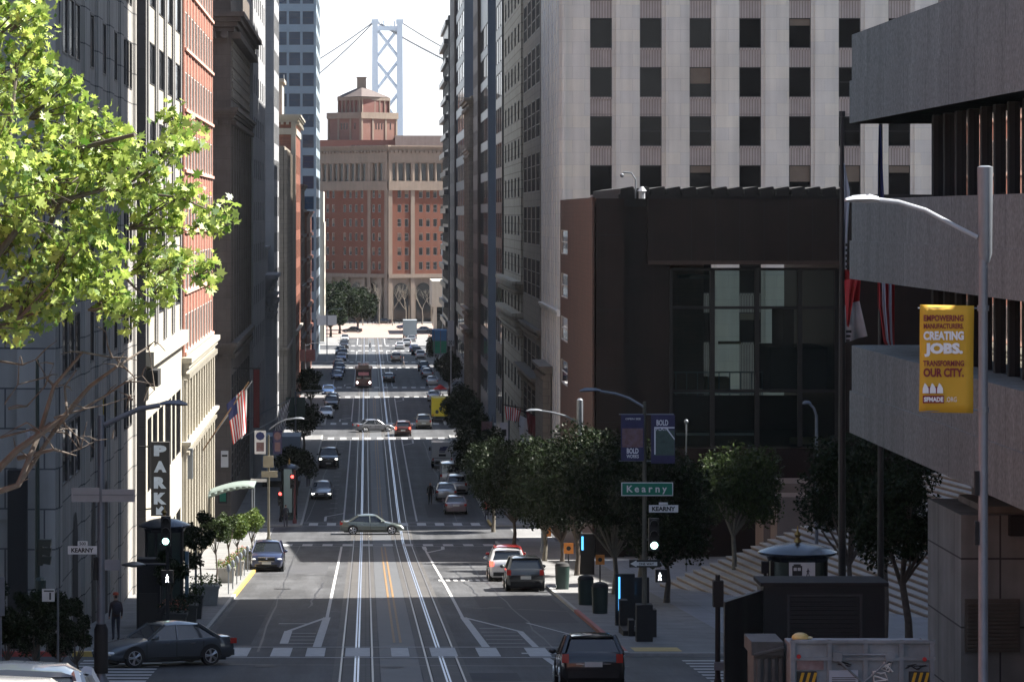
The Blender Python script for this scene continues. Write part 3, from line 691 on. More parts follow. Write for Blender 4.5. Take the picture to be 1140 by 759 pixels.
# ================= right side
# --- pale stone tower (the big grid facing the camera)
r = thing('stone_tower', (31, 276, gz(276)), 'pale stone office tower with flat piers and square dark windows in columns, upper right', 'building')
wall = MB(); z0, z1 = gz(262) - 2, 92; D = 262.0; x0 = 15.3
wall.box(x0 + .45, 54, D + 0.45, 290, z0, z1)
F = W_frame(x0, D)
pxc = [657 + 55.4 * i for i in range(9)]
cols = [(X(q, D) - x0, X(q + 24.5, D) - x0) for q in pxc]
zs = [Z(53.5 + 54.6 * k, D) for k in range(-9, 7)]
rows = sorted((z, z + 2.36) for z in zs if z > z0 + 3)
e = 0
for a, c in cols:
    wall.fbox(F, e, a - 0.30, -0.5, 0, z0, z1); wall.fbox(F, a - 0.297, a, -0.5, -0.13, z0, z1 - .1); wall.fbox(F, c, c + 0.297, -0.5, -0.13, z0, z1 - .1); e = c + 0.30
wall.fbox(F, e, 54 - x0, -0.5, 0, z0, z1)
for a, c in cols:
    e = z0; span = MB()
    for p_, q_ in rows:
        if p_ - e > 0.02: span.fbox(F, a + .002, c - .002, -0.5, -0.22, e, p_); span.fbox(F, a + .004, c - .004, -0.3, -0.14, p_ - 0.16, p_ - 0.003)
        e = q_
        place_window(r, F, a, p_, c - a, q_ - p_, -0.34, glass_k, darkfr, rnd.choice(['plain', 'blind', 'blind2', 'sash', 'plain']))
    span.fbox(F, a + .002, c - .002, -0.5, -0.22, e, z1 - .2); span.fbox(F, a + .01, c - .01, -0.5, -0.42, z0, z1 - .3)
    span.build('spandrel', stone_pink, r)
# street side with fluted piers
F = N_frame(x0, 288.9)
for i in range(9): wall.fbox(F, 0.2 + i * 3.0, 1.7 + i * 3.0, -0.5, 0.0, z0, z1); wall.fbox(F, 1.703 + i * 3.0, 3.197 + i * 3.0, -0.5, -0.22, z0, z1 - .1)
wall.fbox(W_frame(x0 - .2, D), 0, 3.2, 0.003, 0.35, Z(352, D), Z(346, D)); cornice(wall, N_frame(x0, 288), 0, 26, Z(352, D), 0.5, 0.3)
wall.build('wall', stone_pale, r)
b = MB(); cornice(b, N_frame(x0 - .4, 284), 0, 12, Z(425, D), 0.8, 0.7, 4, .6)
b.fbox(N_frame(x0 - .4, 284), 0, 12, -0.3, 0.35, z0, Z(425, D)); b.build('entrance_surround', stone_tan, r)

def south(y0, y1, xx, top, m, name, lab, cols, rows, depth=0.1, gl=glass, fr=darkfr, style='plain', corn=(), pil=0, back=18, west=False):
    r = thing(name, (xx + 9, (y0 + y1) / 2, gz(y0)), lab, 'building'); b = MB(); F = N_frame(xx, y1 - .003); L_ = y1 - y0 - .006
    zb = gz(y0) - 2
    b.box(xx + depth + .02, xx + back, y0, y1 - .01, zb, top)
    facade(r, b, F, 0, L_, zb, top, cols(L_), rows, depth, gl, fr, style)
    for z, h, o in corn: cornice(b, F, 0, L_, z, h, o, 3, 0.9)
    if pil:
        n = int(L_ / pil)
        for i in range(n + 1): b.fbox(F, max(0, i * pil - .35), min(L_, i * pil + .35), 0, .25, zb, top - 1)
    if west:
        Fw = W_frame(xx, y0)
        for z, h, o in corn: cornice(b, Fw, 0, back, z, h, o, 3, 0.9)
    b.build('wall', m, r); return r
r = south(290, 322, 15.3, 74, stone_tan, 'office_building', 'tan stone building with large gridded window panels, left of the pale tower', lambda L: grid(0.5, L - 0.5, 4, 0.78), [(Z(330 - 58 * k, 305), Z(330 - 58 * k, 305) + 3.5) for k in range(0, 12)] + [(7, 12.5), (13.8, 16.5)], 0.09, glass, darkfr, 'grid', corn=((17.3, .7, .5), (13.0, .8, .9)), back=14)
south(322.3, 362, 15.1, 70, stone_cream, 'office_building', 'cream stone building with close horizontal rusticated bands, fourth block front right', lambda L: grid(1, L - 1, 5, 0.45), [(7 + 3.8 * k, 9 + 3.8 * k) for k in range(14)], 0.1, corn=((Z(318, 350), 1.0, .9), (Z(352, 345), 1.0, .9), (Z(365, 345), .6, .5)), back=14)
r = south(362.3, 379, 14.9, 64, dark_tower, 'office_building', 'narrow black building with mirror glass, wedged after the cream banded one', lambda L: grid(.5, L - .5, 3, 0.8), [(6 + 3.9 * k, 8.8 + 3.9 * k) for k in range(14)], 0.05, glass_m, darkfr, back=14)
south(407, 432, 15.0, 66, blue_tower, 'office_building', 'dark building with blue reflecting panes, beyond the third crossing on the right', lambda L: grid(.2, L - .2, 5, 0.85), [(6 + 3.9 * k, 8.9 + 3.9 * k) for k in range(12)], 0.05, glass_m, darkfr, back=45, west=True)
south(432.3, 450, 14.6, 60, brown_tower, 'brick_building', 'dull red brown mid-rise with thin pale ledges, on the shaded right side', lambda L: grid(.5, L - .5, 4, 0.4), [(6 + 3.9 * k, 8.0 + 3.9 * k) for k in range(13)], 0.1, back=16)
south(450.3, 473, 14.3, Z(108, 455), stone_tan, 'classical_building', 'cream classical building with stepped cornice, below the small orange flag', lambda L: grid(.5, L - .5, 5, 0.5), [(6 + 4.2 * k, 9.2 + 4.2 * k) for k in range(8)], 0.1, corn=((Z(120, 455), 1.2, .9), (Z(173, 455), .9, .6), (Z(350, 455), .9, .8), (Z(372, 455), .9, .9)), pil=4.4, back=16, west=True)
south(501, 545, 14.9, 72, blue_tower, 'office_tower', 'navy blue glass tower with rounded bays, right side of the far street', lambda L: grid(.2, L - .2, 5, 0.85), [(6 + 3.9 * k, 8.6 + 3.9 * k) for k in range(16)], 0.05, glass_b, darkfr, back=45)
south(545.3, 574, 14.6, 78, brown_tower, 'office_tower', 'flat brown tower whose blank top reaches beyond the frame, far right of the gap', lambda L: grid(2, L - 2, 3, 0.15), [(6 + 3.9 * k, 8 + 3.9 * k) for k in range(14)], 0.05, back=16)
r = south(598, 640, 14.9, Z(18, 600), dark_tower, 'office_tower', 'black bay-windowed tower edging the sky right of the bridge', lambda L: grid(.3, L - .3, 8, 0.7), [(6 + 3.4 * k, 8.3 + 3.4 * k) for k in range(16)], 0.05, glass_m, darkfr, back=45)
b = MB(); 
for k in range(17): b.fbox(N_frame(14.9, 640), 0.5, 41.5, 0.0, 0.5 + 0.25 * (k % 2), 8 + k * 3.4, 8.9 + k * 3.4)
b.build('bay_bands', dark_tower, r)
r = thing('low_building', (22, 770, gz(770)), 'low whitish building with a flat canopy at the far end, right of the street', 'building')
b = MB(); x0 = X(481, 760); b.box(x0, x0 + 14, 760, 790, gz(760) + 6.2, Z(313, 760)); b.box(x0 + .5, x0 + 13.5, 760.6, 789, Z(335, 760), Z(325, 760))
for i in range(5): b.box(x0 + .3 + i * 3.2, x0 + 1.1 + i * 3.2, 760.3, 761.1, gz(760), Z(325, 760))
b.build('wall', stone_lit, r); b = MB(); b.box(x0 + .8, x0 + 13, 762, 788, gz(760), gz(760) + 6.2); b.build('shop_front', glass, r)
# --- off-frame tower south of the street: the real shade giver over the near crossing
r = thing('office_tower', (66, 132, gz(132)), 'black granite skyscraper standing just outside the right edge of the view', 'building')
b = MB(); b.box(46, 88, 98, 170, gz(132) - 3, 225); b.build('wall', dark_tower, r)
b = MB()
for i in range(12): b.box(47 + i * 3.4, 48.7 + i * 3.4, 97.3, 97.99, gz(98), 224)
for i in range(19): b.box(45.3, 45.99, 99 + i * 3.5, 100.8 + i * 3.5, gz(98), 224)
b.box(46, 88, 170.01, 210, gz(190) - 3, 50); b.build('bay_ribs_and_shade_block', bronze, r)  # low block joined to the ribs: unseen mass added to shade the plaza
# --- off-frame brick building, seen only in reflections
r = thing('brick_building', (-24, 60, gz(60)), 'brick apartment building left of the trees, outside the view and seen in reflections', 'building')
b = MB(); b.box(-36, -12.2, 5, 94, 12, 38); F = S_frame(-12.0, 5); facade(r, b, F, 0, 89, 12, 38, grid(2, 87, 14, 0.4), [(20 + 3.6 * k, 22 + 3.6 * k) for k in range(5)], 0.18, glass, whitefr, 'sash')
b.build('brick_wall', brick, r)

# --- dark granite banking hall
D = 207.0
r = thing('banking_hall', (26, 222, gz(222)), 'dark granite banking hall with deep roof fascia and tall teal glass, right of the street', 'building')
b = MB(); F = W_frame(14.4, D); zt = Z(221, D); zb = gz(210) - 2
U = lambda px: X(px, D) - 14.4
rr = 38.0 - 14.4
b.fbox(F, 0, U(695), -28, 0, zb, zt); b.fbox(F, U(748), U(936), -19.4, -19, zb, Z(440, D + 19))                                   # left fin
b.fbox(F, U(695) + .003, U(748), -28, -1.4, zb, zt - .01)                       # recessed pier
b.fbox(F, U(722), rr, -28, -0.3, Z(293, D), zt - .02)                           # fascia
b.fbox(F, U(936), rr, -28, -0.6, zb, Z(293, D) - .01)                            # right mass
b.fbox(F, U(748), U(936), -1.6, -0.9, zb, Z(500, D))                          # base sill
b.build('wall', bronze, r)
b = MB(); b.poly([(*F.p(U(695) + .05, -1.39), Z(222, D)), (*F.p(U(720), -1.39), Z(222, D)), (*F.p(U(695) + .05, -1.39), Z(302, D))]); 
b = MB(); nf = 15
for i in range(nf):
    px = 692 + i * 17.4; u0_, u1_ = U(px), U(px + 15)
    P = [(u0_, Z(219, D)), (u1_, Z(219, D)), (u1_, Z(208, D)), (u1_ - .1, Z(207.5, D)), (u0_, Z(210, D))]
    i0 = len(b.v); n = len(P)
    for dd in (-1.0, -26): b.v += [(*F.p(u, dd), z) for u, z in P]
    b.f.append(tuple(i0 + k for k in range(n))); b.mi.append(0)
    for k in range(n): b.f.append((i0 + k, i0 + n + k, i0 + n + (k + 1) % n, i0 + (k + 1) % n)); b.mi.append(0)
b.fbox(F, U(690), rr, -26, -1.1, zt - .5, zt + .25)
b.build('roof_louvres', blackmatte, r)
for k, px in enumerate(range(770, 936, 27)):
    q = MB(); q.fbox(F, U(px), U(px) + .035, -.3, -.285, Z(292.5, D), zt - .05); q.build('fascia_joint', blackmatte, r)
for py in (262, 345, 410, 470):
    q = MB(); q.fbox(F, 0.05, U(694), 0.001, .012, Z(py, D), Z(py, D) + .04); q.build('panel_joint', blackmatte, r)
q = MB(); q.fbox(F, U(722), rr, -.3, -.18, Z(294.5, D), Z(290.5, D)); q.build('fascia_lip', mat('bronze_lip', (.06, .035, .028), .35, .2, 1.0, metal=.5), r)
b = MB(); b.lathe(*F.p(U(715.5), -0.6), [(.2, zt - .01), (.2, zt + .45), (.3, zt + .46), (.08, zt + .75)], 8); b.build('roof_lantern', palepole, r)
b = MB(); x_, y_ = F.p(U(709), -1); b.tube([(x_, y_, zt), (x_, y_, zt + 1.2), (x_ - .25, y_, zt + 1.6), (x_ - .8, y_, zt + 1.65)], 0.05); b.ball((x_ - .85, y_, zt + 1.45), .14); b.build('roof_camera', greypole, r)
b = MB(); zg0, zg1 = Z(498, D), Z(300, D)
for px, w_ in ((749, 3), (795, 5), (845, 5), (893, 5), (934, 4)): b.fbox(F, U(px - w_ / 2), U(px + w_ / 2), -1.5, -0.95, zg0, zg1)
for py in (300, 343, 436): b.fbox(F, U(749), U(935), -1.4, -1.0, Z(py + 1.5, D), Z(py - 1.5, D))
b.build('glazing_bars', blackmatte, r)
teal = bpy.data.materials.new('teal_glass'); teal.use_nodes = True; MATS['teal_glass'] = teal
n_ = teal.node_tree; p_ = n_.nodes["Principled BSDF"]; p_.inputs["Base Color"].default_value = (0.02, 0.03, 0.03, 1); p_.inputs["Roughness"].default_value = 0.03
tb = n_.nodes.new("ShaderNodeBsdfTransparent"); tb.inputs[0].default_value = (0.34, 0.46, 0.44, 1); ms = n_.nodes.new("ShaderNodeMixShader"); ms.inputs[0].default_value = 0.72
n_.links.new(p_.outputs[0], ms.inputs[1]); n_.links.new(tb.outputs[0], ms.inputs[2]); n_.links.new(ms.outputs[0], n_.nodes["Material Output"].inputs[0])
edges = [749, 795, 845, 893, 935]
for a, c in zip(edges, edges[1:]):
    b = MB(); b.poly([(*F.p(U(a), -1.2), zg0), (*F.p(U(c), -1.2), zg0), (*F.p(U(c), -1.2), zg1), (*F.p(U(a), -1.2), zg1)]); b.build('glass_pane', teal, r)
b = MB(); b.box(X(855, 214), X(935, 214), 213, 220, Z(436, 214), Z(386, 214)); b.box(X(870, 214), X(882, 214), 213.2, 219, Z(386, 214), Z(344, 214)); b.build('gallery_core', blackmatte, r)
b = MB(); b.box(X(740, 209), X(940, 209), 208.6, 226, Z(500, 209) - .3, Z(498, 209)); b.build('floor', intdark, r)
b = MB()
for px in range(752, 850, 12): b.box(X(px, 211), X(px, 211) + .06, 211, 211.06, Z(440, 211), Z(414, 211))
b.box(X(750, 211), X(850, 211), 211, 211.08, Z(415, 211), Z(413.5, 211)); b.build('gallery_rail', greypole, r)
b = MB(); b.box(X(750, 209.5), X(840, 209.5), 209, 209.6, Z(437.5, 209.5), Z(435, 209.5)); b.box(X(753, 209), X(842, 209), 208.5, 209.2, Z(484, 209), Z(482, 209)); b.build('handrail', palepole, r)
b = MB(); b.box(X(786, 213), X(812, 213), 213, 214.5, Z(436, 213), Z(420, 213)); b.box(X(800, 213), X(825, 213), 213, 213.4, Z(383, 213), Z(380, 213)); b.box(X(880, 212), X(925, 212), 212, 212.6, Z(520, 212), Z(487, 212)); b.build('counter', interior, r)
b = MB(); b.lathe(X(772, 212), 212, [(.1, Z(310, 212)), (1.0, Z(310, 212)), (1.0, Z(306, 212)), (.1, Z(305, 212))], 20); b.build('ring_lamp', greypole, r)
# street side of the hall: a brick reflection modelled as wall and windows
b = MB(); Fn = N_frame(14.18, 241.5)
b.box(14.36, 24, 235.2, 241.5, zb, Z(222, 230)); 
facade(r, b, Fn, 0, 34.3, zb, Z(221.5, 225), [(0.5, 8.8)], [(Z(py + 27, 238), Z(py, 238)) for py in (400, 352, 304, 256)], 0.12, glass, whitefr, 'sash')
b.build('reflected_brick_side', mat('painted_brick_reflection', (0.090, 0.040, 0.026), 0.45, 0.25, 0.5, 0.1, joint=(0.9, 0.3, 0.5), col2=(0.07, 0.03, 0.02), streak=0.3), r, label='hall side wall painted with the reflection of reddish brown brick and pale framed windows')

# --- brutalist concrete building, right foreground
r = thing('concrete_building', (26, 80, gz(80)), 'rough grey concrete building with overhanging rounded floors and dark slit windows, right edge', 'building')
def band(b, zlo, zhi, xs=14.3, yn=40, yf=98.0, bulge=0.55):
    pts = [(xs, yn), (40, yn), (40, yf)]
    for k in range(9):
        t = math.pi / 2 * k / 8; pts.append((xs + bulge - bulge * math.sin(t), yf - bulge + bulge * math.cos(t)))
    b.prism(pts, zlo, zhi)
b = MB()
bands = [(Z(138, 98), Z(40, 98)), (Z(310, 98), Z(222, 98)), (Z(480, 98), Z(384, 98))]
for k, (a, c) in enumerate(bands):
    band(b, a, c)
    band(b, a + 0.0, a + (c - a) * 0.48, 14.24, bulge=.5)
b.build('wall', concrete, r)
b = MB()
for a, c in ((bands[1][1], bands[0][0]), (bands[2][1], bands[1][0])): b.box(15.4, 40, 40, 90.2, a + .004, c - .004)
b.build('window_glass', glass_m, r)
for (a, c) in ((bands[1][1], bands[0][0]), (bands[2][1], bands[1][0])):
    y = 42.0; 
    while y < 90.3:
        m_ = MB(); m_.box(15.27, 15.45, y - .13, y + .13, a + .006, c - .006); m_.build('mullion', blackmatte, r); y += 1.75
b = MB()
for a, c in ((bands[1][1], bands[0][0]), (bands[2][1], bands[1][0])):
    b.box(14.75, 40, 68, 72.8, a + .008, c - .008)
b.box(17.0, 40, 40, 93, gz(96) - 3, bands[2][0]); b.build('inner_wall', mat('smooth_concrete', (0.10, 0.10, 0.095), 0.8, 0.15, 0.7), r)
b = MB(); b.box(15.2, 34, 84.6, 89.6, gz(88) - 3, Z(555, 89.5)); b.box(15.9, 34, 85.2, 88.9, Z(555, 89.5), Z(548, 89.5)); b.build('base_block', mat('board_concrete', (0.25, 0.252, 0.236), 0.85, 0.2, 1.0, 0.15, joint=(2.4, 1.75, 0.0), jcol=(0.05, 0.05, 0.05), streak=0.25, jw=0.025), r)
b = MB(); z1_, z0_ = Z(669, 84.5), Z(723, 84.5); xa, xb = X(1077, 84.5), X(1133, 84.5)
b.box(xa - .06, xb + .06, 84.5, 84.58, z0_ - .06, z1_ + .06); 
for k in range(13): z = z0_ + (z1_ - z0_) * k / 13; b.box(xa, xb, 84.42, 84.52, z, z + .05)
b.build('louvre_vent', mat('vent_metal', (0.11, 0.095, 0.075), 0.6, 0.2, 3.0), r)
b = MB(); b.box(16.4, 16.75, 84.3, 84.6, Z(598, 84), Z(575, 84)); b.build('wall_light', blackmatte, r)

# --- plaza and steps
b = MB(); b.poly([(13.8, 122, gz(122) + .14), (60, 122, gz(122) + .14), (60, 205, gz(205) + .14), (13.8, 205, gz(205) + .14)])
for a, c in zip(range(118, 206, 4), range(122, 210, 4)): pass
b.v, b.f, b.mi = [], [], []
strip(b, 13.9, 58, 122.5, 205, 0.137); b.build('plaza_floor', plaza_m, kind='structure')
r = thing('stone_steps', (28, 160, gz(160)), 'wide flight of granite steps climbing to the right of the paved plaza', 'steps')
tr = MB(); ri = MB()
A_ = R(8); ex_, ey_ = math.sin(A_), -math.cos(A_); nx_, ny_ = math.cos(A_), math.sin(A_)
for k in range(36):
    z = gz(168) + 0.14 + 0.165 * (k + 1); ox, oy = 14.9 + nx_ * 0.43 * k, 168 + ny_ * 0.43 * k
    def q_(s_, t_): return (ox + ex_ * s_ + nx_ * t_, oy + ey_ * s_ + ny_ * t_)
    wd_ = 24 - 0.43 * k
    for (MBx, zl, zh, i_) in ((ri, gz(168) - 4 if k == 0 else z - .3, z - 0.055, 0.03), (tr, z - 0.055, z, 0.0)):
        P = [q_(46, i_), q_(46, wd_), q_(i_, wd_), q_(i_, i_)]
        MBx.hexa([(x, y, zl) for x, y in P] + [(x, y, zh) for x, y in P])
tr.build('tread', steps_m, r, kind='stuff'); ri.build('riser', riser_m, r, kind='stuff')
r = thing('stone_plinth', (24, 186, gz(186)), 'brown granite plinth blocks at the top of the steps below the banking hall', 'plinth')
b = MB(); b.box(X(865, 188), X(905, 188), 188, 191, gz(188), Z(553, 188)); b.box(X(850, 192), X(905, 192), 192, 196, gz(188), Z(538, 192)); b.build('block', granite_br, r)

# --- far end: brick and terracotta office block, its belvedere, the bridge
r = thing('office_block', (5, 880, gz(870)), 'orange brick office block with terracotta colonnade and arched base closing the end of the street', 'building')
cx, cyy = X(432, 858), 858.0
FL = Fr(cx - 24, cyy + 26.5, 24, -26.5); LL = math.hypot(24, 26.5)     # left face, in shade
FR = Fr(cx, cyy, math.cos(R(24)), math.sin(R(24)))                      # right face, in the sun
zb = gz(860) - 1; zc0 = Z(168, 860)
core = MB(); tc_ = MB(); bk = MB(); gl = MB()
zA, zB, zC, zD = Z(305, 860), Z(212, 860), Z(203, 860), Z(181, 860)     # base top, brick top, loggia base, loggia top
def clip_poly(): return [FL.p(0.5, -.5), FL.p(LL, -.7), FR.p(1, -.6), FR.p(46, -.6), (40, 930), (-60, 930), (-60, 890)]
core.prism(clip_poly(), zb, zA - .02); core.build('base_core', terra, r)
core = MB(); core.prism(clip_poly(), zA, zc0); core.build('core', brick_far, r)
for F, L0, pitch in ((FL, LL, 2.25), (FR, 46, 2.05)):
    n = int((L0 - 2.5) / pitch)
    cols = []
    for i in range(n):
        u = (L0 - 2.2 - (i + 1) * pitch) if F is FL else (2.2 + i * pitch)
        g = i % 5
        if g == 2: continue
        cols.append((u + 0.5, u + 1.62))
    rows = [(zA + 1.1 + 3.72 * k, zA + 3.15 + 3.72 * k) for k in range(6)]
    facade(r, bk, F, 0.02, L0 - .02, zA, zB, cols, rows, 0.25, glass, whitefr, 'mix')
    # terracotta strips at the corner and between bays
    us = [0.0, 6.4] if F is FR else [L0 - 1.1, L0 - 7.6]
    for u in us: tc_.fbox(F, u, u + 1.1, 0, 0.3, zb, zc0)
    tc_.fbox(F, 0, L0, 0.002, 0.5, zA - 1.0, zA - .003); tc_.fbox(F, 0, L0, 0.0, 0.55, zB, zC + .3)
    tc_.fbox(F, 0, L0, -0.3, -.25, zC, zc0 - .01)
    tc_.fbox(F, 0, L0, 0.0, 0.4, zD, zc0 - .01); cornice(tc_, F, 0, L0, zc0, 1.4, 1.3, 4, 1.2)
    m = int(L0 / 2.2)
    for i in range(m):
        u = i * 2.2 + .3
        tc_.lathe(*F.p(u + .9 if F is FL else u, 0.12), [(.34, zC + .3), (.27, zD)], 8)
        gl.fbox(F, u + 0.55 + (.9 if F is FL else 0), min(L0 - .2, u + 1.75 + (.9 if F is FL else 0)), -.2, -.15, zC + .5, zD - .3)
    # arches of the base
    na = int(L0 / 6.4)
    for i in range(na):
        u = i * 6.4 + 1.8
        pts = [(u, zb + 1)] + [(u + 2.1 - 2.1 * math.cos(math.pi * t / 10), zA - 4.4 + 2.1 * math.sin(math.pi * t / 10)) for t in range(11)] + [(u + 4.2, zb + 1)]
        gl.poly([(*F.p(a, -.42), z) for a, z in pts])
    for i in range(na + 1):
        u = i * 6.4
        tc_.fbox(F, max(0, u - .1), min(L0, u + 1.3), -.3, 0.2, zb, zA - 1)
bk.build('brick_wall', brick_far, r); tc_.build('terracotta_trim', terra, r); gl.build('loggia_glazing', glass, r)
# roof storeys
b = MB(); 
b.box(X(352, 880), X(445, 880), 880, 900, zc0 + 1, Z(156, 880)); b.build('attic_storey', mat('pink_brick', (0.17, 0.085, 0.066), 0.85, 0.1, 0.5), r)
b = MB(); b.box(X(440, 878), X(500, 878), 878, 900, zc0 + 1, Z(152, 878)); b.prism([(X(440, 878), 878), (X(500, 878), 878), (X(500, 878), 900), (X(440, 878), 900)], Z(152, 878), Z(151, 878))
b.build('penthouse', stone_lit, r)
b = MB()
for i in range(9): b.box(X(456 + i * 5, 877.9), X(459.5 + i * 5, 877.9), 877.85, 877.99, Z(167, 878), Z(163, 878))
for i in range(6): b.box(X(391 + i * 6, 879.9), X(395 + i * 6, 879.9), 879.8, 879.97, Z(166, 880), Z(162, 880))
b.build('attic_window_band', glass, r)
# belvedere
t = thing('belvedere_tower', (X(403, 890), 890, Z(156, 885)), 'brick belvedere with arched loggia and hipped tile roof standing on the far roof', 'tower')
Dt = 886.0; FT = Fr(X(365, 892), 892, X(402, Dt) - X(365, 892), Dt - 892); LT = math.hypot(X(402, Dt) - X(365, 892), 6); FU = Fr(X(402, Dt), Dt, X(442, 892) - X(402, Dt), 7); LU = math.hypot(X(442, 892) - X(402, Dt), 7)
bb = MB(); pts = [FT.p(0, 0), FT.p(LT, 0), FU.p(LU, 0), (X(440, 900), 902), (X(368, 900), 902)]
bb.prism(pts, Z(158, Dt), Z(126, Dt)); bb.build('brick_stage', mat('pink_brick', (0.17, 0.085, 0.066)), t)
tt = MB(); gw = MB()
for F, L_ in ((FT, LT), (FU, LU)):
    tt.fbox(F, -.2, L_ + .2, 0, 0.4, Z(132, Dt), Z(125, Dt))
    for u in (0, L_ * .3, L_ * .66, L_ - .5): tt.fbox(F, u, u + .5, 0, 0.2, Z(157, Dt), Z(132, Dt))
    for u in (L_ * .4, L_ * .48, L_ * .56, L_ * .8): gw.fbox(F, u, u + .35, 0, .03, Z(144, Dt), Z(137, Dt))
tt.build('trim', terra, t); gw.build('small_windows', glass, t)
c2 = [FT.p(LT * .25, -1.2), FT.p(LT - .2, -1.2), FU.p(LU * .85, -1.2), (X(430, 900), 900), (X(380, 900), 900)]
b = MB(); b.prism(c2, Z(125, Dt), Z(110, Dt)); b.build('arcade_core', mat('arch_red', (0.13, 0.05, 0.04), .8), t)
b = MB()
for F, u0_, u1_, n in ((FT, LT * .25, LT - .3, 6), (FU, 0.3, LU * .85, 6)):
    for i in range(n + 1):
        u = u0_ + (u1_ - u0_) * i / n; b.fbox(F, u - .13, u + .13, -1.2, -.85, Z(125, Dt), Z(111, Dt))
    b.fbox(F, u0_ - .2, u1_ + .2, -1.2, -.8, Z(111.5, Dt), Z(108, Dt))
b.build('arcade', terra, t)
b = MB(); ex = 1.5; xs0, xs1, ys0, ys1 = X(374, Dt), X(434, Dt), Dt - .8, 903; xm0, xm1, ym0, ym1 = X(398, 893), X(409, 893), 892, 896
zr0, zr1 = Z(107.5, Dt), Z(97, Dt); xm = X(402.5, Dt)
base = [(xs0, ys0 + 7), (xm, ys0), (xs1, ys0 + 8), (xs1 - 2, ys1), (xs0 + 2, ys1)]; topp = [(xm - 1.1, 892), (xm, 891), (xm + 1.1, 892), (xm + 1, 895), (xm - 1, 895)]
i = len(b.v); b.v += [(x, y, zr0) for x, y in base] + [(x, y, zr1) for x, y in topp]
for k in range(5): b.f.append((k, (k + 1) % 5, 5 + (k + 1) % 5, 5 + k)); b.mi.append(0)
b.f.append((4, 3, 2, 1, 0)); b.mi.append(0); b.f.append((5, 6, 7, 8, 9)); b.mi.append(0)
b.build('tiled_roof', roof_t, t)
b = MB(); b.box(xm - 1.25, xm + 1.25, 891.5, 894, zr1 - .4, Z(86, Dt)); b.box(xm - 1.4, xm + 1.4, 891.3, 894.2, Z(86, Dt), Z(84.8, Dt)); b.build('cupola', terra, t)
# bridge
Dg = 2700.0
r = thing('suspension_bridge', (X(432, Dg), Dg, 0), 'pale blue suspension bridge tower with crossed bracing and thin cables beyond the rooftops', 'bridge')
b = MB(); xl, xr = X(417.5, Dg), X(445, Dg)
zt = Z(22, Dg)
for x, nm in ((xl, 0), (xr, 0)):
    b = MB(); b.hexa([(x - 3.2, Dg - 4, 0), (x + 3.2, Dg - 4, 0), (x + 3.2, Dg + 4, 0), (x - 3.2, Dg + 4, 0), (x - 2.2, Dg - 3, zt), (x + 2.2, Dg - 3, zt), (x + 2.2, Dg + 3, zt), (x - 2.2, Dg + 3, zt)])
    b.box(x - 2.9, x + 2.9, Dg - 3.6, Dg + 3.6, zt - 3.5, zt); b.build('tower_leg', bridge_m, r)
b = MB(); lv = [Z(p, Dg) for p in (30, 66, 102, 138, 180)]
for a, c in zip(lv, lv[1:]):
    b.tube([(xl, Dg, a), (xr, Dg, c)], 1.3, 4); b.tube([(xr, Dg + 1, a), (xl, Dg + 1, c)], 1.3, 4)
b.box(xl, xr, Dg - 2, Dg + 2, zt - 9, zt - 5.5); b.box(xl, xr, Dg - 2, Dg + 2, 56, 64); b.build('cross_bracing', bridge_m, r)
b = MB()
for k in range(5): b.tube([(xl + 4 + k * 3, Dg, zt - 6), (xl + 4 + k * 3, Dg, zt - 1 + (k == 2) * 4)], .5, 4)
b.build('tower_crown', bridge_m, r)
for (x, s, end) in ((xl, -1, (352, 68)), (xl, -1, (352, 85)), (xr, 1, (500, 56)), (xl, 1, (500, 69))):
    b = MB(); P = []
    x1_, z1_ = X(end[0], Dg), Z(end[1], Dg); y1_ = Dg + (260 if end[1] in (68, 56) else 120)
    sx_ = x if end[1] != 69 else xl
    for k in range(11):
        t_ = k / 10 * 1.6; dx = (x1_ - sx_); zz = (zt - 1) + (z1_ - zt + 1) * (1.12 * t_ - 0.12 * t_ * t_)
        P.append((sx_ + dx * t_, Dg + 0 * t_, zz))
    b.tube(P, 0.45 if s < 0 else 0.85, 4); b.build('main_cable', mat('cable_grey', (0.12, 0.125, 0.14), 0.6, 0.0), r)
b = MB(); b.box(-700, 900, Dg - 8, Dg + 8, 56, 62); b.build('deck', bridge_m, r)
# ------------------------------------------------------------------ trees
def leaves(n, clumps, size, seed, lobes=False, up=0.3):
    import numpy as np
    rg = np.random.default_rng(seed); C = np.array([c[:3] for c in clumps]); rad = np.array([c[3] for c in clumps])
    wgt = rad ** 2; idx = rg.choice(len(clumps), n, p=wgt / wgt.sum())
    d = rg.normal(size=(n, 3)); d /= np.linalg.norm(d, axis=1)[:, None]
    pos = C[idx] + d * (rad[idx] * rg.uniform(0.25, 1.0, n) ** 0.6)[:, None]
    nr = rg.normal(size=(n, 3)) + np.array([0, 0, up]) + d * 0.5; nr /= np.linalg.norm(nr, axis=1)[:, None]
    t = rg.normal(size=(n, 3)); t -= nr * (t * nr).sum(1)[:, None]; t /= np.linalg.norm(t, axis=1)[:, None]; u = np.cross(nr, t)
    if lobes:
        ang = [-90, -50, -20, 8, 30, 55, 72, 90, 108, 125, 150, 172, 200, 230]; rr = [.15, .55, .42, .95, .5, .9, .55, 1.15, .55, .9, .5, .95, .42, .55]
        sh = [(math.cos(R(a)) * q * .55, math.sin(R(a)) * q * .55) for a, q in zip(ang, rr)]
    else: sh = [(0, -.5), (.32, 0), (0, .5), (-.32, 0)]
    s = size * rg.uniform(0.45, 1.35, n); m = len(sh)
    V = np.zeros((n, m, 3))
    for k, (a, b_) in enumerate(sh): V[:, k] = pos + t * (a * s)[:, None] + u * (b_ * s)[:, None] - nr * (abs(a) * 0.25 * s)[:, None]
    return V.reshape(-1, 3), m
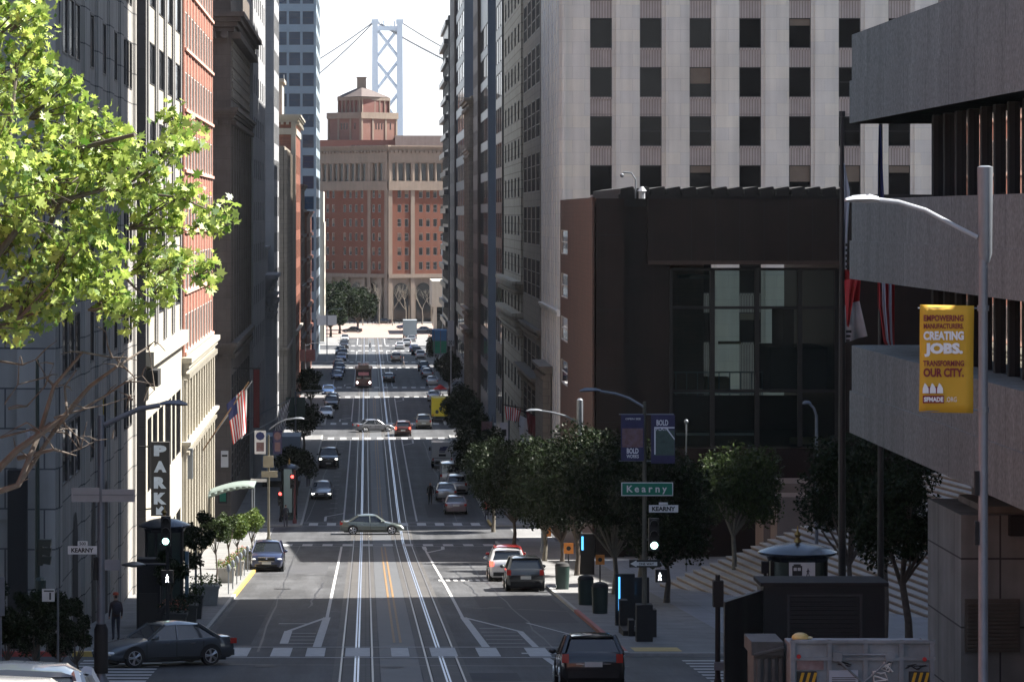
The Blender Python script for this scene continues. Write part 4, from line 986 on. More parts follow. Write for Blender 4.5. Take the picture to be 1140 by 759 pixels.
def leaf_obj(name, V, m, material, parent):
    n = len(V) // m; me = bpy.data.meshes.new(name)
    off = Vector((0, 0, 0)); q = parent
    while q: off += q.location; q = q.parent
    V = V - [off.x, off.y, off.z]
    me.vertices.add(len(V)); me.vertices.foreach_set('co', V.ravel())
    me.loops.add(len(V)); me.loops.foreach_set('vertex_index', list(range(len(V))))
    me.polygons.add(n); me.polygons.foreach_set('loop_start', [i * m for i in range(n)]); me.polygons.foreach_set('loop_total', [m] * n)
    me.materials.append(material); me.update(calc_edges=True)
    o = bpy.data.objects.new(name, me); COL.objects.link(o); o.parent = parent; return o
def make_tree(x, y, h, trunk_h, rx, rz, label, mt=leaf_dark, nl=9000, size=0.22, seed=1, group=None, lean=0.0, barkm=bark, name='street_tree', nclump=26, tr=0.14, zb=None):
    rg = random.Random(seed); zb = gz(y) + 0.1 if zb is None else zb
    r = thing(name, (x, y, zb), label, 'tree', group)
    b = MB(); b.smooth = True; top = Vector((x + lean, y, zb + trunk_h))
    mid_ = Vector((x + lean * .4 + .08, y, zb + trunk_h * .5))
    b.tube([(x, y, zb - .2), (x + .02, y, zb + .3), mid_, top], [tr * 1.35, tr * 1.05, tr * .85, tr * .75], 9)
    clumps = []; cz = zb + trunk_h + (h - trunk_h) * .5; hz = (h - trunk_h) * .5 + .3
    for i in range(nclump):
        a = rg.uniform(0, 6.28); e = math.asin(rg.uniform(-.85, 1)); q = rg.uniform(.55, 1.0)
        c = Vector((x + lean + rx * q * math.cos(e) * math.cos(a) * .78, y + rx * q * math.cos(e) * math.sin(a) * .78, cz + hz * q * math.sin(e) * .78))
        clumps.append((*c, rx * rg.uniform(.24, .42)))
        if i % 3 == 0:
            m_ = top.lerp(c, .5) + Vector((rg.uniform(-.2, .2), rg.uniform(-.2, .2), -.15)); b.tube([top - Vector((0, 0, .25)), m_, c], [tr * .5, tr * .3, tr * .1], 6)
    b.build('trunk', barkm, r)
    V, m = leaves(nl, clumps, size, seed); leaf_obj('crown', V, m, mt, r); return r
def on(px, D): return X(px, D)
RT = [ # px centre, D, top py, crown r, label
 (549, 248, 487, 2.7, 'small dark street tree beyond the others, nearest the dark cars on the right'),
 (572, 224, 488, 2.8, 'dark round street tree over the parked car on the right pavement'),
 (606, 201, 486, 3.0, 'bushy dark street tree beside the tall cylinder lamp mast'),
 (642, 181, 474, 3.2, 'tallest dark street tree of the right hand row, left of the banners'),
 (684, 160, 482, 2.9, 'dense dark street tree just behind the pole with two event banners'),
 (625, 190, 500, 2.6, 'lower dark street tree filling the gap before the cylinder lamp mast'),
 (712, 170, 496, 2.6, 'dark street tree in the gap right behind the signal mast'),
 (742, 152, 492, 2.8, 'dark street tree behind the green street name sign'),
]
for i, (px, D, py, rx, lab) in enumerate(RT):
    zb = gz(D) + .13; h = Z(py, D) - zb
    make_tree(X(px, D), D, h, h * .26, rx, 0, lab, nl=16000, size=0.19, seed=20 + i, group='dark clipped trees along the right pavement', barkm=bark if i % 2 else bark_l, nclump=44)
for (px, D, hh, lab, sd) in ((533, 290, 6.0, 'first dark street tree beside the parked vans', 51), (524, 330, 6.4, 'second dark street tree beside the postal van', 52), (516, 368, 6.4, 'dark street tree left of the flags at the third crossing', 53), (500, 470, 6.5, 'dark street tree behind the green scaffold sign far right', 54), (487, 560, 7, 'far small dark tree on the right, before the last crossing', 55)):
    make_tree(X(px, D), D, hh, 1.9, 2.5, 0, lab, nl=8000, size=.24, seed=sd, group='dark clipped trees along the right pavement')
make_tree(X(816, 165), 165, Z(495, 165) - gz(165), 2.9, 2.9, 0, 'airier tree with pale forked trunk at the foot of the granite steps', mt=leaf_mid, nl=12000, size=.2, seed=60, barkm=bark_l, nclump=40)
make_tree(X(945, 128), 128, Z(478, 128) - gz(128), 2.9, 2.1, 0, 'dark plaza tree beside the black roofed kiosk', nl=12000, size=.16, seed=61, nclump=44, tr=.12)
make_tree(X(1012, 112), 112, Z(505, 112) - gz(112), 2.9, 1.7, 0, 'dark twisted tree beside the concrete base block', nl=9000, size=.15, seed=62, nclump=34, tr=.15, lean=-.25)
make_tree(X(985, 122), 122, Z(480, 122) - gz(122), 3.2, 2.0, 0, 'dark plaza tree under the overhanging concrete floor', nl=10000, size=.16, seed=63, nclump=34, tr=.1)
# far dark trees on the left
for i, (px, D, py, rx) in enumerate(((358, 745, 316, 5.2), (378, 762, 311, 6.0), (398, 790, 320, 5.4), (368, 735, 332, 4.6))):
    zb = gz(D); make_tree(X(px, D), D, Z(py, D) - zb, 2.2, rx, 0, ['leftmost dark evergreen at the far end of the street', 'tallest dark evergreen at the far end of the street', 'right hand dark evergreen beside the bare plaza trees', 'lowest dark evergreen above the far parked cars'][i], nl=14000, size=.5, seed=70 + i, group='evergreens by the far plaza', tr=.3)
# bare trees in front of the arched base
def bare_tree(x, y, h, seed, label, spread=2.2, leafy=True, tr=.16, group=None):
    rg = random.Random(seed); zb = gz(y); r = thing('bare_tree', (x, y, zb), label, 'tree', group); b = MB()
    def grow(p, d, l, rad, lev):
        q = p + d * l; b.tube([p, p.lerp(q, .5) + Vector((rg.uniform(-.08, .08), rg.uniform(-.08, .08), 0)) * l, q], [rad, rad * .8, rad * .6], 5)
        if lev == 0: return
        for i in range(3): grow(q, (d + Vector((rg.uniform(-.8, .8), rg.uniform(-.8, .8), rg.uniform(-.1, .5)))).normalized(), l * rg.uniform(.6, .8), rad * .55, lev - 1)
    grow(Vector((x, y, zb)), Vector((0, 0, 1)), h * .34, tr, 4); b.build('branches', bark_l, r)
for i, (px, D) in enumerate(((404, 830), (422, 835), (437, 828), (452, 832), (470, 836), (482, 826))):
    bare_tree(X(px, D), D, 11, 80 + i, ['bare tree right of the dark evergreens', 'bare tree before the corner pier of the brick block', 'bare tree in front of the first big arch', 'bare tree in front of the second big arch', 'bare tree left of the low white building', 'bare tree against the low white building'][i], group='bare trees in front of the arcade')

# big plane tree, near left: sunlit young leaves above, bare branches below
tx, ty = -7.9, 43.0; tz = gz(43)
r = thing('plane_tree', (tx, ty, tz), 'plane tree with sunlit yellow green leaves filling the upper left corner', 'tree')
b = MB(); b.smooth = True
b.tube([(tx, ty, tz - .3), (tx + .1, ty, tz + 2.5), (tx + .5, ty, tz + 5.5), (tx + 1.0, ty, tz + 9)], [.24, .2, .17, .1], 10)
rg = random.Random(5)
def PP(px, py, D): return Vector((X(px, D), D, Z(py, D)))
limbs = [[(-250, 560), (-60, 430), (30, 300), (90, 180), (110, 120)], [(-250, 520), (-40, 330), (40, 230), (120, 210), (200, 220), (235, 235)], [(-250, 500), (-60, 260), (10, 150), (20, 60)],
         [(-220, 520), (-20, 350), (70, 320), (130, 300), (160, 330)], [(-200, 420), (-60, 240), (30, 180), (150, 150)]]
for l in limbs:
    P = [PP(px, py, 43 + rg.uniform(-.6, .6)) for px, py in l]; b.tube(P, [.10, .06, .04, .026, .014, .01][:len(P)], 7)
bare = [[(-200, 560), (-40, 560), (20, 540), (45, 480), (60, 430), (92, 392), (125, 398)], [(-40, 560), (20, 500), (70, 465), (100, 430), (130, 408), (165, 386)], [(20, 540), (60, 480), (75, 462), (72, 430), (85, 412)],
        [(0, 402), (25, 406), (40, 400), (52, 420), (65, 432)], [(45, 480), (30, 470), (0, 486)], [(60, 465), (95, 455), (120, 450), (150, 440)], [(92, 455), (118, 440), (140, 425), (158, 418), (172, 434), (160, 446)],
        [(60, 430), (50, 420), (20, 428), (5, 450)], [(0, 487), (35, 478), (75, 482), (88, 500), (108, 490), (125, 488)], [(70, 470), (85, 485), (90, 500)], [(20, 510), (60, 500), (85, 507)], [(125, 398), (120, 385), (118, 370)], [(130, 400), (140, 410), (150, 420), (148, 445)], [(0, 520), (18, 505), (55, 470)], [(10, 455), (30, 452), (50, 430), (60, 405)], [(165, 386), (172, 380)], [(145, 440), (140, 455)]]
for l in bare:
    P = [PP(px, py, 43 + rg.uniform(-.25, .25)) for px, py in l]; n = len(P); r0 = .055 if l[0][0] < 0 and n > 5 else (.034 if l[0][1] > 500 else .016)
    b.tube(P, [r0 * (1 - .8 * k / (n - 1)) for k in range(n)], 7)
    for k in range(1, n):
        if rg.random() < .8:
            d = Vector((rg.uniform(-1, 1), rg.uniform(-.3, .3), rg.uniform(-.5, 1))).normalized() * rg.uniform(.12, .4)
            b.tube([P[k], P[k] + d * .5 + Vector((0, 0, .02)), P[k] + d], [.012, .008, .004], 5)
cl = []
spots = [(15, 30, 1.0), (-20, 100, 1.0), (25, 95, .8), (60, 110, .7), (100, 140, .75), (60, 175, 1.0), (130, 160, .55), (10, 200, 1.1), (90, 210, 1.0), (150, 200, .75), (190, 165, .4), (165, 235, .7), (205, 215, .4), (225, 245, .35), (30, 270, 1.0), (110, 275, .9), (165, 290, .6), (200, 290, .45), (230, 300, .28), (60, 330, .8), (130, 325, .6), (150, 345, .35), (10, 340, .7), (5, 370, .35), (210, 150, .22), (195, 133, .22), (240, 238, .2), (40, 25, .5), (45, 60, .35), (85, 300, .7), (-60, 200, 1.6), (-90, 60, 1.6), (-80, 330, 1.3), (185, 320, .3)]
tw = b
for px, py, q in spots:
    c0 = Vector((X(px, 43), 43 + rg.uniform(-1.0, 1.0), Z(py, 43)))
    k = 3 if q > .5 else 1
    cl.append((*c0, max(.3, q * .6))); cl.append((*c0, q * .46))
    for j in range(k):
        c = c0 + (Vector((rg.uniform(-1, 1), rg.uniform(-1, 1), rg.uniform(-1, 1))) * q * .46 if k > 1 else Vector((0, 0, 0)))
        cl.append((*c, q * (.50 if k == 1 else rg.uniform(.22, .38))))
        for g in range(3): e = c + Vector((rg.uniform(-1, 1), rg.uniform(-1, 1), rg.uniform(-.6, .9))) * q * .45; tw.tube([c0 - Vector((q * .5, 0, q * .35)), c.lerp(e, .4), e], [.014, .009, .004], 5)
tw.build('trunk', bark, r)
V, m = leaves(9500, cl, 0.155, 9, lobes=True, up=.4); leaf_obj('crown', V, m, leaf_plane, r)

# near left clipped shrubs on trunks (shade)
for i, (px, py, D, rx) in enumerate(((8, 648, 93, .78), (38, 655, 95, .72), (66, 665, 97, .62), (84, 668, 99, .55))):
    zb = gz(D) + .13; h = Z(py, D) - zb
    make_tree(X(px, D), D, h, h * .34, rx, 0, ['leftmost clipped tree on a thin stem at the near left corner', 'second clipped tree from the left edge at the near corner', 'clipped tree left of the parking notice post', 'last clipped tree behind the parking notice post'][i], nl=6500, size=.09, seed=90 + i, group='clipped trees at the near left corner', tr=.045, nclump=30)
# left pavement: planters with small trees and flowers
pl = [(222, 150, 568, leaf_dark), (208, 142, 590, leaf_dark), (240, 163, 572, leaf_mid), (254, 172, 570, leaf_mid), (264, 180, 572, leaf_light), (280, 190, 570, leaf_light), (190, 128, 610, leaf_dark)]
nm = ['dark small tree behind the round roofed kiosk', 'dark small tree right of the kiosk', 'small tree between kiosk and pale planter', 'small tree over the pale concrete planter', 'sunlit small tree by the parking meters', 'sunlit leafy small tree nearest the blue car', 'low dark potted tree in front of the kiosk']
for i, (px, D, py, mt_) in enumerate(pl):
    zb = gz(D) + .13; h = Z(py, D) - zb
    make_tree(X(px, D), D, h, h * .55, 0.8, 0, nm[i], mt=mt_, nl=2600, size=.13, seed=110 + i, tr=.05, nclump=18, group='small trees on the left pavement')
def planter(x, y, w_, h_, label, m_, fl=True, mt_=leaf_light, seed=3):
    r = thing('planter', (x, y, gz(y) + .13), label, 'planter', 'planters on the left pavement'); z = gz(y) + .13
    b = MB(); P = [(x - w_ * .42, y - w_ * .42), (x + w_ * .42, y - w_ * .42), (x + w_ * .42, y + w_ * .42), (x - w_ * .42, y + w_ * .42)]; Q = [(x + (a - x) * 1.19, y + (c - y) * 1.19) for a, c in P]
    b.hexa([(*p, z - .12) for p in P] + [(*p, z + h_) for p in Q]); b.box(x - w_ * .54, x + w_ * .54, y - w_ * .54, y + w_ * .54, z + h_ - .1, z + h_ + .02); b.build('tub', m_, r)
    V, m = leaves(500, [(x + dx * w_ * .3, y + dy * w_ * .3, z + h_ + .12, w_ * .34) for dx in (-1, 0, 1) for dy in (-1, 0, 1)], .11, seed); leaf_obj('foliage', V, m, mt_, r)
    if fl: V, m = leaves(120, [(x + dx * w_ * .3, y, z + h_ + .25, w_ * .3) for dx in (-1, 0, 1)], .07, seed + 1); leaf_obj('flowers', V, m, flower, r)
for (px, D, w_, h_, lab, m_, fl, mt_) in ((193, 126, 1.0, .95, 'dark planter of red flowers behind the grey saloon', pot_d, True, leaf_dark), (207, 133, .9, .9, 'dark planter of greenery right of the kiosk', pot_d, False, leaf_dark), (214, 139, .9, 1.0, 'dark square planter farther up the shaded pavement', pot_d, False, leaf_mid),
                           (229, 150, 1.2, .9, 'pale concrete planter with a green bush', pot, False, leaf_light), (252, 172, .9, .8, 'sunlit planter box behind the parking meters', pot, True, leaf_light), (262, 181, .9, .8, 'sunlit flower planter next to the front of the blue car', pot, True, leaf_light), (272, 191, .9, .8, 'far sunlit flower planter under the leafy small tree', pot, True, leaf_light)):
    planter(X(px, D), D, w_, h_, lab, m_, fl, mt_, int(px))

# ------------------------------------------------------------------ cars
def paint(name, col, metal=.35, rough=.28): return mat('paint_' + name, col, rough, 0.03, 1.0, metal=metal, coat=1.0)
TYPES = { # L, W, H, belt, hood front z, hood rear z, trunk z, cabin base (front,rear), roof (front, rear), wheel r
 'sedan': (4.7, 1.82, 1.45, .93, .70, .92, .98, (.95, -1.75), (.25, -1.00), .33),
 'suv':   (4.7, 1.90, 1.70, 1.08, .92, 1.08, 1.10, (1.15, -2.22), (.55, -1.85), .37),
 'wagon': (4.8, 1.86, 1.58, 1.00, .80, 1.00, 1.05, (1.05, -2.25), (.40, -1.75), .36),
 'pickup':(5.5, 2.00, 1.90, 1.20, 1.10, 1.20, 1.15, (1.0, -1.0), (.45, -.75), .40),
 'van':   (5.2, 1.95, 2.15, 1.15, .95, 1.15, 1.15, (1.85, -2.55), (1.25, -2.45), .36),
}
def hz_c(hf): return hf - .17
def car_proto(kind, pm, lights=False, brake=False, solid=False, platem=plate):
    L_, W, H, belt, hf, hr, tk, cb, rf, wr = TYPES[kind]; hw = W / 2; f = L_ / 2
    r = thing('parked_car', (0, 0, 0), 'x', 'car'); B = MB(); B.smooth = True
    st = [(-f, .42, tk - .30, .80), (-f + .05, .30, tk - .10, .90), (-f + .22, .24, tk - .02, .965), (-f + .6, .22, tk, .99), (cb[1], .22, belt + .03, 1.0), (-.4, .20, belt, 1.0), (.6, .20, belt - .01, 1.0), (cb[0], .20, hr, 1.0), (f - .75, .22, hf + .10, .985), (f - .25, .24, hf, .95), (f - .06, .30, hf - .10, .86), (f, .40, hf - .24, .74)]
    if kind in ('suv', 'wagon', 'van'): st[0] = (-f, .42, belt - .25, .86); st[1] = (-f + .05, .32, belt - .05, .93); st[2] = (-f + .18, .25, belt, .98); st[3] = (-f + .5, .22, belt + .02, 1.0)
    st = sorted(st); rings = []
    for (y, zl, zt_, q) in st:
        w_ = hw * q; zm = zl + (zt_ - zl) * .45; zs_ = zl + (zt_ - zl) * .80
        half = [(w_ * .86, zl), (w_ * .97, zl + .10), (w_, zm), (w_ * .985, zs_), (w_ * .93, zt_ - .02), (w_ * .80, zt_ + .015), (w_ * .4, zt_ + .04)]
        rings.append([(x, y, z) for x, z in half] + [(-x, y, z) for x, z in reversed(half)])
    n = len(rings[0]); i0 = 0
    for rg_ in rings: B.v += rg_
    for k in range(len(rings) - 1):
        for q in range(n): j = (q + 1) % n; B.f.append((k * n + q, k * n + j, (k + 1) * n + j, (k + 1) * n + q)); B.mi.append(0)
    B.f.append(tuple(reversed(range(n)))); B.mi.append(0); B.f.append(tuple((len(rings) - 1) * n + q for q in range(n))); B.mi.append(0)
    body = B.build('body', pm, r)
    # greenhouse
    bz = belt - .02; wb, wt = hw * .93, hw * .72; rz_ = H - .06
    if kind == 'van': wt = hw * .86
    G = MB(); Pb = [(-wb, cb[1]), (wb, cb[1]), (wb, cb[0]), (-wb, cb[0])]; Pt = [(-wt, rf[1]), (wt, rf[1]), (wt, rf[0]), (-wt, rf[0])]
    G.hexa([(*p, bz) for p in Pb] + [(*p, rz_) for p in Pt]); G.build('glasshouse', carglass if not solid else pm, r)
    Rf = MB(); Rf.smooth = True
    sec = []
    for y, dz in ((rf[1] - .10, -.04), (rf[1] + .15, .0), ((rf[0] + rf[1]) / 2, .05), (rf[0] - .15, .02), (rf[0] + .06, -.03)):
        sec.append([(-wt - .03, y, rz_ - .02 + dz * .3), (-wt * .8, y, rz_ + .045 + dz), (0, y, rz_ + .07 + dz), (wt * .8, y, rz_ + .045 + dz), (wt + .03, y, rz_ - .02 + dz * .3), (0, y, rz_ - .035)])
    for s_ in sec: Rf.v += s_
    for k in range(4):
        for q in range(6): j = (q + 1) % 6; Rf.f.append((k * 6 + j, k * 6 + q, (k + 1) * 6 + q, (k + 1) * 6 + j)); Rf.mi.append(0)
    Rf.f.append(tuple(range(6))); Rf.mi.append(0); Rf.f.append(tuple(24 + q for q in reversed(range(6)))); Rf.mi.append(0)
    def lerp(a, b_, t): return tuple(a[i] + (b_[i] - a[i]) * t for i in range(3))
    for sx_ in (-1, 1):
        for (a, b_, w_) in (((sx_ * wb, cb[0], bz), (sx_ * wt, rf[0], rz_), .045), ((sx_ * wb, cb[1], bz), (sx_ * wt, rf[1], rz_), .075), ((sx_ * wb, -.15, bz), (sx_ * wt, -.18, rz_), .04)):
            Rf.tube([a, b_], w_, 5)
    if kind in ('suv', 'van', 'wagon'):
        for sx_ in (-1, 1): Rf.tube([(sx_ * wb, cb[1] + .75, bz), (sx_ * wt, rf[1] + .55, rz_)], .05, 5)
    Rf.build('roof', pm, r)
    wy = (f - .88, -f + (.95 if kind != 'van' else 1.05))
    A = MB()
    for y in wy:
        for s_ in (-1, 1):
            pts = [(y + (wr + .07) * math.cos(t * math.pi / 10), wr + (wr + .07) * math.sin(t * math.pi / 10)) for t in range(11)]
            x0 = s_ * (hw - .10); x1_ = s_ * (hw + .004)
            i = len(A.v); A.v += [(x1_, a, z) for a, z in pts] + [(x0, a, z) for a, z in pts]
            A.f.append(tuple(i + k for k in range(11))); A.mi.append(0); A.f.append(tuple(i + 11 + k for k in reversed(range(11)))); A.mi.append(0)
            for k in range(10): A.f.append((i + k, i + 11 + k, i + 12 + k, i + k + 1)); A.mi.append(0)
    A.box(-hw * .8, hw * .8, -f + .3, f - .3, .16, .3)
    A.build('underbody', blackmatte, r)
    for y in wy:
        for s_ in (-1, 1):
            T = MB(); T.smooth = True
            def cyl(mb, rad, xa, xb, nn=18):
                i = len(mb.v)
                for x in (xa, xb):
                    for k in range(nn): a = 2 * math.pi * k / nn; mb.v.append((x, y + rad * math.cos(a), wr + rad * math.sin(a)))
                mb.f.append(tuple(i + k for k in range(nn))); mb.mi.append(mb.cur); mb.f.append(tuple(i + nn + k for k in reversed(range(nn)))); mb.mi.append(mb.cur)
                for k in range(nn): j = (k + 1) % nn; mb.f.append((i + k, i + j, i + nn + j, i + nn + k)); mb.mi.append(mb.cur)
            cyl(T, wr, s_ * (hw - .22), s_ * (hw + .015)); w_ = T.build('wheel', tyre, r)
            Rm = MB(); cyl(Rm, wr * .22, s_ * (hw - .02), s_ * (hw + .03), 10)
            for k in range(5):
                a = k * 1.2566; c_, s2_ = math.cos(a), math.sin(a); x0, x1_ = s_ * (hw + .017), s_ * (hw + .028)
                for da in (-.14, .14):
                    a2 = a + da; Rm.tube([(x1_, y, wr), (x1_, y + wr * .70 * math.cos(a2), wr + wr * .70 * math.sin(a2))], .022, 4)
            nn = 18; i = len(Rm.v); x1_ = s_ * (hw + .022)
            for rad in (wr * .66, wr * .74):
                for k in range(nn): a = 2 * math.pi * k / nn; Rm.v.append((x1_, y + rad * math.cos(a), wr + rad * math.sin(a)))
            for k in range(nn): j = (k + 1) % nn; Rm.f.append((i + k, i + j, i + nn + j, i + nn + k)); Rm.mi.append(0)
            Rm.build('rim', rim, w_)
    q = MB(); q.tube([(-.05, f - .02, hz_c(hf)), (.05, f - .02, hz_c(hf))], .05, 6); q.build('badge', chrome, r)
    q = MB(); q.box(-hw * .55, hw * .55, -f - .012, -f + .02, (tk if kind in ('sedan', 'pickup') else belt) - .30, (tk if kind in ('sedan', 'pickup') else belt) - .285); q.build('boot_seam', chrome if kind == 'wagon' else blackmatte, r)
    hz = hf - .20
    for s_ in (-1, 1):
        q = MB(); q.smooth = True; q.ball((s_ * hw * .72, f - .13, hz), .5, 10, 6, (.38, .26, .17)); q.build('headlight', headon if lights else headl, r)
        q = MB(); tz_ = (tk if kind in ('sedan', 'pickup') else belt) - .16
        q.box(s_ * hw * .86 - .13, s_ * hw * .86 + .07 * 1, -f - .02, -f + .2, tz_ - .10, tz_ + (.08 if kind == 'sedan' else .16)); q.build('tail_light', brakeon if brake else redlamp, r)
        q = MB(); q.smooth = True; q.ball((s_ * (hw + .10), cb[0] - .25, belt + .06), .12, 8, 5, (1, .6, .75)); q.tube([(s_ * hw * .9, cb[0] - .22, belt), (s_ * (hw + .05), cb[0] - .25, belt + .04)], .025, 4); q.build('side_mirror', pm, r)
        q = MB()
        for dy_ in (1.02, -.10, -1.12): q.box(s_ * (hw + .002) - .006, s_ * (hw + .002) + .006, dy_ - .008, dy_ + .008, .34, belt - .08)
        q.box(s_ * (hw + .003) - .008, s_ * (hw + .003) + .008, -1.3, 1.2, .30, .335); q.build('door_seam', blackmatte, r)
        q = MB()
        for dy_ in (.55, -.45): q.box(s_ * (hw + .004) - .015, s_ * (hw + .004) + .015, dy_ - .35, dy_ - .17, belt - .17, belt - .14)
        q.build('door_handle', chrome, r)
    q = MB(); q.box(-hw * .5, hw * .5, f - .06, f + .012, hz - .12, hz + .10); q.box(-hw * .62, hw * .62, f - .1, f + .006, .30, .42); q.build('grille', blackmatte, r)
    q = MB(); q.box(-hw * .5, hw * .5, f - .02, f + .022, hz + .095, hz + .115); q.box(-hw * .48, hw * .48, f - .02, f + .02, hz - .13, hz - .11); q.build('grille_trim', chrome, r)
    q = MB(); q.box(-.26, .26, f, f + .03, .44, .56); q.build('front_plate', platem, r)
    q = MB(); pz = .62 if kind != 'sedan' else .70; q.box(-.26, .26, -f - .035, -f - .005, pz, pz + .15); q.build('rear_plate', platem, r)
    q = MB(); q.box(-hw * .8, hw * .8, -f - .03, -f + .1, .30, .50); q.build('rear_bumper', blackmatte if kind != 'sedan' else pm, r)
    return r
PROTO = {}
def car(kind, pname, col, px, D, rz, label, group='cars in the street', cat='car', name='parked_car', lights=False, brake=False, metal=.35, dz=0.0, Xw=None, scale=1):
    k = (kind, pname, lights, brake)
    if k not in PROTO: PROTO[k] = r = car_proto(kind, paint(pname, col, metal), lights, brake)
    else: r = copy_tree(PROTO[k])
    r.name = name; r['label'] = label; r['category'] = cat; r['group'] = group
    x = X(px, D) if Xw is None else Xw
    sl_ = math.atan((gz(D + 2) - gz(D - 2)) / 4); c = math.cos(rz)
    r.rotation_mode = 'XYZ'
    # heading: local +Y is the car's front; pitch with the slope along the street
    M = Matrix.Rotation(sl_, 4, 'X') @ Matrix.Rotation(rz, 4, 'Z'); r.rotation_euler = M.to_euler()
    r.location = (x, D, gz(D) + dz + .005); return r
TO, AWAY = math.pi, 0.0      # facing the camera / driving away
car('wagon', 'black', (.012, .012, .016), 655, 100.2, AWAY, 'black estate car with chrome badge driving away at the bottom of the picture', 'cars on the near crossing', name='moving_car')
PR = car('sedan', 'dark_grey', (.065, .078, .092), 181, 113.2, R(180 - 61) , 'dark grey saloon with alloy wheels turning out of the near left corner', 'cars on the near crossing', name='moving_car')
car('sedan', 'sage', (.10, .12, .11), 414, 245.5, R(-90), 'grey green saloon crossing the street at the second crossing', 'cars crossing the street', name='moving_car')
car('suv', 'navy', (.02, .028, .07), 298, 190.5, TO, 'dark blue off-roader parked facing the camera beside the yellow kerb', 'cars parked at the left kerb', lights=False)
car('sedan', 'white', (.62, .62, .63), 34, 24, TO, 'white car roof cut by the lower left corner of the frame', 'cars at the lower left edge', Xw=-2.85)
car('sedan', 'blue_grey', (.08, .10, .14), 88, 32, TO, 'blue grey car just behind the white one in the lower left corner', 'cars at the lower left edge', Xw=-3.45)
car('suv', 'charcoal', (.03, .033, .036), 583, 167.3, AWAY, 'dark grey off-roader parked at the right kerb facing away', 'cars parked at the right kerb')
car('suv', 'white', (.62, .62, .63), 566, 178.5, AWAY, 'white off-roader half hidden ahead of the dark grey one', 'cars parked at the right kerb', brake=True, Xw=7.55)
car('wagon', 'red', (.30, .02, .02), 573, 187, AWAY, 'red estate car parked ahead of the white off-roader', 'cars parked at the right kerb', Xw=7.95)
car('sedan', 'maroon_silver', (.22, .17, .18), 507, 271.5, AWAY, 'dusty pink saloon nearest the crossing behind the silver cars', 'cars parked at the right kerb')
car('sedan', 'silver', (.36, .37, .38), 496.5, 287.5, AWAY, 'silver saloon double parked beside the pink one', 'cars parked at the right kerb', metal=.6)
car('suv', 'pale_silver', (.45, .45, .45), 508, 294.5, AWAY, 'pale off-roader tucked against the kerb behind the silver saloon', 'cars parked at the right kerb')
car('van', 'plain_white', (.6, .6, .6), 501, 305, AWAY, 'plain white van parked ahead of the silver cars', 'vans parked at the right kerb', cat='van', name='parked_van')
car('pickup', 'black_truck', (.015, .016, .02), 366, 330, TO, 'black off-roader facing the camera on the left beyond the second crossing', 'cars parked at the left kerb', lights=True)
car('sedan', 'light_grey', (.28, .30, .33), 358, 289, TO, 'grey saloon with lit headlights coming towards the camera on the left', 'cars parked at the left kerb', lights=True, name='moving_car')
car('sedan', 'mid_grey', (.13, .135, .15), 416, 391, R(-68), 'silver saloon turning across the third crossing', 'cars crossing the street', name='moving_car')
car('suv', 'rust', (.10, .03, .022), 448.5, 384, AWAY, 'dark red off-roader driving away over the third crossing', 'cars driving away', brake=True, name='moving_car')
car('suv', 'tan', (.28, .25, .20), 471.5, 398, AWAY, 'tan off-roader waiting beside the dark red one', 'cars driving away', name='moving_car')
for i_, (px, D, pn, kd, hd_) in enumerate(((369, 442, 'charcoal', 'suv', 1), (363, 420, 'white', 'sedan', 1), (380, 605, 'navy2', 'sedan', 1), (381.5, 618, 'charcoal', 'suv', 1), (377, 566, 'rust', 'suv', 1), (481, 508, 'silver', 'sedan', 0), (468, 612, 'white', 'suv', 0), (461, 648, 'navy2', 'sedan', 0), (474, 545, 'blue3', 'sedan', 0), (370, 455, 'silver', 'sedan', 1), (433, 520, 'charcoal', 'sedan', 0), (441, 600, 'tan', 'suv', 0))):
    car(kd, pn, {'navy2': (.03, .05, .14), 'blue3': (.05, .10, .22)}.get(pn, (.3, .3, .3)), px, D, TO if hd_ else AWAY, ['charcoal off-roader at the left kerb just beyond the third crossing', 'white saloon nearest the third crossing at the far left kerb', 'navy saloon at the left kerb beyond the fifth crossing', 'charcoal off-roader behind the navy saloon beyond the fifth crossing', 'dark red off-roader at the front of the tight left row', 'silver saloon at the right kerb before the small canopies', 'white off-roader at the right kerb past the fifth crossing', 'navy saloon at the right kerb near the last crossing', 'blue saloon between two off-roaders at the far right kerb', 'silver saloon between dark cars at the left kerb, fourth block', 'charcoal saloon driving away beside the cable car', 'tan off-roader driving away beyond the cable car'][i_], 'cars far down the street')
LPK = [(375, 528, 'navy2', (.03, .05, .14), 'sedan', 'nearest dark blue saloon in the tight row at the far left kerb'), (376.5, 540, 'blue3', (.05, .10, .22), 'sedan', 'second blue saloon in the tight row at the far left kerb'), (378, 553, 'navy2', (.03, .05, .14), 'suv', 'farthest blue off-roader in the tight row at the far left kerb'),
       (365.5, 478, 'blue3', (.05, .10, .22), 'sedan', 'blue saloon alone by the fourth crossing at the left kerb'), (379, 632, 'light_grey', (.28, .30, .33), 'suv', 'grey off-roader facing the camera before the last crossing'), (383, 668, 'black_truck', (.015, .016, .02), 'suv', 'black off-roader farthest down the left side'), (384, 712, 'pale_silver', (.45, .45, .45), 'sedan', 'pale saloon farthest down the left side below the evergreens')]
for px, D, pn, co, kd, lab in LPK: car(kd, pn, co, px, D, TO, lab, 'cars parked at the left kerb')
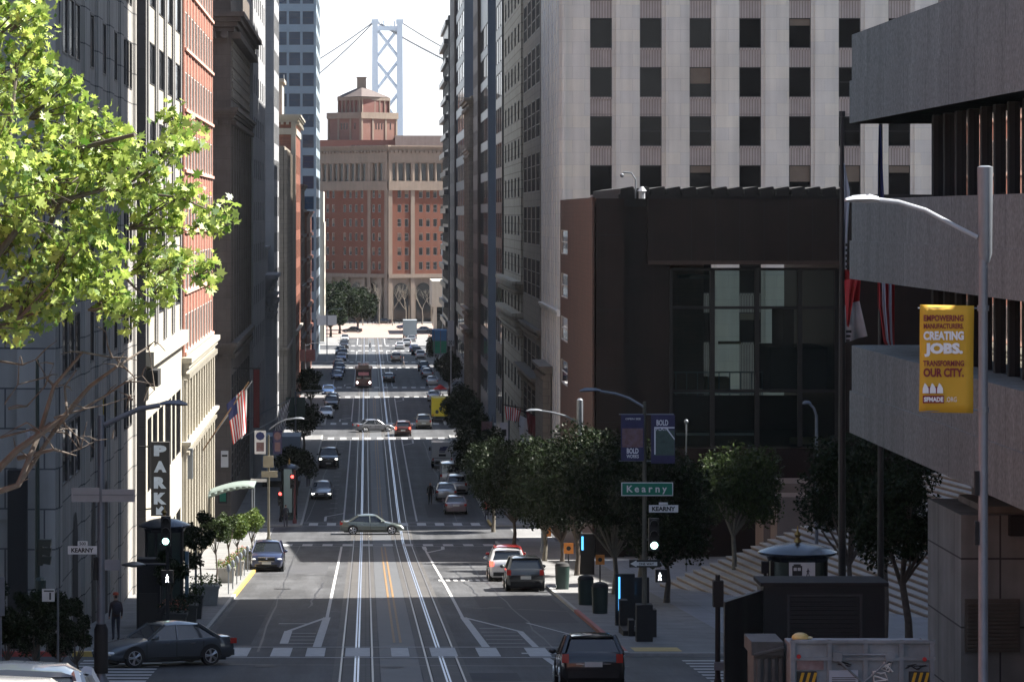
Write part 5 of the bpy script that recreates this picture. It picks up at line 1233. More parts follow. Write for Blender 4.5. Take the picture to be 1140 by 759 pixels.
RPK = [(476, 532, 'pale_silver', 'suv', 'pale off-roader parked far down on the right beyond the yellow truck'), (471.5, 560, 'black_truck', 'suv', 'black off-roader ahead of the pale one far down on the right'), (483, 462, 'white', 'sedan', 'white saloon on the right just past the yellow truck'), (463.5, 632, 'charcoal', 'suv', 'dark off-roader far right before the last crossing'), (445, 664, 'white', 'sedan', 'left of the two white cars at the last crossing'), (452.5, 678, 'white', 'suv', 'right of the two white cars at the last crossing'), (458, 705, 'silver', 'sedan', 'silver saloon below the grey lorry at the far end')]
for px, D, pn, kd, lab in RPK: car(kd, pn, (.5, .5, .5), px, D, AWAY, lab, 'cars parked at the right kerb')
for i, (px, D, pn) in enumerate(((392, 770, 'charcoal'), (452, 800, 'navy2'), (470, 770, 'silver'), (426, 842, 'black_truck'))):
    car('sedan', pn, (.1, .1, .1), px, D, R(90), ['charcoal car crossing the sunny far plaza', 'navy car crossing behind the grey lorry', 'silver car at the right of the far plaza', 'black car in front of the arcade'][i], 'cars on the far plaza', name='moving_car')

# box bodies: postal van, yellow truck, grey lorry, cable car
def truck(px, D, W, L_, H, m, label, name, cat, heading=AWAY, cabm=None, boxz=.75, deco=None, cabL=1.5, hc=2.1):
    x = X(px, D); r = thing(name, (x, D, gz(D)), label, cat); z = gz(D); s_ = 1 if heading == AWAY else -1
    b = MB(); y0, y1 = (D, D + L_ - cabL) if s_ > 0 else (D + cabL, D + L_)
    b.box(x - W / 2, x + W / 2, y0, y1, z + boxz, z + H)
    b.box(x - W / 2 - .02, x + W / 2 + .02, y0 - .02, y0 + .08, z + H - .12, z + H + .02); b.build('cargo_box', m, r)
    b = MB(); ya, yb = (y1 + .05, y1 + cabL) if s_ > 0 else (D, D + cabL - .05)
    b.hexa([(x - W * .45, ya, z + .45), (x + W * .45, ya, z + .45), (x + W * .45, yb, z + .45), (x - W * .45, yb, z + .45), (x - W * .42, ya + .1, z + hc), (x + W * .42, ya + .1, z + hc), (x + W * .42, yb - .35, z + hc), (x - W * .42, yb - .35, z + hc)])
    b.build('cab', cabm or m, r)
    b = MB(); b.box(x - W * .4, x + W * .4, D - .06, D + .3, z + .42, z + .58); b.box(x - W * .3, x + W * .3, y0, y1, z + .45, z + boxz); b.build('chassis', blackmatte, r)
    for y in (D + .9, D + L_ - .9):
        for q in (-1, 1):
            t = MB(); t.smooth = True; i = len(t.v); nn = 14; rr_ = .42
            for xx in (x + q * (W / 2 - .25), x + q * (W / 2 - .02)):
                for k in range(nn): a = 6.283 * k / nn; t.v.append((xx, y + rr_ * math.cos(a), z + rr_ + rr_ * math.sin(a)))
            t.f += [tuple(range(nn)), tuple(nn + k for k in reversed(range(nn)))] + [(k, (k + 1) % nn, nn + (k + 1) % nn, nn + k) for k in range(nn)]; t.mi += [0] * (nn + 2); t.build('wheel', tyre, r)
    for q in (-1, 1):
        t = MB(); t.box(x + q * W * .44 - .07, x + q * W * .44 + .07, D - .04, D - .003, z + .8, z + 1.0); t.build('tail_light', redlamp, r)
        t = MB(); t.box(x + q * (W / 2 + .12) - .08, x + q * (W / 2 + .12) + .08, D + L_ - cabL + .1, D + L_ - cabL + .18, z + 1.5, z + 1.85); t.build('side_mirror', blackmatte, r)
    return r, x, z
vw = paint('postal_white', (.58, .58, .57), .0)
r, x, z = truck(492.5, 327, 2.1, 4.8, 2.55, vw, 'boxy white postal van with blue eagle patch on its rear door', 'postal_van', 'van', cabL=1.1)
b = MB(); F = Fr(x, 326.99, 1, 0)
for P in ([(-.35, 1.75), (.30, 1.75), (.48, 2.05), (-.20, 2.12)], [(-.30, 1.60), (.25, 1.60), (.29, 1.70), (-.33, 1.70)], [(.05, 1.98), (.55, 2.10), (.62, 2.2), (0, 2.17)]): b.poly([(*F.p(u, .03), z + q) for u, q in P])
b.build('eagle_emblem', flag_b, r); b = MB(); b.fbox(F, -.35, .35, .0, .03, z + 1.2, z + 1.42); b.fbox(F, -.95, .95, 0, .02, z + 1.02, z + 1.06); b.build('rear_panel', blackmatte, r)
for i, px in enumerate((-.012, .012)): pass
r, x, z = truck(491.5, 410, 2.4, 6.5, 3.0, mat('truck_yellow', (.65, .48, .02), .5, .05, 1.0), 'yellow box truck parked at the right kerb by the third crossing', 'box_truck', 'truck', cabm=paint('white', (.6, .6, .6)))
b = MB(); F = Fr(x, 409.99, 1, 0)
for u, q in ((-.55, 1.3), (.1, 2.2), (.5, 1.2), (-.1, 1.7)): b.poly([(*F.p(u + .22 * math.cos(t * .785), .03), z + q + .25 * math.sin(t * .785)) for t in range(8)])
b.build('black_dots', signk, r)
r, x, z = truck(456.5, 722, 3.0, 7, 4.2, mat('lorry_grey', (.25, .28, .30), .6, .08, .5), 'tall grey box lorry in the sun at the far end of the street', 'box_lorry', 'truck', cabm=paint('white', (.6, .6, .6)))
# cable car, coming towards the camera on the left track
D = 499.0; x = -.30; z = gz(D); r = thing('cable_car', (x, D, z), 'maroon cable car with lit lamps coming up the left track', 'cable car')
mar = paint('maroon', (.05, .010, .009), 0); tanp = paint('cream_trim', (.16, .11, .08), 0)
b = MB(); b.box(x - 1.2, x + 1.2, D, D + 8.5, z + .35, z + 1.35); b.box(x - 1.15, x + 1.15, D + .3, D + 8.2, z + 2.55, z + 2.85)
for yy in (0.05, 2.2, 4.4, 6.4, 8.35):
    for q in (-1.12, 0, 1.12):
        if q == 0 and 1 < yy < 8: continue
        b.box(x + q - .06, x + q + .06, D + yy - .04, D + yy + .05, z + 1.35, z + 2.55)
b.build('body', mar, r)
b = MB(); b.box(x - 1.3, x + 1.3, D - .15, D + 8.65, z + 2.85, z + 2.97); b.prism([(x - .75, D + .3), (x + .75, D + .3), (x + .75, D + 8.2), (x - .75, D + 8.2)], z + 2.97, z + 3.35); b.box(x - .85, x + .85, D + .2, D + 8.3, z + 3.35, z + 3.42); b.build('roof', tanp, r)
b = MB(); b.box(x - 1.05, x + 1.05, D + .1, D + 8.4, z + 1.36, z + 2.54); b.build('windows_dark', carglass, r)
b = MB(); b.box(x - .8, x + .8, D - .06, D - .003, z + 1.9, z + 2.4); b.build('front_sign', mat('pink_board', (.5, .2, .2), .6), r)
b = MB(); b.box(x - 1.22, x + 1.22, D - .12, D + .1, z + .25, z + .38); b.box(x - .9, x + .9, D - .4, D - .1, z + .2, z + .3); b.box(x - .8, x + .8, D + 1, D + 7.5, z + .04, z + .34); b.build('fender', blackmatte, r)
for q in (-1, 1): b = MB(); b.smooth = True; b.ball((x + q * .95, D - .08, z + .85), .16); b.build('headlight', headon, r)
# ------------------------------------------------------------------ street furniture, signs, flags
def pole(name, x, y, h, label, cat, m=greypole, r0=.09, r1=.06, group=None, base=True, zb=None):
    zb = gz(y) + .13 if zb is None else zb
    r = thing(name, (x, y, zb), label, cat, group); b = MB(); b.smooth = True
    prof = [(r0 * 1.8, zb), (r0 * 1.8, zb + .25), (r0 * 1.1, zb + .4)] if base else [(r0, zb)]
    b.lathe(x, y, prof + [(r0, zb + .5), (r1, zb + h)], 12); b.build('pole', m, r); return r
def arm(r, pts, m, name='arm', rad=.035):
    b = MB(); b.smooth = True; b.tube(pts, rad, 8); return b.build(name, m, r)
def cobra(r, x, y, z, s, m, ln=.75):
    b = MB(); b.smooth = True; P = [(x, z, .05), (x + s * ln * .25, z + .03, .08), (x + s * ln * .75, z + .02, .10), (x + s * ln, z - .01, .04)]
    i = 0
    for (xx, zz, hw_) in P: b.v += [(xx, y - hw_ * 1.3, zz), (xx, y, zz + hw_), (xx, y + hw_ * 1.3, zz), (xx, y, zz - hw_ * .6)]
    for k in range(3):
        for q in range(4): j = (q + 1) % 4; b.f.append((k * 4 + q, k * 4 + j, (k + 1) * 4 + j, (k + 1) * 4 + q)); b.mi.append(0)
    b.f.append((3, 2, 1, 0)); b.mi.append(0); b.f.append((12, 13, 14, 15)); b.mi.append(0); b.build('lamp_head', m, r)
def board(r, F, u0, u1, z0_, z1_, d, m, name, th=.03):
    b = MB(); b.fbox(F, u0, u1, d - th, d, z0_, z1_); return b.build(name, m, r)
def letters(par, txt, F, u, d, z, h, m, width=None, off=.02, center=True):
    b = MB(); b.text(txt, F, u, d, z, h, off, width, center); return b.build('lettering', m, par)
def signal(r, x, y, z, lit=None, side=1, housing=black, s=1.0, walk=None):
    """three-lens head facing the camera at (x,y), z = bottom"""
    b = MB(); b.box(x - .16 * s, x + .16 * s, y, y + .22, z, z + 1.0 * s)
    for k in range(3):
        zc = z + (.17 + .33 * k) * s; pts = [(x + .13 * s * math.cos(math.pi * t / 6), zc + .13 * s * math.sin(math.pi * t / 6)) for t in range(7)]
        for (a0, c0), (a1, c1) in zip(pts, pts[1:]): b.hexa([(a0, y - .2, c0 - .01), (a1, y - .2, c1 - .01), (a1, y, c1 - .01), (a0, y, c0 - .01), (a0, y - .2, c0 + .012), (a1, y - .2, c1 + .012), (a1, y, c1 + .012), (a0, y, c0 + .012)])
    hd = b.build('signal_head', housing, r)
    for k in range(3):
        q = MB(); q.smooth = True; zc = z + (.17 + .33 * k) * s; q.ball((x, y - .01, zc), .11 * s, 12, 6, (1, .25, 1))
        m = {('g', 0): lampg, ('r', 2): lampr}.get((lit, k), blackmatte); q.build('lens', m, hd)
    return hd
def human_glyph(b, F, u, d, z, h):
    P = lambda pts: b.poly([(*F.p(u + a * h, d), z + c * h) for a, c in pts])
    P([(.07 * math.cos(t * .785), .90 + .08 * math.sin(t * .785)) for t in range(8)])
    P([(-.08, .5), (.07, .5), (.10, .80), (-.06, .80)]); P([(-.08, .52), (.03, .52), (-.12, .0), (-.22, .03)]); P([(.0, .52), (.08, .5), (.22, .02), (.12, 0)]); P([(.08, .78), (.24, .56), (.19, .52), (.05, .70)]); P([(-.05, .78), (-.20, .58), (-.15, .54), (-.02, .68)])

# right foreground lamp mast with the yellow banner
x, D = X(1094.5, 50), 50.0
zb = gz(50) + .13; r = thing('street_lamp', (x, D, zb), 'tall grey lamp mast with the yellow banner at the right edge', 'street lamp')
b = MB(); b.smooth = True; b.lathe(x, D, [(.13, zb), (.13, zb + .3), (.075, zb + .4), (.070, Z(289, D))], 14); b.build('pole', greypole, r)
b = MB(); b.smooth = True; b.lathe(x + .03, D, [(.07, Z(292, D)), (.105, Z(282, D)), (.118, Z(192, D)), (.118, Z(186, D)), (.06, Z(184.5, D))], 16); b.build('shroud', greypole, r)
arm(r, [(X(px, D), D, Z(py, D)) for px, py in ((1088, 264), (1062, 251), (1030, 234), (1000, 225), (978, 222.5))], palepole, rad=.035)
b = MB(); b.smooth = True
i = 0; P = [(978, 222.5, .05), (968, 221.5, .075), (950, 222, .06), (941, 223, .03)]
for px, py, hw_ in P: xx, zz = X(px, D), Z(py, D); b.v += [(xx, D - .13, zz), (xx, D, zz + hw_), (xx, D + .13, zz), (xx, D, zz - hw_ * .8)]
for k in range(3):
    for q in range(4): j = (q + 1) % 4; b.f.append((k * 4 + j, k * 4 + q, (k + 1) * 4 + q, (k + 1) * 4 + j)); b.mi.append(0)
b.f.append((0, 1, 2, 3)); b.f.append((15, 14, 13, 12)); b.mi += [0, 0]; b.tube([(X(966, D), D, Z(219, D)), (X(966, D), D, Z(216, D))], .03, 6); b.build('lamp_head', palepole, r)
b = MB()
for py in (343, 456): b.tube([(x, D, Z(py, D)), (X(1022, D), D, Z(py + (0 if py < 400 else 2), D))], .014, 6); b.lathe(x, D, [(.09, Z(py + 3, D)), (.09, Z(py - 3, D))], 10)
b.build('banner_bracket', greypole, r)
for q0, q1 in ((551, 524), (606, 580)): b = MB(); b.box(x - .13, x - .07, D - .05, D + .05, Z(q0, D), Z(q1, D)); b.build('junction_box', blackmatte, r)
rb = thing('banner', (X(1054, D), D, Z(459, D)), 'yellow banner with red and white lettering about manufacturers and jobs', 'banner')
b = MB(); F = Fr(X(1054, D), D - .02, 1, 0); n = 10
pts = []
for k in range(n + 1):
    for q in range(7):
        t = k / n; u = X(1024 + 60 * q / 6 - t * 1.0, D) ; b.v.append((u, D - .02 + .012 * math.sin(t * 7 + q * .8), Z(339 + 119.5 * t + (1.2 * q / 6), D)))
for k in range(n):
    for q in range(6): b.f.append((k * 7 + q, (k + 1) * 7 + q, (k + 1) * 7 + q + 1, k * 7 + q + 1)); b.mi.append(0)
b.smooth = True; cl_ = b.build('cloth', signy, rb)
sol = cl_.modifiers.new('thick', 'SOLIDIFY'); sol.thickness = .004
px_m = D / 3690.0
for txt, y0, y1, w_, m_, of in (('EMPOWERING', 350.5, 357.5, 44.5, signr, .035), ('MANUFACTURERS.', 360, 365.8, 44.5, signr, .035), ('CREATING', 368.5, 378.5, 45, flag_w, .05), ('JOBS.', 381.5, 397, 43, flag_w, .06), ('TRANSFORMING', 401, 407.5, 45.5, signr, .035), ('OUR CITY.', 409.5, 419.5, 45, signr, .045)):
    letters(rb, txt, F, (1050 - 1054) * px_m, .022, Z(y1, D), (y1 - y0) * px_m, m_, width=w_ * px_m, off=of)
b = MB(); b.fbox(F, (1027 - 1054) * px_m, (1050.5 - 1054) * px_m, 0.0, .02, Z(448.5, D), Z(440, D)); b.build('logo_plate', signr, rb)
letters(rb, 'SFMADE', F, (1038.8 - 1054) * px_m, .024, Z(447, D), 5.4 * px_m, flag_w, width=21.5 * px_m, off=.05)
letters(rb, '.ORG', F, (1058.5 - 1054) * px_m, .022, Z(447, D), 5.4 * px_m, flag_w, width=12 * px_m, off=.0)
b = MB()
for px in (1030, 1038, 1046): b.poly([(*F.p((px - 3.4 - 1054) * px_m, .021), Z(437.5, D)), (*F.p((px + 3.4 - 1054) * px_m, .021), Z(437.5, D)), (*F.p((px + 3.2 - 1054) * px_m, .021), Z(432, D)), (*F.p((px + 1 - 1054) * px_m, .021), Z(428, D)), (*F.p((px - 1 - 1054) * px_m, .021), Z(426, D)), (*F.p((px - 3.2 - 1054) * px_m, .021), Z(432, D))])
b.build('skyline_emblem', flag_w, rb)
b = MB(); 
for px in (1034, 1042): b.poly([(*F.p((px - 4 - 1054) * px_m, .019), Z(438, D)), (*F.p((px + 4 - 1054) * px_m, .019), Z(438, D)), (*F.p((px + 2 - 1054) * px_m, .019), Z(430, D)), (*F.p((px - 2 - 1054) * px_m, .019), Z(430, D))])
b.build('emblem_shadow', signr, rb)

# left near lamp mast
x, D = X(112.5, 90), 90.0
r = pole('street_lamp', x, D, Z(462, 90) - gz(90) - .13, 'grey lamp mast with a long curved arm at the left, black wrapped base', 'street lamp', r0=.12, r1=.085)
arm(r, [(X(px, D), D, Z(py, D)) for px, py in ((116, 473), (135, 464), (155, 455), (178, 451))], greypole, rad=.07)
cobra(r, X(178, D), D, Z(450, D), 1, greypole)
b = MB(); b.smooth = True; b.lathe(x, D, [(.19, gz(D) + .6), (.19, Z(700, D)), (.13, Z(694, D))], 12); b.build('base_wrap', blackmatte, r)
sg = thing('street_sign', (X(113, D), D, Z(555, D)), 'long dull double board facing down the street on the left lamp mast', 'sign'); F = Fr(x, D - .15, 1, 0)
for a, c, py0, py1 in ((80, 111, 542, 558), (114, 150, 544, 558)):
    o = board(sg, F, X(a, D) - x, X(c, D) - x, Z(py1, D), Z(py0, D), 0, mat('sign_back', (.30, .31, .32), .5, .1, 3.0, metal=.3), 'panel')
b = MB(); b.fbox(F, X(82, D) - x, X(149, D) - x, 0.01, .02, Z(550.5, D), Z(549.5, D)); b.build('rail', greypole, sg)
sg = thing('street_sign', (X(92, D), D, Z(616, D)), 'small white street name plate on the left lamp mast', 'sign', 'white street name plates')
o = board(sg, F, X(76, D) - x, X(108.5, D) - x, Z(616, D), Z(607, D), 0, signw, 'plate'); letters(o, 'KEARNY', F, X(92.3, D) - x, .004, Z(614, D), 5 * D / 3690, signk, width=25 * D / 3690, off=.045)
b = MB(); b.fbox(F, X(87, D) - x, X(98, D) - x, -.03, 0, Z(606.5, D), Z(601.5, D)); o = b.build('number_plate', signw, sg); letters(o, '500', F, X(92.5, D) - x, .004, Z(606, D), 3.6 * D / 3690, signk, off=.02)
b = MB(); b.box(x - .2, x - .06, D - .1, D + .1, Z(645, D), Z(620, D)); b.build('control_box', blackmatte, r)
b = MB(); b.fbox(F, X(117, D) - x, X(134, D) - x, -.02, .0, Z(634, D), Z(622, D)); b.build('arrow_plate', mat('sign_grey', (.22, .23, .25), .5, .1, 3.0), r)

# dark pole with signal at the left (x~41)
D = 96; x = X(41.5, D); r = pole('traffic_signal', x, D, Z(405, D) - gz(D), 'dark green post with side-on signal heads at the far left', 'traffic signal', m=greenpole, r0=.09, r1=.05)
b = MB()
for k in range(3): b.hexa([(x + .12, D - .15, Z(626 - 9.5 * k, D)), (x + .38, D - .15, Z(628 - 9.5 * k, D)), (x + .38, D + .15, Z(628 - 9.5 * k, D)), (x + .12, D + .15, Z(626 - 9.5 * k, D)), (x + .12, D - .15, Z(619 - 9.5 * k, D)), (x + .42, D - .15, Z(619 - 9.5 * k, D)), (x + .42, D + .15, Z(619 - 9.5 * k, D)), (x + .12, D + .15, Z(619 - 9.5 * k, D))])
b.box(x + .04, x + .16, D - .12, D + .12, Z(629, D), Z(600, D)); b.build('signal_head', greenpole, r)
b = MB(); b.lathe(x + .1, D - .1, [(.16, Z(660, D)), (.16, Z(645, D)), (.1, Z(642, D))], 10); b.build('bell', greenpole, r)
b = MB(); b.lathe(X(31, D), D, [(.05, Z(490, D)), (.07, Z(482, D)), (.05, Z(477, D))], 8); b.tube([(X(31, D), D, Z(484, D)), (x, D, Z(484, D))], .02, 5); b.build('sensor', palepole, r)
# parking notice post
D = 92; x = X(64.5, D); r = pole('sign_post', x, D, Z(655, D) - gz(D) - .1, 'thin grey post with a small white notice between the clipped trees', 'sign', r0=.03, r1=.03, base=False)
F = Fr(x, D - .05, 1, 0); o = board(r, F, X(47, D) - x, X(61, D) - x, Z(669, D), Z(655, D), 0, signw, 'notice'); 
b = MB(); b.fbox(F, X(55, D) - x, X(57, D) - x, 0, .006, Z(667, D), Z(659, D)); b.fbox(F, X(49, D) - x, X(60, D) - x, 0, .005, Z(658, D), Z(656.5, D)); b.build('symbol', signk, o)
b = MB(); b.fbox(Fr(X(2, 90), 90, 1, 0), -.2, .08, 0, .05, Z(685, 90), Z(642, 90)); rr = thing('street_cabinet', (X(0, 90), 90, Z(685, 90)), 'pale grey panel cut by the left edge beside the clipped trees', 'cabinet'); b.build('panel', greypole, rr); b = MB(); b.box(X(0, 90), X(1.5, 90), 90, 90.1, gz(90), Z(684, 90)); b.build('post', greypole, rr)

# PARK sign
D = 162.0; x0_, x1_ = X(168.5, D), X(189, D); r = thing('parking_sign', ((x0_ + x1_) / 2, D, Z(575, D)), 'tall black vertical sign reading PARK with an arrow', 'sign')
F = Fr(x0_, D - .3, 1, 0); wS = x1_ - x0_
b = MB(); b.fbox(F, 0, wS, -.5, 0, Z(573.5, D), Z(491.5, D)); b.tube([(x0_ - .6, D, Z(497, D)), (x0_, D, Z(497, D))], .04, 5); b.tube([(x0_ - .8, D, Z(568, D)), (x0_, D, Z(566, D))], .04, 5); b.build('box', signk, r)
for ch, y0, y1 in (('P', 495, 507), ('A', 512.5, 525), ('R', 530, 543), ('K', 547.5, 560.5)): letters(r, ch, F, wS * .5, .012, Z(y1, D), (y1 - y0) * D / 3690, park_l, width=14 * D / 3690, off=.075)
b = MB(); q = lambda a, c: (*F.p(wS * .5 + (a - 175.5) * D / 3690, .012), Z(c, D))
b.poly([q(171, 572), q(171, 563.5), q(173.5, 566), q(177, 562), q(180, 565), q(176, 569), q(178.5, 572)]); b.build('arrow', park_l, r)

# green awning, entrance flags on the brick building
D = 224; r = thing('awning', (-9.5, D, Z(545, D)), 'pale green curved entrance awning reaching over the left pavement', 'awning')
b = MB(); b.smooth = True; n = 8
for y, dz in ((D - 2.4, 0), (D + 2.4, 0)):
    for k in range(n + 1):
        t = k / n; xx = -10.75 + 3.3 * t; b.v.append((xx, y, Z(548, D) + .62 * math.sin(math.pi * (t * .60))))
for k in range(n): b.f.append((k, k + 1, n + 2 + k, n + 1 + k)); b.mi.append(0)
for k in range(n):
    i = len(b.v)
    for yy, q in ((D - 2.4, k), (D - 2.4, k + 1)): b.v += [(b.v[q][0], yy, b.v[q][2]), (b.v[q][0], yy, b.v[q][2] - .32 * (1 - .55 * q / n))]
    b.f.append((i, i + 1, i + 3, i + 2)); b.mi.append(0)
o = b.build('canopy', canvas_g, r); sol = o.modifiers.new('t', 'SOLIDIFY'); sol.thickness = .05
b = MB(); b.tube([(-7.6, D - 2.2, gz(D) + .1), (-7.6, D - 2.2, Z(541, D))], .04, 6); b.tube([(-7.6, D + 2.2, gz(D) + .1), (-7.6, D + 2.2, Z(541, D))], .04, 6); b.build('post', greypole, r)
def flag(r, A, B_, drop, m_list, stripes=0, canton=False, seed=0, name='cloth', skew=.0, fold=.12):
    """cloth hanging from segment A->B, falling by drop; stripes run along the fall"""
    A, B_ = Vector(A), Vector(B_); b = MB(); nu, nv = 26, 12; rg_ = random.Random(seed)
    for v in range(nv + 1):
        for u in range(nu + 1):
            t = u / nu; s_ = v / nv; p = A.lerp(B_, t * (1 - .25 * s_)) + Vector((skew * s_, fold * math.sin(t * 11 + s_ * 2.5 + seed) * (.3 + s_), -drop * s_))
            b.v.append(tuple(p))
    for v in range(nv):
        for u in range(nu):
            b.f.append((v * (nu + 1) + u, v * (nu + 1) + u + 1, (v + 1) * (nu + 1) + u + 1, (v + 1) * (nu + 1) + u))
            if stripes:
                mi = (u // 2) % 2
                if canton and u < 14 and v < 5: mi = 2
            else: mi = 0 if not canton else (0 if u < nu * .78 else 1)
            b.mi.append(mi)
    b.smooth = True; return b.build(name, m_list, r)
D = 215
r = thing('flagpole', (-10.6, D, Z(500, D)), 'slanted pole with the red and white striped flag on the left facade', 'flag')
A, B_ = (-10.7, D, Z(505, D)), (X(277, D), D, Z(425, D)); arm(r, [A, B_], mat('pole_gold', (.28, .17, .09), .4), 'pole', .045)
PA, PB = Vector(B_).lerp(Vector(A), .62), Vector(B_)
flag(r, (X(252, D), D, Z(450, D)), (X(272, D), D, Z(432, D)), 2.6, [flag_r, flag_w, flag_b], 1, True, 1, skew=.45)
r = thing('flagpole', (-10.4, 219, Z(500, 219)), 'pale grey hanging flag just behind the striped one', 'flag')
arm(r, [(-10.7, 219, Z(500, 219)), (X(281, 219), 219, Z(424, 219))], palepole, 'pole', .04); flag(r, (X(267, 219), 219, Z(445, 219)), (X(275, 219), 219, Z(432, 219)), 2.6, [mat('flag_grey', (.3, .3, .3), .8)], 0, False, 2, skew=.1)
for i, (D, a, c, lab) in enumerate(((272, (300, 462), (324, 444), 'far flagpole leaning over the left pavement with a furled dark flag'), (276, (296, 478), (322, 458), 'far flagpole below with a furled black and white flag'))):
    r = thing('flagpole', (X(a[0], D), D, Z(a[1], D)), lab, 'flag'); arm(r, [(-10.4, D, Z(a[1] + 10, D)), (X(c[0], D), D, Z(c[1], D))], palepole if i else greypole, 'pole', .045)
    flag(r, (X(a[0] + 10, D), D, Z(a[1] - 5, D)), (X(c[0], D), D, Z(c[1], D)), 1.5, [signk, flag_w], 1, False, 5 + i, skew=-.2)
r = thing('hanging_banner', (-10.0, 262, Z(475, 262)), 'long dark red vertical banner on the brown building', 'banner'); b = MB(); b.box(X(282, 262), X(289, 262), 262, 262.06, Z(476, 262), Z(411, 262)); b.build('cloth', redb, r); b = MB(); b.tube([(-10.5, 262.03, Z(410, 262)), (X(290, 262), 262.03, Z(410, 262))], .04, 5); b.build('bar', blackmatte, r)
r = thing('wall_sign', (-10.3, 256.5, Z(512, 256)), 'small white wall notice on the flank of the brown building', 'sign'); b = MB(); b.box(X(246, 257.6), X(254, 257.6), 257.6, 257.98, Z(520, 257.6), Z(502, 257.6)); b.build('panel', signw, r); b = MB(); b.box(X(247, 257.5), X(253, 257.5), 257.55, 257.598, Z(508, 257.6), Z(506, 257.6)); b.build('print', signk, r)
r = thing('wall_sign', (-10.9, 257.4, Z(557, 257)), 'lower framed panel beside the awning on the brown flank', 'sign'); b = MB(); b.box(X(243, 257.4), X(253, 257.4), 257.4, 257.6, Z(560, 257.4), Z(546, 257.4)); b.build('frame', signk, r); b = MB(); b.box(X(244.5, 257.3), X(251.5, 257.3), 257.36, 257.398, Z(558, 257.4), Z(548, 257.4)); b.build('panel', signg, r)

# round kiosks
def kiosk(px, D, w_px, ytop, label, posters=()):
    x = X(px, D); rr_ = w_px / 2 * D / 3690; zb = gz(D) + .13; zt_ = Z(ytop, D)
    r = thing('kiosk', (x, D, zb), label, 'kiosk'); b = MB(); b.smooth = True
    rb_ = rr_ * .72
    b.lathe(x, D, [(rb_ * 1.08, zb), (rb_ * 1.08, zb + .35), (rb_, zb + .4), (rb_, zt_ - .6)], 16); b.build('drum', greenpole, r)
    b = MB(); b.smooth = True; b.lathe(x, D, [(rb_ * 1.05, zt_ - .62), (rb_ * 1.1, zt_ - .50), (rr_, zt_ - .42), (rr_, zt_ - .36), (rr_ * .8, zt_ - .26), (rr_ * .5, zt_ - .15), (rr_ * .2, zt_ - .09), (.1, zt_ - .07)], 24); b.build('dome_roof', mat('kiosk_roof', (.03, .04, .055), .22, .25, 2.0, metal=.6), r)
    b = MB(); b.smooth = True; b.lathe(x, D, [(.13, zt_ - .08), (.05, zt_ + .05), (.11, zt_ + .14), (.03, zt_ + .25), (.01, zt_ + .4)], 10); b.build('finial', mat('brass', (.4, .25, .08), .3, .1, 3.0, metal=.9), r)
    for k in range(8):
        a = k * .785 + .39; b = MB(); b.box(x + rb_ * math.cos(a) - .06, x + rb_ * math.cos(a) + .06, D + rb_ * math.sin(a) - .06, D + rb_ * math.sin(a) + .06, zb + .4, zt_ - .58); b.build('rib', blackmatte, r)
    return r, x, zb, zt_, rb_
r, x, zb, zt_, rb_ = kiosk(183, 134, 58, 574, 'round dark kiosk with domed roof under the PARK sign')
b = MB(); b.box(X(179, 133), X(189, 133), 133 - rb_ * .9, 133 - rb_ * .9 + .05, Z(626, 133), Z(603, 133)); b.build('poster', mat('poster_grey', (.35, .32, .34), .5, .5, 5.0, col2=(.1, .1, .12)), r); b = MB(); b.box(X(179, 133), X(189, 133), 133 - rb_ * .9 - .03, 133 - rb_ * .9 - .003, Z(612, 133), Z(604, 133)); b.build('poster_picture', signk, r)
b = MB(); b.box(X(205, 133), X(209, 133), 134 - .4, 134 - .1, Z(690, 134), Z(612, 134)); b.build('lit_edge', mat('kiosk_glass', (.10, .16, .20), .1, .1, 1.0), r)
r, x, zb, zt_, rb_ = kiosk(888, 99, 88, 600, 'round dark kiosk with shiny domed roof and tram crossing sign, right')
F = Fr(x, 99 - rb_ - .45, 1, 0); D = 99 - rb_ - .45
sg = thing('warning_sign', (X(893, D), D, Z(645, D)), 'white square sign with tram and walking figure before the domed kiosk', 'sign')
o = board(sg, F, X(878.5, D) - x, X(907.5, D) - x, Z(645, D), Z(626, D), 0, signw, 'plate', .03)
b = MB(); pm_ = D / 3690; ux = X(887.5, D) - x
b.fbox(F, ux - 5.5 * pm_, ux + 5.5 * pm_, 0, .006, Z(640.5, D), Z(629.5, D)); b.fbox(F, ux - 4 * pm_, ux + 4 * pm_, 0, .006, Z(629.3, D), Z(627.8, D)); b.poly([(*F.p(ux - 3 * pm_, .006), Z(641, D)), (*F.p(ux - 5.6 * pm_, .006), Z(644.5, D)), (*F.p(ux - 4.4 * pm_, .006), Z(644.5, D)), (*F.p(ux - 2 * pm_, .006), Z(641, D))]); b.poly([(*F.p(ux + 2 * pm_, .006), Z(641, D)), (*F.p(ux + 4.4 * pm_, .006), Z(644.5, D)), (*F.p(ux + 5.6 * pm_, .006), Z(644.5, D)), (*F.p(ux + 3 * pm_, .006), Z(641, D))]); b.fbox(F, ux - 3.6 * pm_, ux + 3.6 * pm_, 0, .006, Z(643, D), Z(642.3, D))
tg = b.build('tram_symbol', signk, o); b = MB(); b.fbox(F, ux - 4 * pm_, ux - .5 * pm_, .006, .01, Z(635, D), Z(631.5, D)); b.fbox(F, ux + .5 * pm_, ux + 4 * pm_, .006, .01, Z(635, D), Z(631.5, D)); b.build('tram_windows', signw, tg)
b = MB(); human_glyph(b, F, X(899.5, D) - x, .006, Z(641.5, D), 9.5 * pm_); b.build('walking_symbol', signk, o)
b = MB(); b.box(X(892, D), X(894, D), D + .04, D + .1, gz(D), Z(628, D)); b.build('post', greenpole, sg)
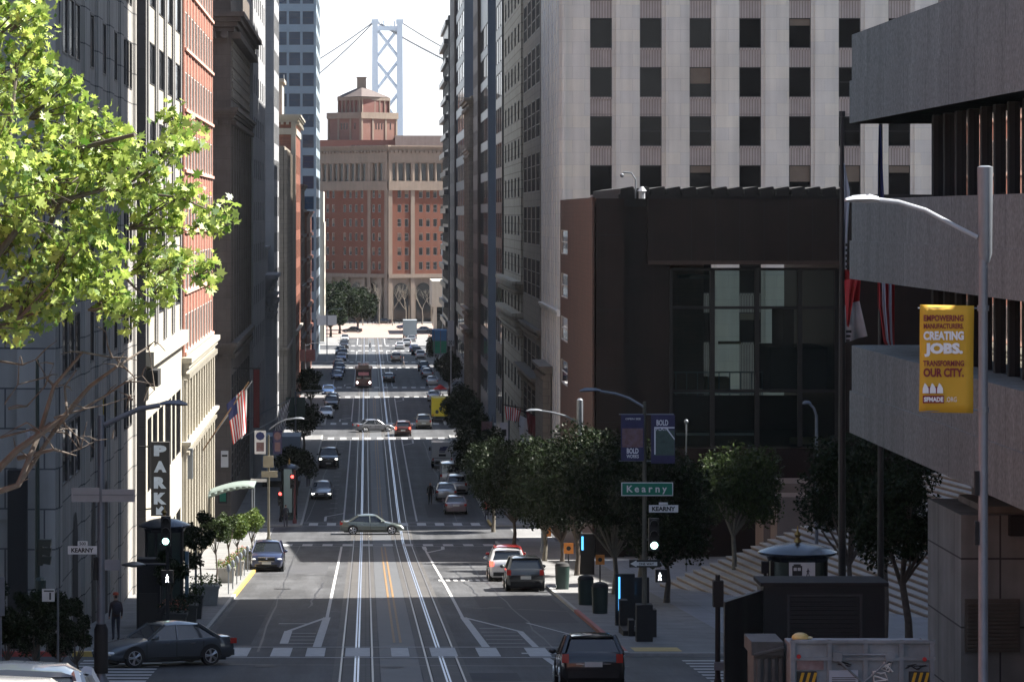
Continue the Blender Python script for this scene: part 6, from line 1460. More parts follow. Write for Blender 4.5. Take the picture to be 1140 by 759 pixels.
b = MB(); rr = thing('traffic_signal', (X(852, 97), 97, gz(97)), 'small black signal head left of the domed kiosk roof', 'traffic signal'); b.box(X(848, 97), X(856, 97), 97, 97.2, Z(638, 97), Z(625, 97)); b.build('signal_head', blackmatte, rr); b = MB(); b.tube([(X(852, 97.3), 97.3, gz(97)), (X(852, 97.3), 97.3, Z(630, 97))], .05, 6); b.build('pole', blackmatte, rr)

# black steel booth and grey skip in the right foreground
D = 80.0; x0_, x1_ = X(850, D), X(985, D); zt_ = Z(652, D); zb = gz(84) - .3
r = thing('site_booth', (X(915, D), D, gz(84)), 'big black steel booth with roller shutter behind the grey skip', 'booth')
b = MB(); b.box(x0_, x1_, D, 81.3, zb, zt_); b.build('body', black, r)
b = MB(); b.box(x0_ - .08, x1_ + .08, D - .1, 81.4, zt_, zt_ + .09); b.build('roof_edge', blackmatte, r)
b = MB(); u0_, u1_ = X(879, D), X(957, D)
b.box(u0_ - .06, u0_, D - .06, D - .003, zb, Z(663, D)); b.box(u1_, u1_ + .06, D - .06, D - .003, zb, Z(663, D)); b.box(u0_ - .06, u1_ + .06, D - .06, D - .003, Z(663, D), Z(661, D)); b.build('door_frame', mat('worn_edge', (.05, .05, .052), .4, .3, 4.0), r)
b = MB(); zz = zb
while zz < Z(664, D): b.box(u0_, u1_, D - .035, D - .004, zz, zz + .09); zz += .105
b.build('shutter', black, r)
b = MB(); xa_, ya_ = X(807, 77.5), 77.5; b.hexa([(xa_, ya_, zb), (x0_ - .01, D + .02, zb), (x0_ - .01, D + .3, zb), (xa_, ya_ + .3, zb), (xa_, ya_, zt_ - .1), (x0_ - .01, D + .02, zt_ - .1), (x0_ - .01, D + .3, zt_ - .1), (xa_, ya_ + .3, zt_ - .1)]); b.build('side_panel', mat('scuffed_steel', (.06, .06, .06), .5, .6, 1.5, streak=.6, col2=(.02, .02, .02)), r)
D = 56.0; x0_, x1_ = X(880, D), X(1041, D); zt_ = Z(712, D); zb = gz(58) + .15
r = thing('skip_container', (X(960, D), D, gz(57)), 'grey steel skip with hinged doors, graffiti and yellow black stripes', 'skip')
b = MB(); b.box(x0_ + .04, x1_ - .04, D + .03, D + .09, zb, zt_ - .02); b.box(x1_ - .07, x1_ - .01, D + .1, 57.1, zb, zt_ - .1); b.box(x0_ + .05, x1_ - .08, D + .1, 57.2, zb, zt_ - .12); b.build('door_plates', skipm, r)
b = MB(); pm_ = D / 3690
for px in (880, 921, 961, 1001, 1035): b.box(X(px, D), X(px + 5, D), D - .02, D + .06, zb, zt_)
for py in (712, 731): b.box(x0_ - .004, x1_ + .004, D - .025, D + .055, Z(py + 3.5, D), Z(py, D))
b.box(x0_, x1_, D - .03, D + .05, zb, zb + .1); b.build('door_frames', skipm, r)
b = MB()
for px, s_ in ((932, 1), (990, -1)): b.tube([(X(px, D), D - .04, Z(733, D)), (X(px + 18 * s_, D), D - .04, Z(750, D)), (X(px + 30 * s_, D), D - .04, Z(760, D))], .018, 6); b.box(X(px - 5, D), X(px + 5, D), D - .08, D - .026, Z(735, D), Z(725, D))
b.tube([(X(928, D), D - .05, Z(728, D)), (X(996, D), D - .05, Z(728, D))], .02, 6); b.build('door_latch', skipm, r)
b = MB(); xs_ = X(839, 57)
b.box(xs_, x0_ - .02, 57, 57.9, zb, Z(716, 57))
for k in range(5): b.box(xs_ + .05 + k * .125, xs_ + .11 + k * .125, 56.93, 57 - .003, zb, Z(732, 57))
b.box(xs_ - .05, x0_ - .01, 56.88, 58, Z(728, 57), Z(713, 57)); b.tube([(xs_, 56.85, Z(727, 57)), (x0_, 56.85, Z(719, 57))], .03, 5); b.build('side_wall', skip_d, r)
b = MB(); b.smooth = True
for px, py in ((889, 730), (1029, 733)): b.tube([(X(px, D), D - .045, Z(py, D)), (X(px, D), D - .02, Z(py, D))], .035, 10)
b.build('red_reflector', flag_r, r) if False else None
for px, py in ((889, 730), (1029, 733)): q = MB(); q.tube([(X(px, D), D - .05, Z(py, D)), (X(px, D), D - .022, Z(py, D))], .036, 10); q.build('red_reflector', flag_r, r)
b = MB(); b.box(X(887, D), X(917, D), D + .0, D + .028, Z(745, D), Z(733, D)); b.build('faded_panel', mat('faded_red', (.28, .13, .11), .7, .5, 4.0, col2=(.18, .19, .2)), r)
b = MB(); b.box(X(923, D), X(955, D), D - .03, D + .028, Z(765, D), Z(745.5, D)); o = b.build('notice', mat('notice_paper', (.42, .46, .52), .6, .1, 4.0), r)
b = MB(); F = Fr(X(939, D), D - .031, 1, 0); 
for k in range(4): b.fbox(F, -.2, .2, 0, .004, Z(754 + k * 2.2, D), Z(753.2 + k * 2.2, D))
b.build('notice_lines', signk, o); 
for px in (887, 1012):
    b = MB(); b.box(X(px, D), X(px + 22, D), D - .02, D + .028, Z(765, D), Z(747, D)); o = b.build('hazard_plate', signk, r)
    b = MB()
    for k in range(3): u = X(px + 2 + k * 7, D); b.poly([(u, D - .024, Z(760, D)), (u + .05, D - .024, Z(760, D)), (u + .1, D - .024, Z(748, D)), (u + .05, D - .024, Z(748, D))])
    b.build('hazard_stripe', signy, o)
b = MB(); rg = random.Random(4)
for (cx_, cy_, col_) in ((978, 752, 0), (983, 742, 0)):
    P = [(X(cx_ + rg.uniform(-10, 12), D), D - .035, Z(cy_ + rg.uniform(-7, 7), D)) for _ in range(9)]; b.tube(P, .016, 4)
b.build('white_graffiti', signw, r)
b = MB()
for (cx_, cy_) in ((1015, 742), (1024, 743), (940, 737)):
    P = [(X(cx_ + rg.uniform(-8, 8), D), D - .033, Z(cy_ + rg.uniform(-4, 4), D)) for _ in range(8)]; b.tube(P, .009, 4)
b.build('dark_graffiti', signk, r)
rr = thing('hard_hat', (X(891, 57), 57, Z(709, 57)), 'pale yellow hard hat lying on the rim of the skip', 'helmet'); b = MB(); b.smooth = True; b.ball((X(891, 57), 57, Z(709, 57)), .15, 12, 8, (1, 1, .55)); b.build('shell', mat('hat_yellow', (.55, .42, .15), .4), rr); b = MB(); b.lathe(X(893, 57), 57, [(.18, Z(709.5, 57)), (.18, Z(708.6, 57))], 14); b.build('brim', MATS['hat_yellow'], rr)

# black post at the kerb right (x~800)
D = 84; x = X(799, D); r = pole('traffic_signal', x, D, Z(645, D) - gz(D), 'black signal post seen from behind, left of the black booth', 'traffic signal', m=blackmatte, r0=.07, r1=.06)
b = MB(); b.box(x - .12, x + .14, D - .1, D + .15, Z(675, D), Z(646, D)); b.build('signal_head', blackmatte, r); b = MB(); b.box(x - .1, x + .2, D - .12, D - .04, Z(745, D), Z(736, D)); b.build('push_button', greypole, r)
# flagpoles in front of the concrete building
D = 103; x = X(937.5, D)
r = thing('flagpole', (x, D, gz(D)), 'black flagpole with a drooping white and red state flag', 'flag')
b = MB(); b.smooth = True; b.lathe(x, D, [(.13, gz(D)), (.11, Z(480, D)), (.06, Z(130, D))], 10); b.lathe(x, D, [(.1, Z(130, D)), (.1, Z(124, D))], 10); b.build('pole', black, r)
def droop(r, D, left, right, mats, name='cloth', seed=1):
    """left, right: lists of (px, py, mat index) outlining a hanging flag top to bottom"""
    b = MB(); n = 8
    for (lx, ly, m_), (rx_, ry, _) in zip(left, right):
        for q in range(n + 1):
            t = q / n; b.v.append((X(lx + (rx_ - lx) * t, D), D + .12 * math.sin(t * 9 + seed + ly * .02), Z(ly + (ry - ly) * t, D)))
    for k in range(len(left) - 1):
        for q in range(n): b.f.append((k * (n + 1) + q, (k + 1) * (n + 1) + q, (k + 1) * (n + 1) + q + 1, k * (n + 1) + q + 1)); b.mi.append(left[k][2])
    b.smooth = True; o = b.build(name, mats, r); s_ = o.modifiers.new('t', 'SOLIDIFY'); s_.thickness = .01
droop(r, D, [(939.5, 182, 0), (940, 215, 0), (940, 260, 0), (940, 300, 1), (940, 312, 1), (941, 340, 0), (941, 381, 0)], [(940.5, 184, 0), (947, 214, 0), (943.5, 262, 0), (942, 300, 0), (958, 306, 0), (956, 335, 0), (965, 374, 0)], [flag_w, flag_r])
droop(r, D - .3, [(940.5, 312, 0), (941, 325, 0), (942, 345, 0), (943, 362, 0)], [(955, 308, 0), (951, 325, 0), (947, 345, 0), (944, 364, 0)], [flag_r], 'red_fold')
b = MB(); rg = random.Random(2)
for k in range(5): b.box(X(941.2, D - .5), X(944.5 + (k % 2), D - .5), D - .5, D - .47, Z(274 + k * 6, D), Z(271 + k * 6, D))
for k in range(3): b.box(X(942, D - .5), X(946 + k, D - .5), D - .5, D - .47, Z(380 - k * 5, D), Z(377 - k * 5, D))
b.build('flag_lettering', signk, r)
D = 108; x = X(980.5, D)
r = thing('flagpole', (x, D, gz(D)), 'second dark flagpole with a drooping blue, red and white striped flag', 'flag')
b = MB(); b.smooth = True; b.lathe(x, D, [(.12, gz(D)), (.06, Z(118, D))], 10); b.build('pole', black, r)
droop(r, D - .1, [(978, 140, 0), (977, 180, 0), (977, 222, 0), (978, 260, 0)], [(980, 140, 0), (983, 180, 0), (985, 222, 0), (984, 260, 0)], [flag_b], 'canton')
for k in range(5):
    droop(r, D - .1 - .01 * k, [(977 + 3.8 * k, 300, 0), (978 + 3.6 * k, 340, 0), (983 + 2.6 * k, 378, 0), (986 + 2 * k, 384, 0)], [(980.8 + 3.8 * k, 300, 0), (981.6 + 3.6 * k, 340, 0), (985.6 + 2.6 * k, 378, 0), (988 + 2 * k, 384, 0)], [flag_r if k % 2 == 0 else flag_w], 'stripe', seed=k)

# --- signal mast with banners and Kearny signs (right far corner)
D = 124.0; x = X(717.5, D); r = pole('signal_mast', x, D, Z(447, D) - gz(D) - .13, 'olive signal mast with banners, green name sign, green light and walk signal', 'traffic signal', m=brownpole, r0=.10, r1=.06)
arm(r, [(X(px, D), D, Z(py, D)) for px, py in ((717, 453), (700, 443), (685, 438), (668, 435.5))], greypole, rad=.045); cobra(r, X(669, D), D, Z(435, D), -1, greypole, ln=.8)
F = Fr(x, D - .2, 1, 0); pm_ = D / 3690; U_ = lambda px: X(px, D) - x
b = MB()
for py in (461, 513): b.tube([(X(689, D), D, Z(py, D)), (X(750, D), D, Z(py, D))], .02, 5)
b.build('banner_bracket', greypole, r)
bn = thing('banner', (X(703, D), D, Z(513, D)), 'left navy event banner reading BOLD WORKS on the signal mast', 'banner')
board(bn, F, U_(690.5), U_(716), Z(512, D), Z(461, D), .12, signb, 'cloth', .02); board(bn, F, U_(692), U_(715), Z(497, D), Z(476, D), .128, signp, 'picture', .02)
letters(bn, 'BOLD', F, U_(703.5), .135, Z(504, D), 6 * pm_, flag_w, width=13 * pm_, off=.03); letters(bn, 'WORKS', F, U_(703.5), .135, Z(509, D), 4 * pm_, flag_w, width=13.5 * pm_, off=.02); letters(bn, 'OPEN SEE', F, U_(704), .135, Z(466.5, D), 2 * pm_, signw, width=17 * pm_)
bn = thing('banner', (X(737, D), D, Z(513, D)), 'right navy event banner reading BOLD PLAYS on the signal mast', 'banner')
board(bn, F, U_(724), U_(750.5), Z(515, D), Z(461, D), .12, signb, 'cloth', .02); board(bn, F, U_(728), U_(750), Z(506, D), Z(478, D), .128, signpg, 'picture', .02)
letters(bn, 'BOLD', F, U_(736.5), .135, Z(473, D), 6.5 * pm_, flag_w, width=13 * pm_, off=.03); letters(bn, 'PLAYS', F, U_(736.5), .150, Z(478.5, D), 4 * pm_, flag_w, width=13.5 * pm_, off=.02)
b = MB(); b.fbox(F, U_(727.5), U_(729), .13, .14, Z(505, D), Z(475, D)); b.fbox(F, U_(727.5), U_(750), .13, .14, Z(476, D), Z(474.5, D)); b.poly([(*F.p(U_(740), .142), Z(476, D)), (*F.p(U_(742), .142), Z(476, D)), (*F.p(U_(750), .142), Z(487, D)), (*F.p(U_(750), .142), Z(489, D))]); b.build('white_frame', flag_w, bn)
sg = thing('street_sign', (x, D, Z(551, D)), 'large green street name sign with white lettering', 'sign')
board(sg, F, U_(691), U_(748.5), Z(551, D), Z(536, D), .10, signw, 'border', .02); board(sg, F, U_(692), U_(747.5), Z(550, D), Z(537, D), .108, signg, 'panel', .02)
for k, ch in enumerate('Kearny'): letters(sg, ch, F, U_(700.5 + 7.7 * k), .112, Z({'y': 549.0}.get(ch, 547), D), {'K': 7.6, 'y': 7.4}.get(ch, 5.6) * pm_, signw, off=.025)
sg = thing('street_sign', (X(738, D), D, Z(570, D)), 'small white street name plate on the right signal mast', 'sign', 'white street name plates')
board(sg, F, U_(722), U_(754.5), Z(569.5, D), Z(561.5, D), .0, signw, 'plate'); letters(sg, 'KEARNY', F, U_(738.3), .006, Z(568, D), 5 * pm_, signk, width=26 * pm_, off=.045)
b = MB(); b.fbox(F, U_(733), U_(743), -.03, 0, Z(561, D), Z(558.5, D)); b.build('number_plate', signw, sg)
signal(r, X(727.5, D), D - .3, Z(612, D), 'g', s=1.2)
b = MB(); b.tube([(X(717, D), D, Z(600, D)), (X(724, D), D - .1, Z(600, D))], .04, 5); b.build('bracket', brownpole, r)
sg = thing('direction_sign', (X(716, D), D, Z(630, D)), 'black one way arrow sign pointing left below the green light', 'sign')
board(sg, F, U_(700), U_(734), Z(630.5, D), Z(622, D), .05, signk, 'plate')
b = MB(); P = [(701, 626.3), (708, 622.6), (708, 624.4), (731, 624.4), (731, 628.6), (708, 628.6), (708, 630)]; b.poly([(*F.p(U_(a), .056), Z(c, D)) for a, c in P]); o = b.build('arrow', signw, sg); letters(o, 'ONE WAY', F, U_(719), .062, Z(628, D), 2.9 * pm_, signk, width=17 * pm_, off=.03)
hd = MB(); hd.fbox(F, U_(729), U_(742), -.2, .05, Z(647, D), Z(633, D)); o = hd.build('walk_signal', black, r); b = MB(); human_glyph(b, F, U_(734), .056, Z(645, D), 9 * pm_); b.build('walk_symbol', lampw, o)
b = MB(); b.box(X(708, D), X(726, D), D - .3, D + .3, gz(D), Z(672, D)); b.build('control_cabinet', blackmatte, r)
rr = thing('news_rack', (X(695, 127), 127, gz(127)), 'dark news racks and bins clustered at the right corner', 'news rack')
b = MB(); b.box(X(700, 127), X(706, 127), 127, 127.6, gz(127), Z(690, 127)); b.box(X(690, 129), X(699, 129), 129, 129.6, gz(129), Z(668, 129)); b.box(X(719, 126.4), X(731, 126.4), 126.4, 127, gz(126), Z(680, 126)); b.box(X(700, 127) , X(731, 127), 127.1, 127.4, gz(127), gz(127) + .3); b.box(X(690, 129), X(706, 129), 127.3, 129.2, gz(127) , gz(127) + .3); b.build('cabinets', blackmatte, rr)
for px, D_, w_, y0, y1, lab in ((689.5, 134, 1.8, 642, 679, 'tall bright blue lit screen edge by the right corner'), (705.5, 138, 2.6, 646, 662, 'smaller blue lit screen right of the tall one'), (648.5, 182, 2.2, 597, 612, 'small blue lit panel farther along the right pavement')):
    rr = thing('advert_screen', (X(px, D_), D_, gz(D_)), lab, 'screen'); b = MB(); b.box(X(px - w_ / 2, D_), X(px + w_ / 2, D_), D_, D_ + .05, Z(y1, D_), Z(y0, D_)); b.build('lit_panel', screen, rr)
    b = MB(); b.box(X(px - w_ / 2, D_) - .12, X(px + w_ / 2, D_) + .6, D_ + .055, D_ + .35, gz(D_), Z(y0 - 3, D_)); b.build('casing', blackmatte, rr)
# grey cylinder lamp mast and its neighbours
D = 195; x = X(645.5, D); r = pole('street_lamp', x, D, Z(470, D) - gz(D) - .13, 'grey mast with a fat cylinder top behind the dark trees, arm to the left', 'street lamp', r0=.14, r1=.11)
b = MB(); b.smooth = True; b.lathe(x, D, [(.15, Z(478, D)), (.19, Z(476, D)), (.19, Z(445, D)), (.1, Z(443.5, D))], 12); b.build('shroud', greypole, r)
arm(r, [(X(px, D), D, Z(py, D)) for px, py in ((643, 470), (630, 463), (615, 459), (602, 457))], greypole, rad=.05); cobra(r, X(603, D), D, Z(457, D), -1, greypole, ln=.9)
D = 132; x = X(909, D); r = pole('street_lamp', x, D, Z(462, D) - gz(D) - .13, 'slim blue grey lamp post with hooked head before the banking hall', 'street lamp', r0=.085, r1=.06)
arm(r, [(X(px, D), D, Z(py, D)) for px, py in ((909, 463), (906, 454), (901, 449))], greypole, rad=.05); cobra(r, X(903, D), D, Z(449, D), -1, greypole, ln=.35)
D = 186; x = X(764, D); r = pole('street_lamp', x, D, Z(470, D) - gz(D) - .2, 'short thin lamp with a ball head before the dark granite wall', 'street lamp', m=greypole, r0=.05, r1=.04, base=False)
b = MB(); b.smooth = True; b.ball((x, D, Z(469, D)), .12); b.build('lamp_head', greypole, r)
# left corner signals in front of the kiosk
D = 122; x = X(186.5, D); r = pole('traffic_signal', x, D, Z(588, D) - gz(D), 'left corner signal post with green light and white walking figure', 'traffic signal', m=blackmatte, r0=.08, r1=.06)
signal(r, X(185, D), D - .3, Z(607, D), 'g', s=1.1)
F = Fr(x, D - .2, 1, 0); hd = MB(); hd.fbox(F, X(180, D) - x, X(193, D) - x, -.2, .05, Z(648, D), Z(634, D)); o = hd.build('walk_signal', black, r); b = MB(); human_glyph(b, F, X(186.5, D) - x, .056, Z(647, D), 9 * D / 3690); b.build('walk_symbol', lampw, o)
b = MB(); b.smooth = True; b.lathe(X(149, D), D, [(.1, Z(631, D)), (.45, Z(629, D)), (.45, Z(627.5, D)), (.1, Z(625, D))], 12); b.tube([(X(149, D), D, Z(628, D)), (x, D, Z(628, D))], .05, 6); b.build('side_signal_seen_edge_on', black, r)
for px, D_ in ((209, 137), (237, 146)): pass
r = pole('sign_post', X(218, 150), 150, Z(592, 150) - gz(150) - .1, 'thin grey post with a small pale plate between the potted trees', 'sign', r0=.05, r1=.05, base=False)
b = MB(); b.box(X(208, 149.9), X(217, 149.9), 149.85, 149.9, Z(632, 150), Z(624, 150)); b.build('plate', mat('sign_grey', (.22, .23, .25)), r)
# black bins at the left pavement
for px, D_, lab in ((165, 128, 'tall black news stand in the shade left of the kiosk'), (168, 131.5, 'second black stand behind the tall one')):
    x = X(px, D_); z = gz(D_) + .13; rr = thing('news_rack', (x, D_, z), lab, 'news rack'); b = MB(); b.box(x - .45, x + .45, D_, D_ + .8, z, Z(622 if D_ < 130 else 636, D_)); b.build('cabinet', blackmatte, rr)
    b = MB(); b.box(x - .35, x + .35, D_ - .03, D_ - .003, z + .2, z + 1.6); b.build('door', black, rr)
# parking meters in the sun
for i in range(6):
    D_ = 160 + i * 5.2; x = -6.62; z = gz(D_) + .13; r = thing('parking_meter', (x, D_, z), ['nearest parking meter at the sunlit yellow kerb', 'second parking meter from the camera at the yellow kerb', 'third parking meter from the camera at the yellow kerb', 'fourth parking meter, beside the flower planters', 'fifth parking meter, beside the bonnet of the blue car', 'farthest parking meter, beside the blue car'][i], 'parking meter', 'parking meters at the left kerb')
    b = MB(); b.lathe(x, D_, [(.03, z), (.03, z + 1.1)], 8); b.build('post', greypole, r); b = MB(); b.smooth = True; b.lathe(x, D_, [(.06, z + 1.08), (.1, z + 1.15), (.1, z + 1.35), (.04, z + 1.45)], 10); b.build('meter_head', greypole, r)
# orange works sign posts on the right
for px, D_, y0, y1, lab in ((609, 205, 587, 597, 'orange works sign on a thin post near the second crossing'), (633, 176, 604, 616, 'orange works sign half hidden by a tree trunk'), (668, 152, 617, 628, 'white and orange notice under the dense trees')):
    x = X(px, D_); r = pole('sign_post', x, D_, Z(y0, D_) - gz(D_) - .13, lab, 'sign', m=blackmatte, r0=.035, r1=.03, base=False); F = Fr(x, D_ - .06, 1, 0); h_ = (y1 - y0) * D_ / 3690
    o = board(r, F, -h_ * .45, h_ * .45, Z(y1, D_), Z(y0, D_), 0, signo, 'plate', .02); b = MB(); b.poly([(*F.p(h_ * .22 * math.cos(t * .785), .005), Z((y0 + y1) / 2, D_) + h_ * .22 * math.sin(t * .785)) for t in range(8)]); b.build('symbol', signk, o)
r = pole('sign_post', X(535, 292), 292, Z(486, 292) - gz(292), 'yellow pedestrian triangle sign above the first dark tree', 'sign', r0=.05, r1=.04, base=False); b = MB(); b.poly([(X(529, 291.9), 291.9, Z(494, 292)), (X(542, 291.9), 291.9, Z(494, 292)), (X(535, 291.9), 291.9, Z(485, 292))]); b.build('plate', mat('sign_amber', (.75, .4, .02), .5), r)
# bins on the right pavement
for px, D_, lab in ((626, 165, 'dark litter bin behind the parked off-roader'), (652, 150, 'dark litter bin under the dense trees on the right'), (668, 143, 'wide dark cabinet near the red kerb')):
    x = X(px, D_); z = gz(D_) + .13; rr = thing('litter_bin', (x, D_, z), lab, 'bin'); b = MB(); b.smooth = True; b.lathe(x, D_, [(.32, z), (.36, z + 1.0), (.36, z + 1.15)], 12); b.build('body', greenpole, rr); b = MB(); b.smooth = True; b.lathe(x, D_, [(.38, z + 1.152), (.3, z + 1.3), (.1, z + 1.36)], 12); b.build('lid', blackmatte, rr)

# ---- second crossing furniture, left
D = 232.5; x = X(299, D); r = pole('street_lamp', x, D, Z(484, D) - gz(D) - .13, 'lamp and signal post at the left of the second crossing with blue banners', 'street lamp', m=brownpole, r0=.1, r1=.07)
arm(r, [(X(px, D), D, Z(py, D)) for px, py in ((300, 478), (308, 472), (318, 467), (327, 466))], greypole, rad=.06); cobra(r, X(326, D), D, Z(466, D), 1, greypole, ln=.8)
F = Fr(x, D - .15, 1, 0); U_ = lambda px: X(px, D) - x
for a, c, m1, m2, lab in ((283.5, 296, flag_w, flag_b, 'pale banner with a blue circle at the second crossing'), (304, 314, signb, signp, 'purple printed banner at the second crossing')):
    bn = thing('banner', (X(a, D), D, Z(505, D)), lab, 'banner'); board(bn, F, U_(a), U_(c), Z(505, D), Z(479, D), .05, m1, 'cloth', .02)
    b = MB(); b.poly([(*F.p(U_((a + c) / 2) + (c - a) * .4 * D / 3690 * math.cos(t * .785), .056), Z(485, D) + .3 * math.sin(t * .785)) for t in range(8)]); b.build('blue_disc', m2, bn)
    b = MB(); b.fbox(F, U_(a + 2), U_(c - 2), .052, .056, Z(502, D), Z(492, D)); b.build('picture', signp, bn)
b = MB(); b.fbox(F, U_(293), U_(304.5), -.1, 0, Z(520, D), Z(507, D)); b.fbox(F, U_(291), U_(309), -.1, -.003, Z(531, D), Z(524, D)); b.build('plates', mat('plate_tan', (.30, .27, .2), .6), r)
sg = thing('street_sign', (X(286, D), D, Z(536, D)), 'white street name plate beside the green awning tip', 'sign'); b = MB(); b.fbox(F, U_(279), U_(297), 0, .04, Z(536, D), Z(532.5, D)); b.build('plate', signw, sg)
r, x, zb, zt_, rb_ = kiosk(322, 262, 24, 515, 'round dark kiosk with lit pale poster beyond the second crossing')
b = MB(); b.box(X(316, 260), X(325, 260), 260 - .2, 260.0, Z(570, 260), Z(522, 260)); b.build('poster', mat('poster_pale', (.30, .38, .34), .6), r)
r = pole('traffic_signal', X(312.5, 259), 259, Z(540, 259) - gz(259), 'dark signal post with red light left of the far kiosk', 'traffic signal', m=blackmatte, r0=.07, r1=.06); signal(r, X(312, 259), 258.6, Z(562, 259), 'r', s=1.1)
r = pole('traffic_signal', X(328, 257), 257, Z(525, 257) - gz(257), 'dark signal post with upper red light right of the far kiosk', 'traffic signal', m=mat('dark_red_post', (.10, .015, .015), .6), r0=.09, r1=.08); signal(r, X(325.5, 257), 256.6, Z(543, 257), 'r', s=1.1)
r = thing('box_truck', (X(308, 300), 300, gz(300)), 'pale blue box truck parked beyond the left kiosk', 'truck'); z = gz(300)
b = MB(); b.box(X(291, 300), X(334, 300), 300, 306, z + .7, Z(486, 300)); b.build('cargo_box', bluebox, r); b = MB(); b.box(X(292, 300), X(333, 300), 300.2, 305.8, z + .1, z + .7); b.build('chassis', blackmatte, r)
b = MB(); b.box(X(293, 300), X(331, 300), 299.93, 299.99, z + 1.0, z + 1.08); b.box(X(312, 300), X(313, 300), 299.93, 299.985, z + 1.1, Z(488, 300)); b.build('door_seams', greypole, r)
for i, (px, D_, m_, y0, y1, lab) in enumerate(((329, 330, signpg, 443, 463, 'pair of printed banners on a mast beyond the left box truck'), (340, 470, signp, 390, 402, 'small far banner on the left pavement'), (364, 600, signw, 352, 362, 'far white banner below the evergreens'))):
    x = X(px, D_); r = pole('banner_mast', x, D_, Z(y0 - 6, D_) - gz(D_), lab, 'banner mast', m=greypole, r0=.1, r1=.08); w_ = 9 * D_ / 3690; b = MB(); b.box(x - w_ * 1.2, x - .12, D_ - .04, D_ + .02, Z(y1, D_), Z(y0, D_)); b.box(x - w_ * 1.2, x + w_ * 1.2, D_ + .021, D_ + .06, Z(y0, D_) - .02, Z(y0 - 1, D_)); b.box(x + .12, x + w_ * 1.2, D_ - .04, D_ + .02, Z(y1, D_), Z(y0, D_)); b.build('banners', m_, r)
    arm(r, [(x, D_, Z(y0 - 5, D_)), (x + 1, D_, Z(y0 - 8, D_)), (x + 2.2, D_, Z(y0 - 8, D_))], greypole, rad=.06); cobra(r, x + 2.1, D_, Z(y0 - 8, D_), 1, greypole)
# pole of the tree-lined left pavement, dark planting
for i, (px, D_, hh) in enumerate(((338, 350, 5.5), (346, 430, 6), (330, 290, 4))):
    make_tree(X(px, D_), D_, hh, 1.8, 2.0, 0, ['dark tree on the left pavement beyond the printed banners', 'small dark tree on the left near the third crossing', 'low dark tree by the pale blue truck'][i], nl=5000, size=.26, seed=130 + i, group='dark trees on the far left pavement')
# ---- right side: flags, banners, scaffold sign
D = 296
for i, (a, c, fx0, fx1, fy, dr, ml, st, lab) in enumerate((((622, 500), (578, 474), 577, 594, 473, 2.4, [flag_w, flag_b], 0, 'large white flag hanging over the right pavement'), ((600, 458), (560, 450), 562, 580, 452, 1.2, [flag_r, flag_w, flag_b], 1, 'striped red and white flag above the white one'), ((606, 466), (575, 455), 586, 600, 470, 1.9, [mat('flag_maroon', (.14, .02, .03), .8)], 0, 'dark maroon flag right of the white one'))):
    Df = D - 2 * i; r = thing('flagpole', (X(a[0], Df), Df, Z(a[1], Df)), lab, 'flag'); arm(r, [(X(a[0], Df), Df, Z(a[1], Df)), (X(c[0], Df), Df, Z(c[1], Df))], blackmatte, 'pole', .05)
    flag(r, (X(fx0, Df), Df - .1, Z(fy - 12 if not st else fy, Df)), (X(fx1, Df), Df - .1, Z(fy - 4 if not st else fy + 3, Df)), dr, ml, st, False, i, skew=.15)
for i, (px, D_, y0, y1, w_, m_, lab) in enumerate(((542, 302, 469, 494, 12, signp, 'printed event banner at the right, left of the white flag'), (561, 300, 470, 492, 9, flag_w, 'white and dark banner just left of the flag'), (597, 215, 497, 512, 12, signp, 'printed banner peeping between the dark trees'), (510, 520, 420, 437, 11, signw, 'pale vertical banner beyond the yellow truck'))):
    x = X(px, D_); r = pole('banner_mast', x + (w_ / 2 + 1) * D_ / 3690, D_, Z(y0 - 4, D_) - gz(D_), lab, 'banner mast', m=greypole, r0=.1, r1=.08); h2 = w_ / 2 * D_ / 3690; b = MB(); b.box(x - h2, x + h2, D_ - .03, D_ + .01, Z(y1, D_), Z(y0, D_)); b.build('banner', m_, r)
    b = MB(); b.box(x - h2, x + h2 * 1.3, D_ + .012, D_ + .05, Z(y0 + 1, D_), Z(y0, D_)); b.box(x - h2 * .6, x + h2 * .6, D_ - .04, D_ - .031, Z(y0 + (y1 - y0) * .7, D_), Z(y0 + (y1 - y0) * .35, D_)); b.build('dark_motif', signk, r)
D = 455; r = thing('vertical_sign', (X(502, D), D, gz(D)), 'tall pale vertical sign reading 201 on the right side', 'sign'); F = Fr(X(502, D), D, 1, 0)
b = MB(); b.fbox(F, -.45, .45, -.3, 0, Z(385, D), Z(357, D)); b.tube([(X(502, D), D + .15, gz(D)), (X(502, D), D + .15, Z(385, D))], .08, 6); b.build('panel', mat('sign_stone', (.45, .47, .5), .6), r); letters(r, '201', F, 0, .01, Z(384, D), 5 * D / 3690, signk, width=6 * D / 3690)
D = 520; r = thing('scaffold_wrap', (X(489, D), D, gz(D)), 'green and blue netted sidewalk scaffold far down the right pavement', 'scaffold'); 
b = MB(); b.box(X(483, D), X(498, D), D, D + 8, Z(393, D), Z(380, D)); b.build('green_net', mat('net_green', (.03, .30, .17), .8), r); b = MB(); b.box(X(482, D), X(498, D), D + .5, D + 8, Z(379.5, D), Z(368, D)); b.build('blue_net', mat('net_blue', (.10, .25, .45), .8), r)
b = MB(); 
for px in (483, 490, 497): b.box(X(px, D), X(px, D) + .12, D - .1, D, gz(D), Z(368, D))
b.box(X(482, D), X(498, D), D - .1, D, Z(394.5, D), Z(393.2, D)); b.build('posts', greypole, r)
r = thing('street_umbrella', (X(491, 450), 450, gz(450)), 'red vendor canopies among people on the far right pavement', 'canopy')
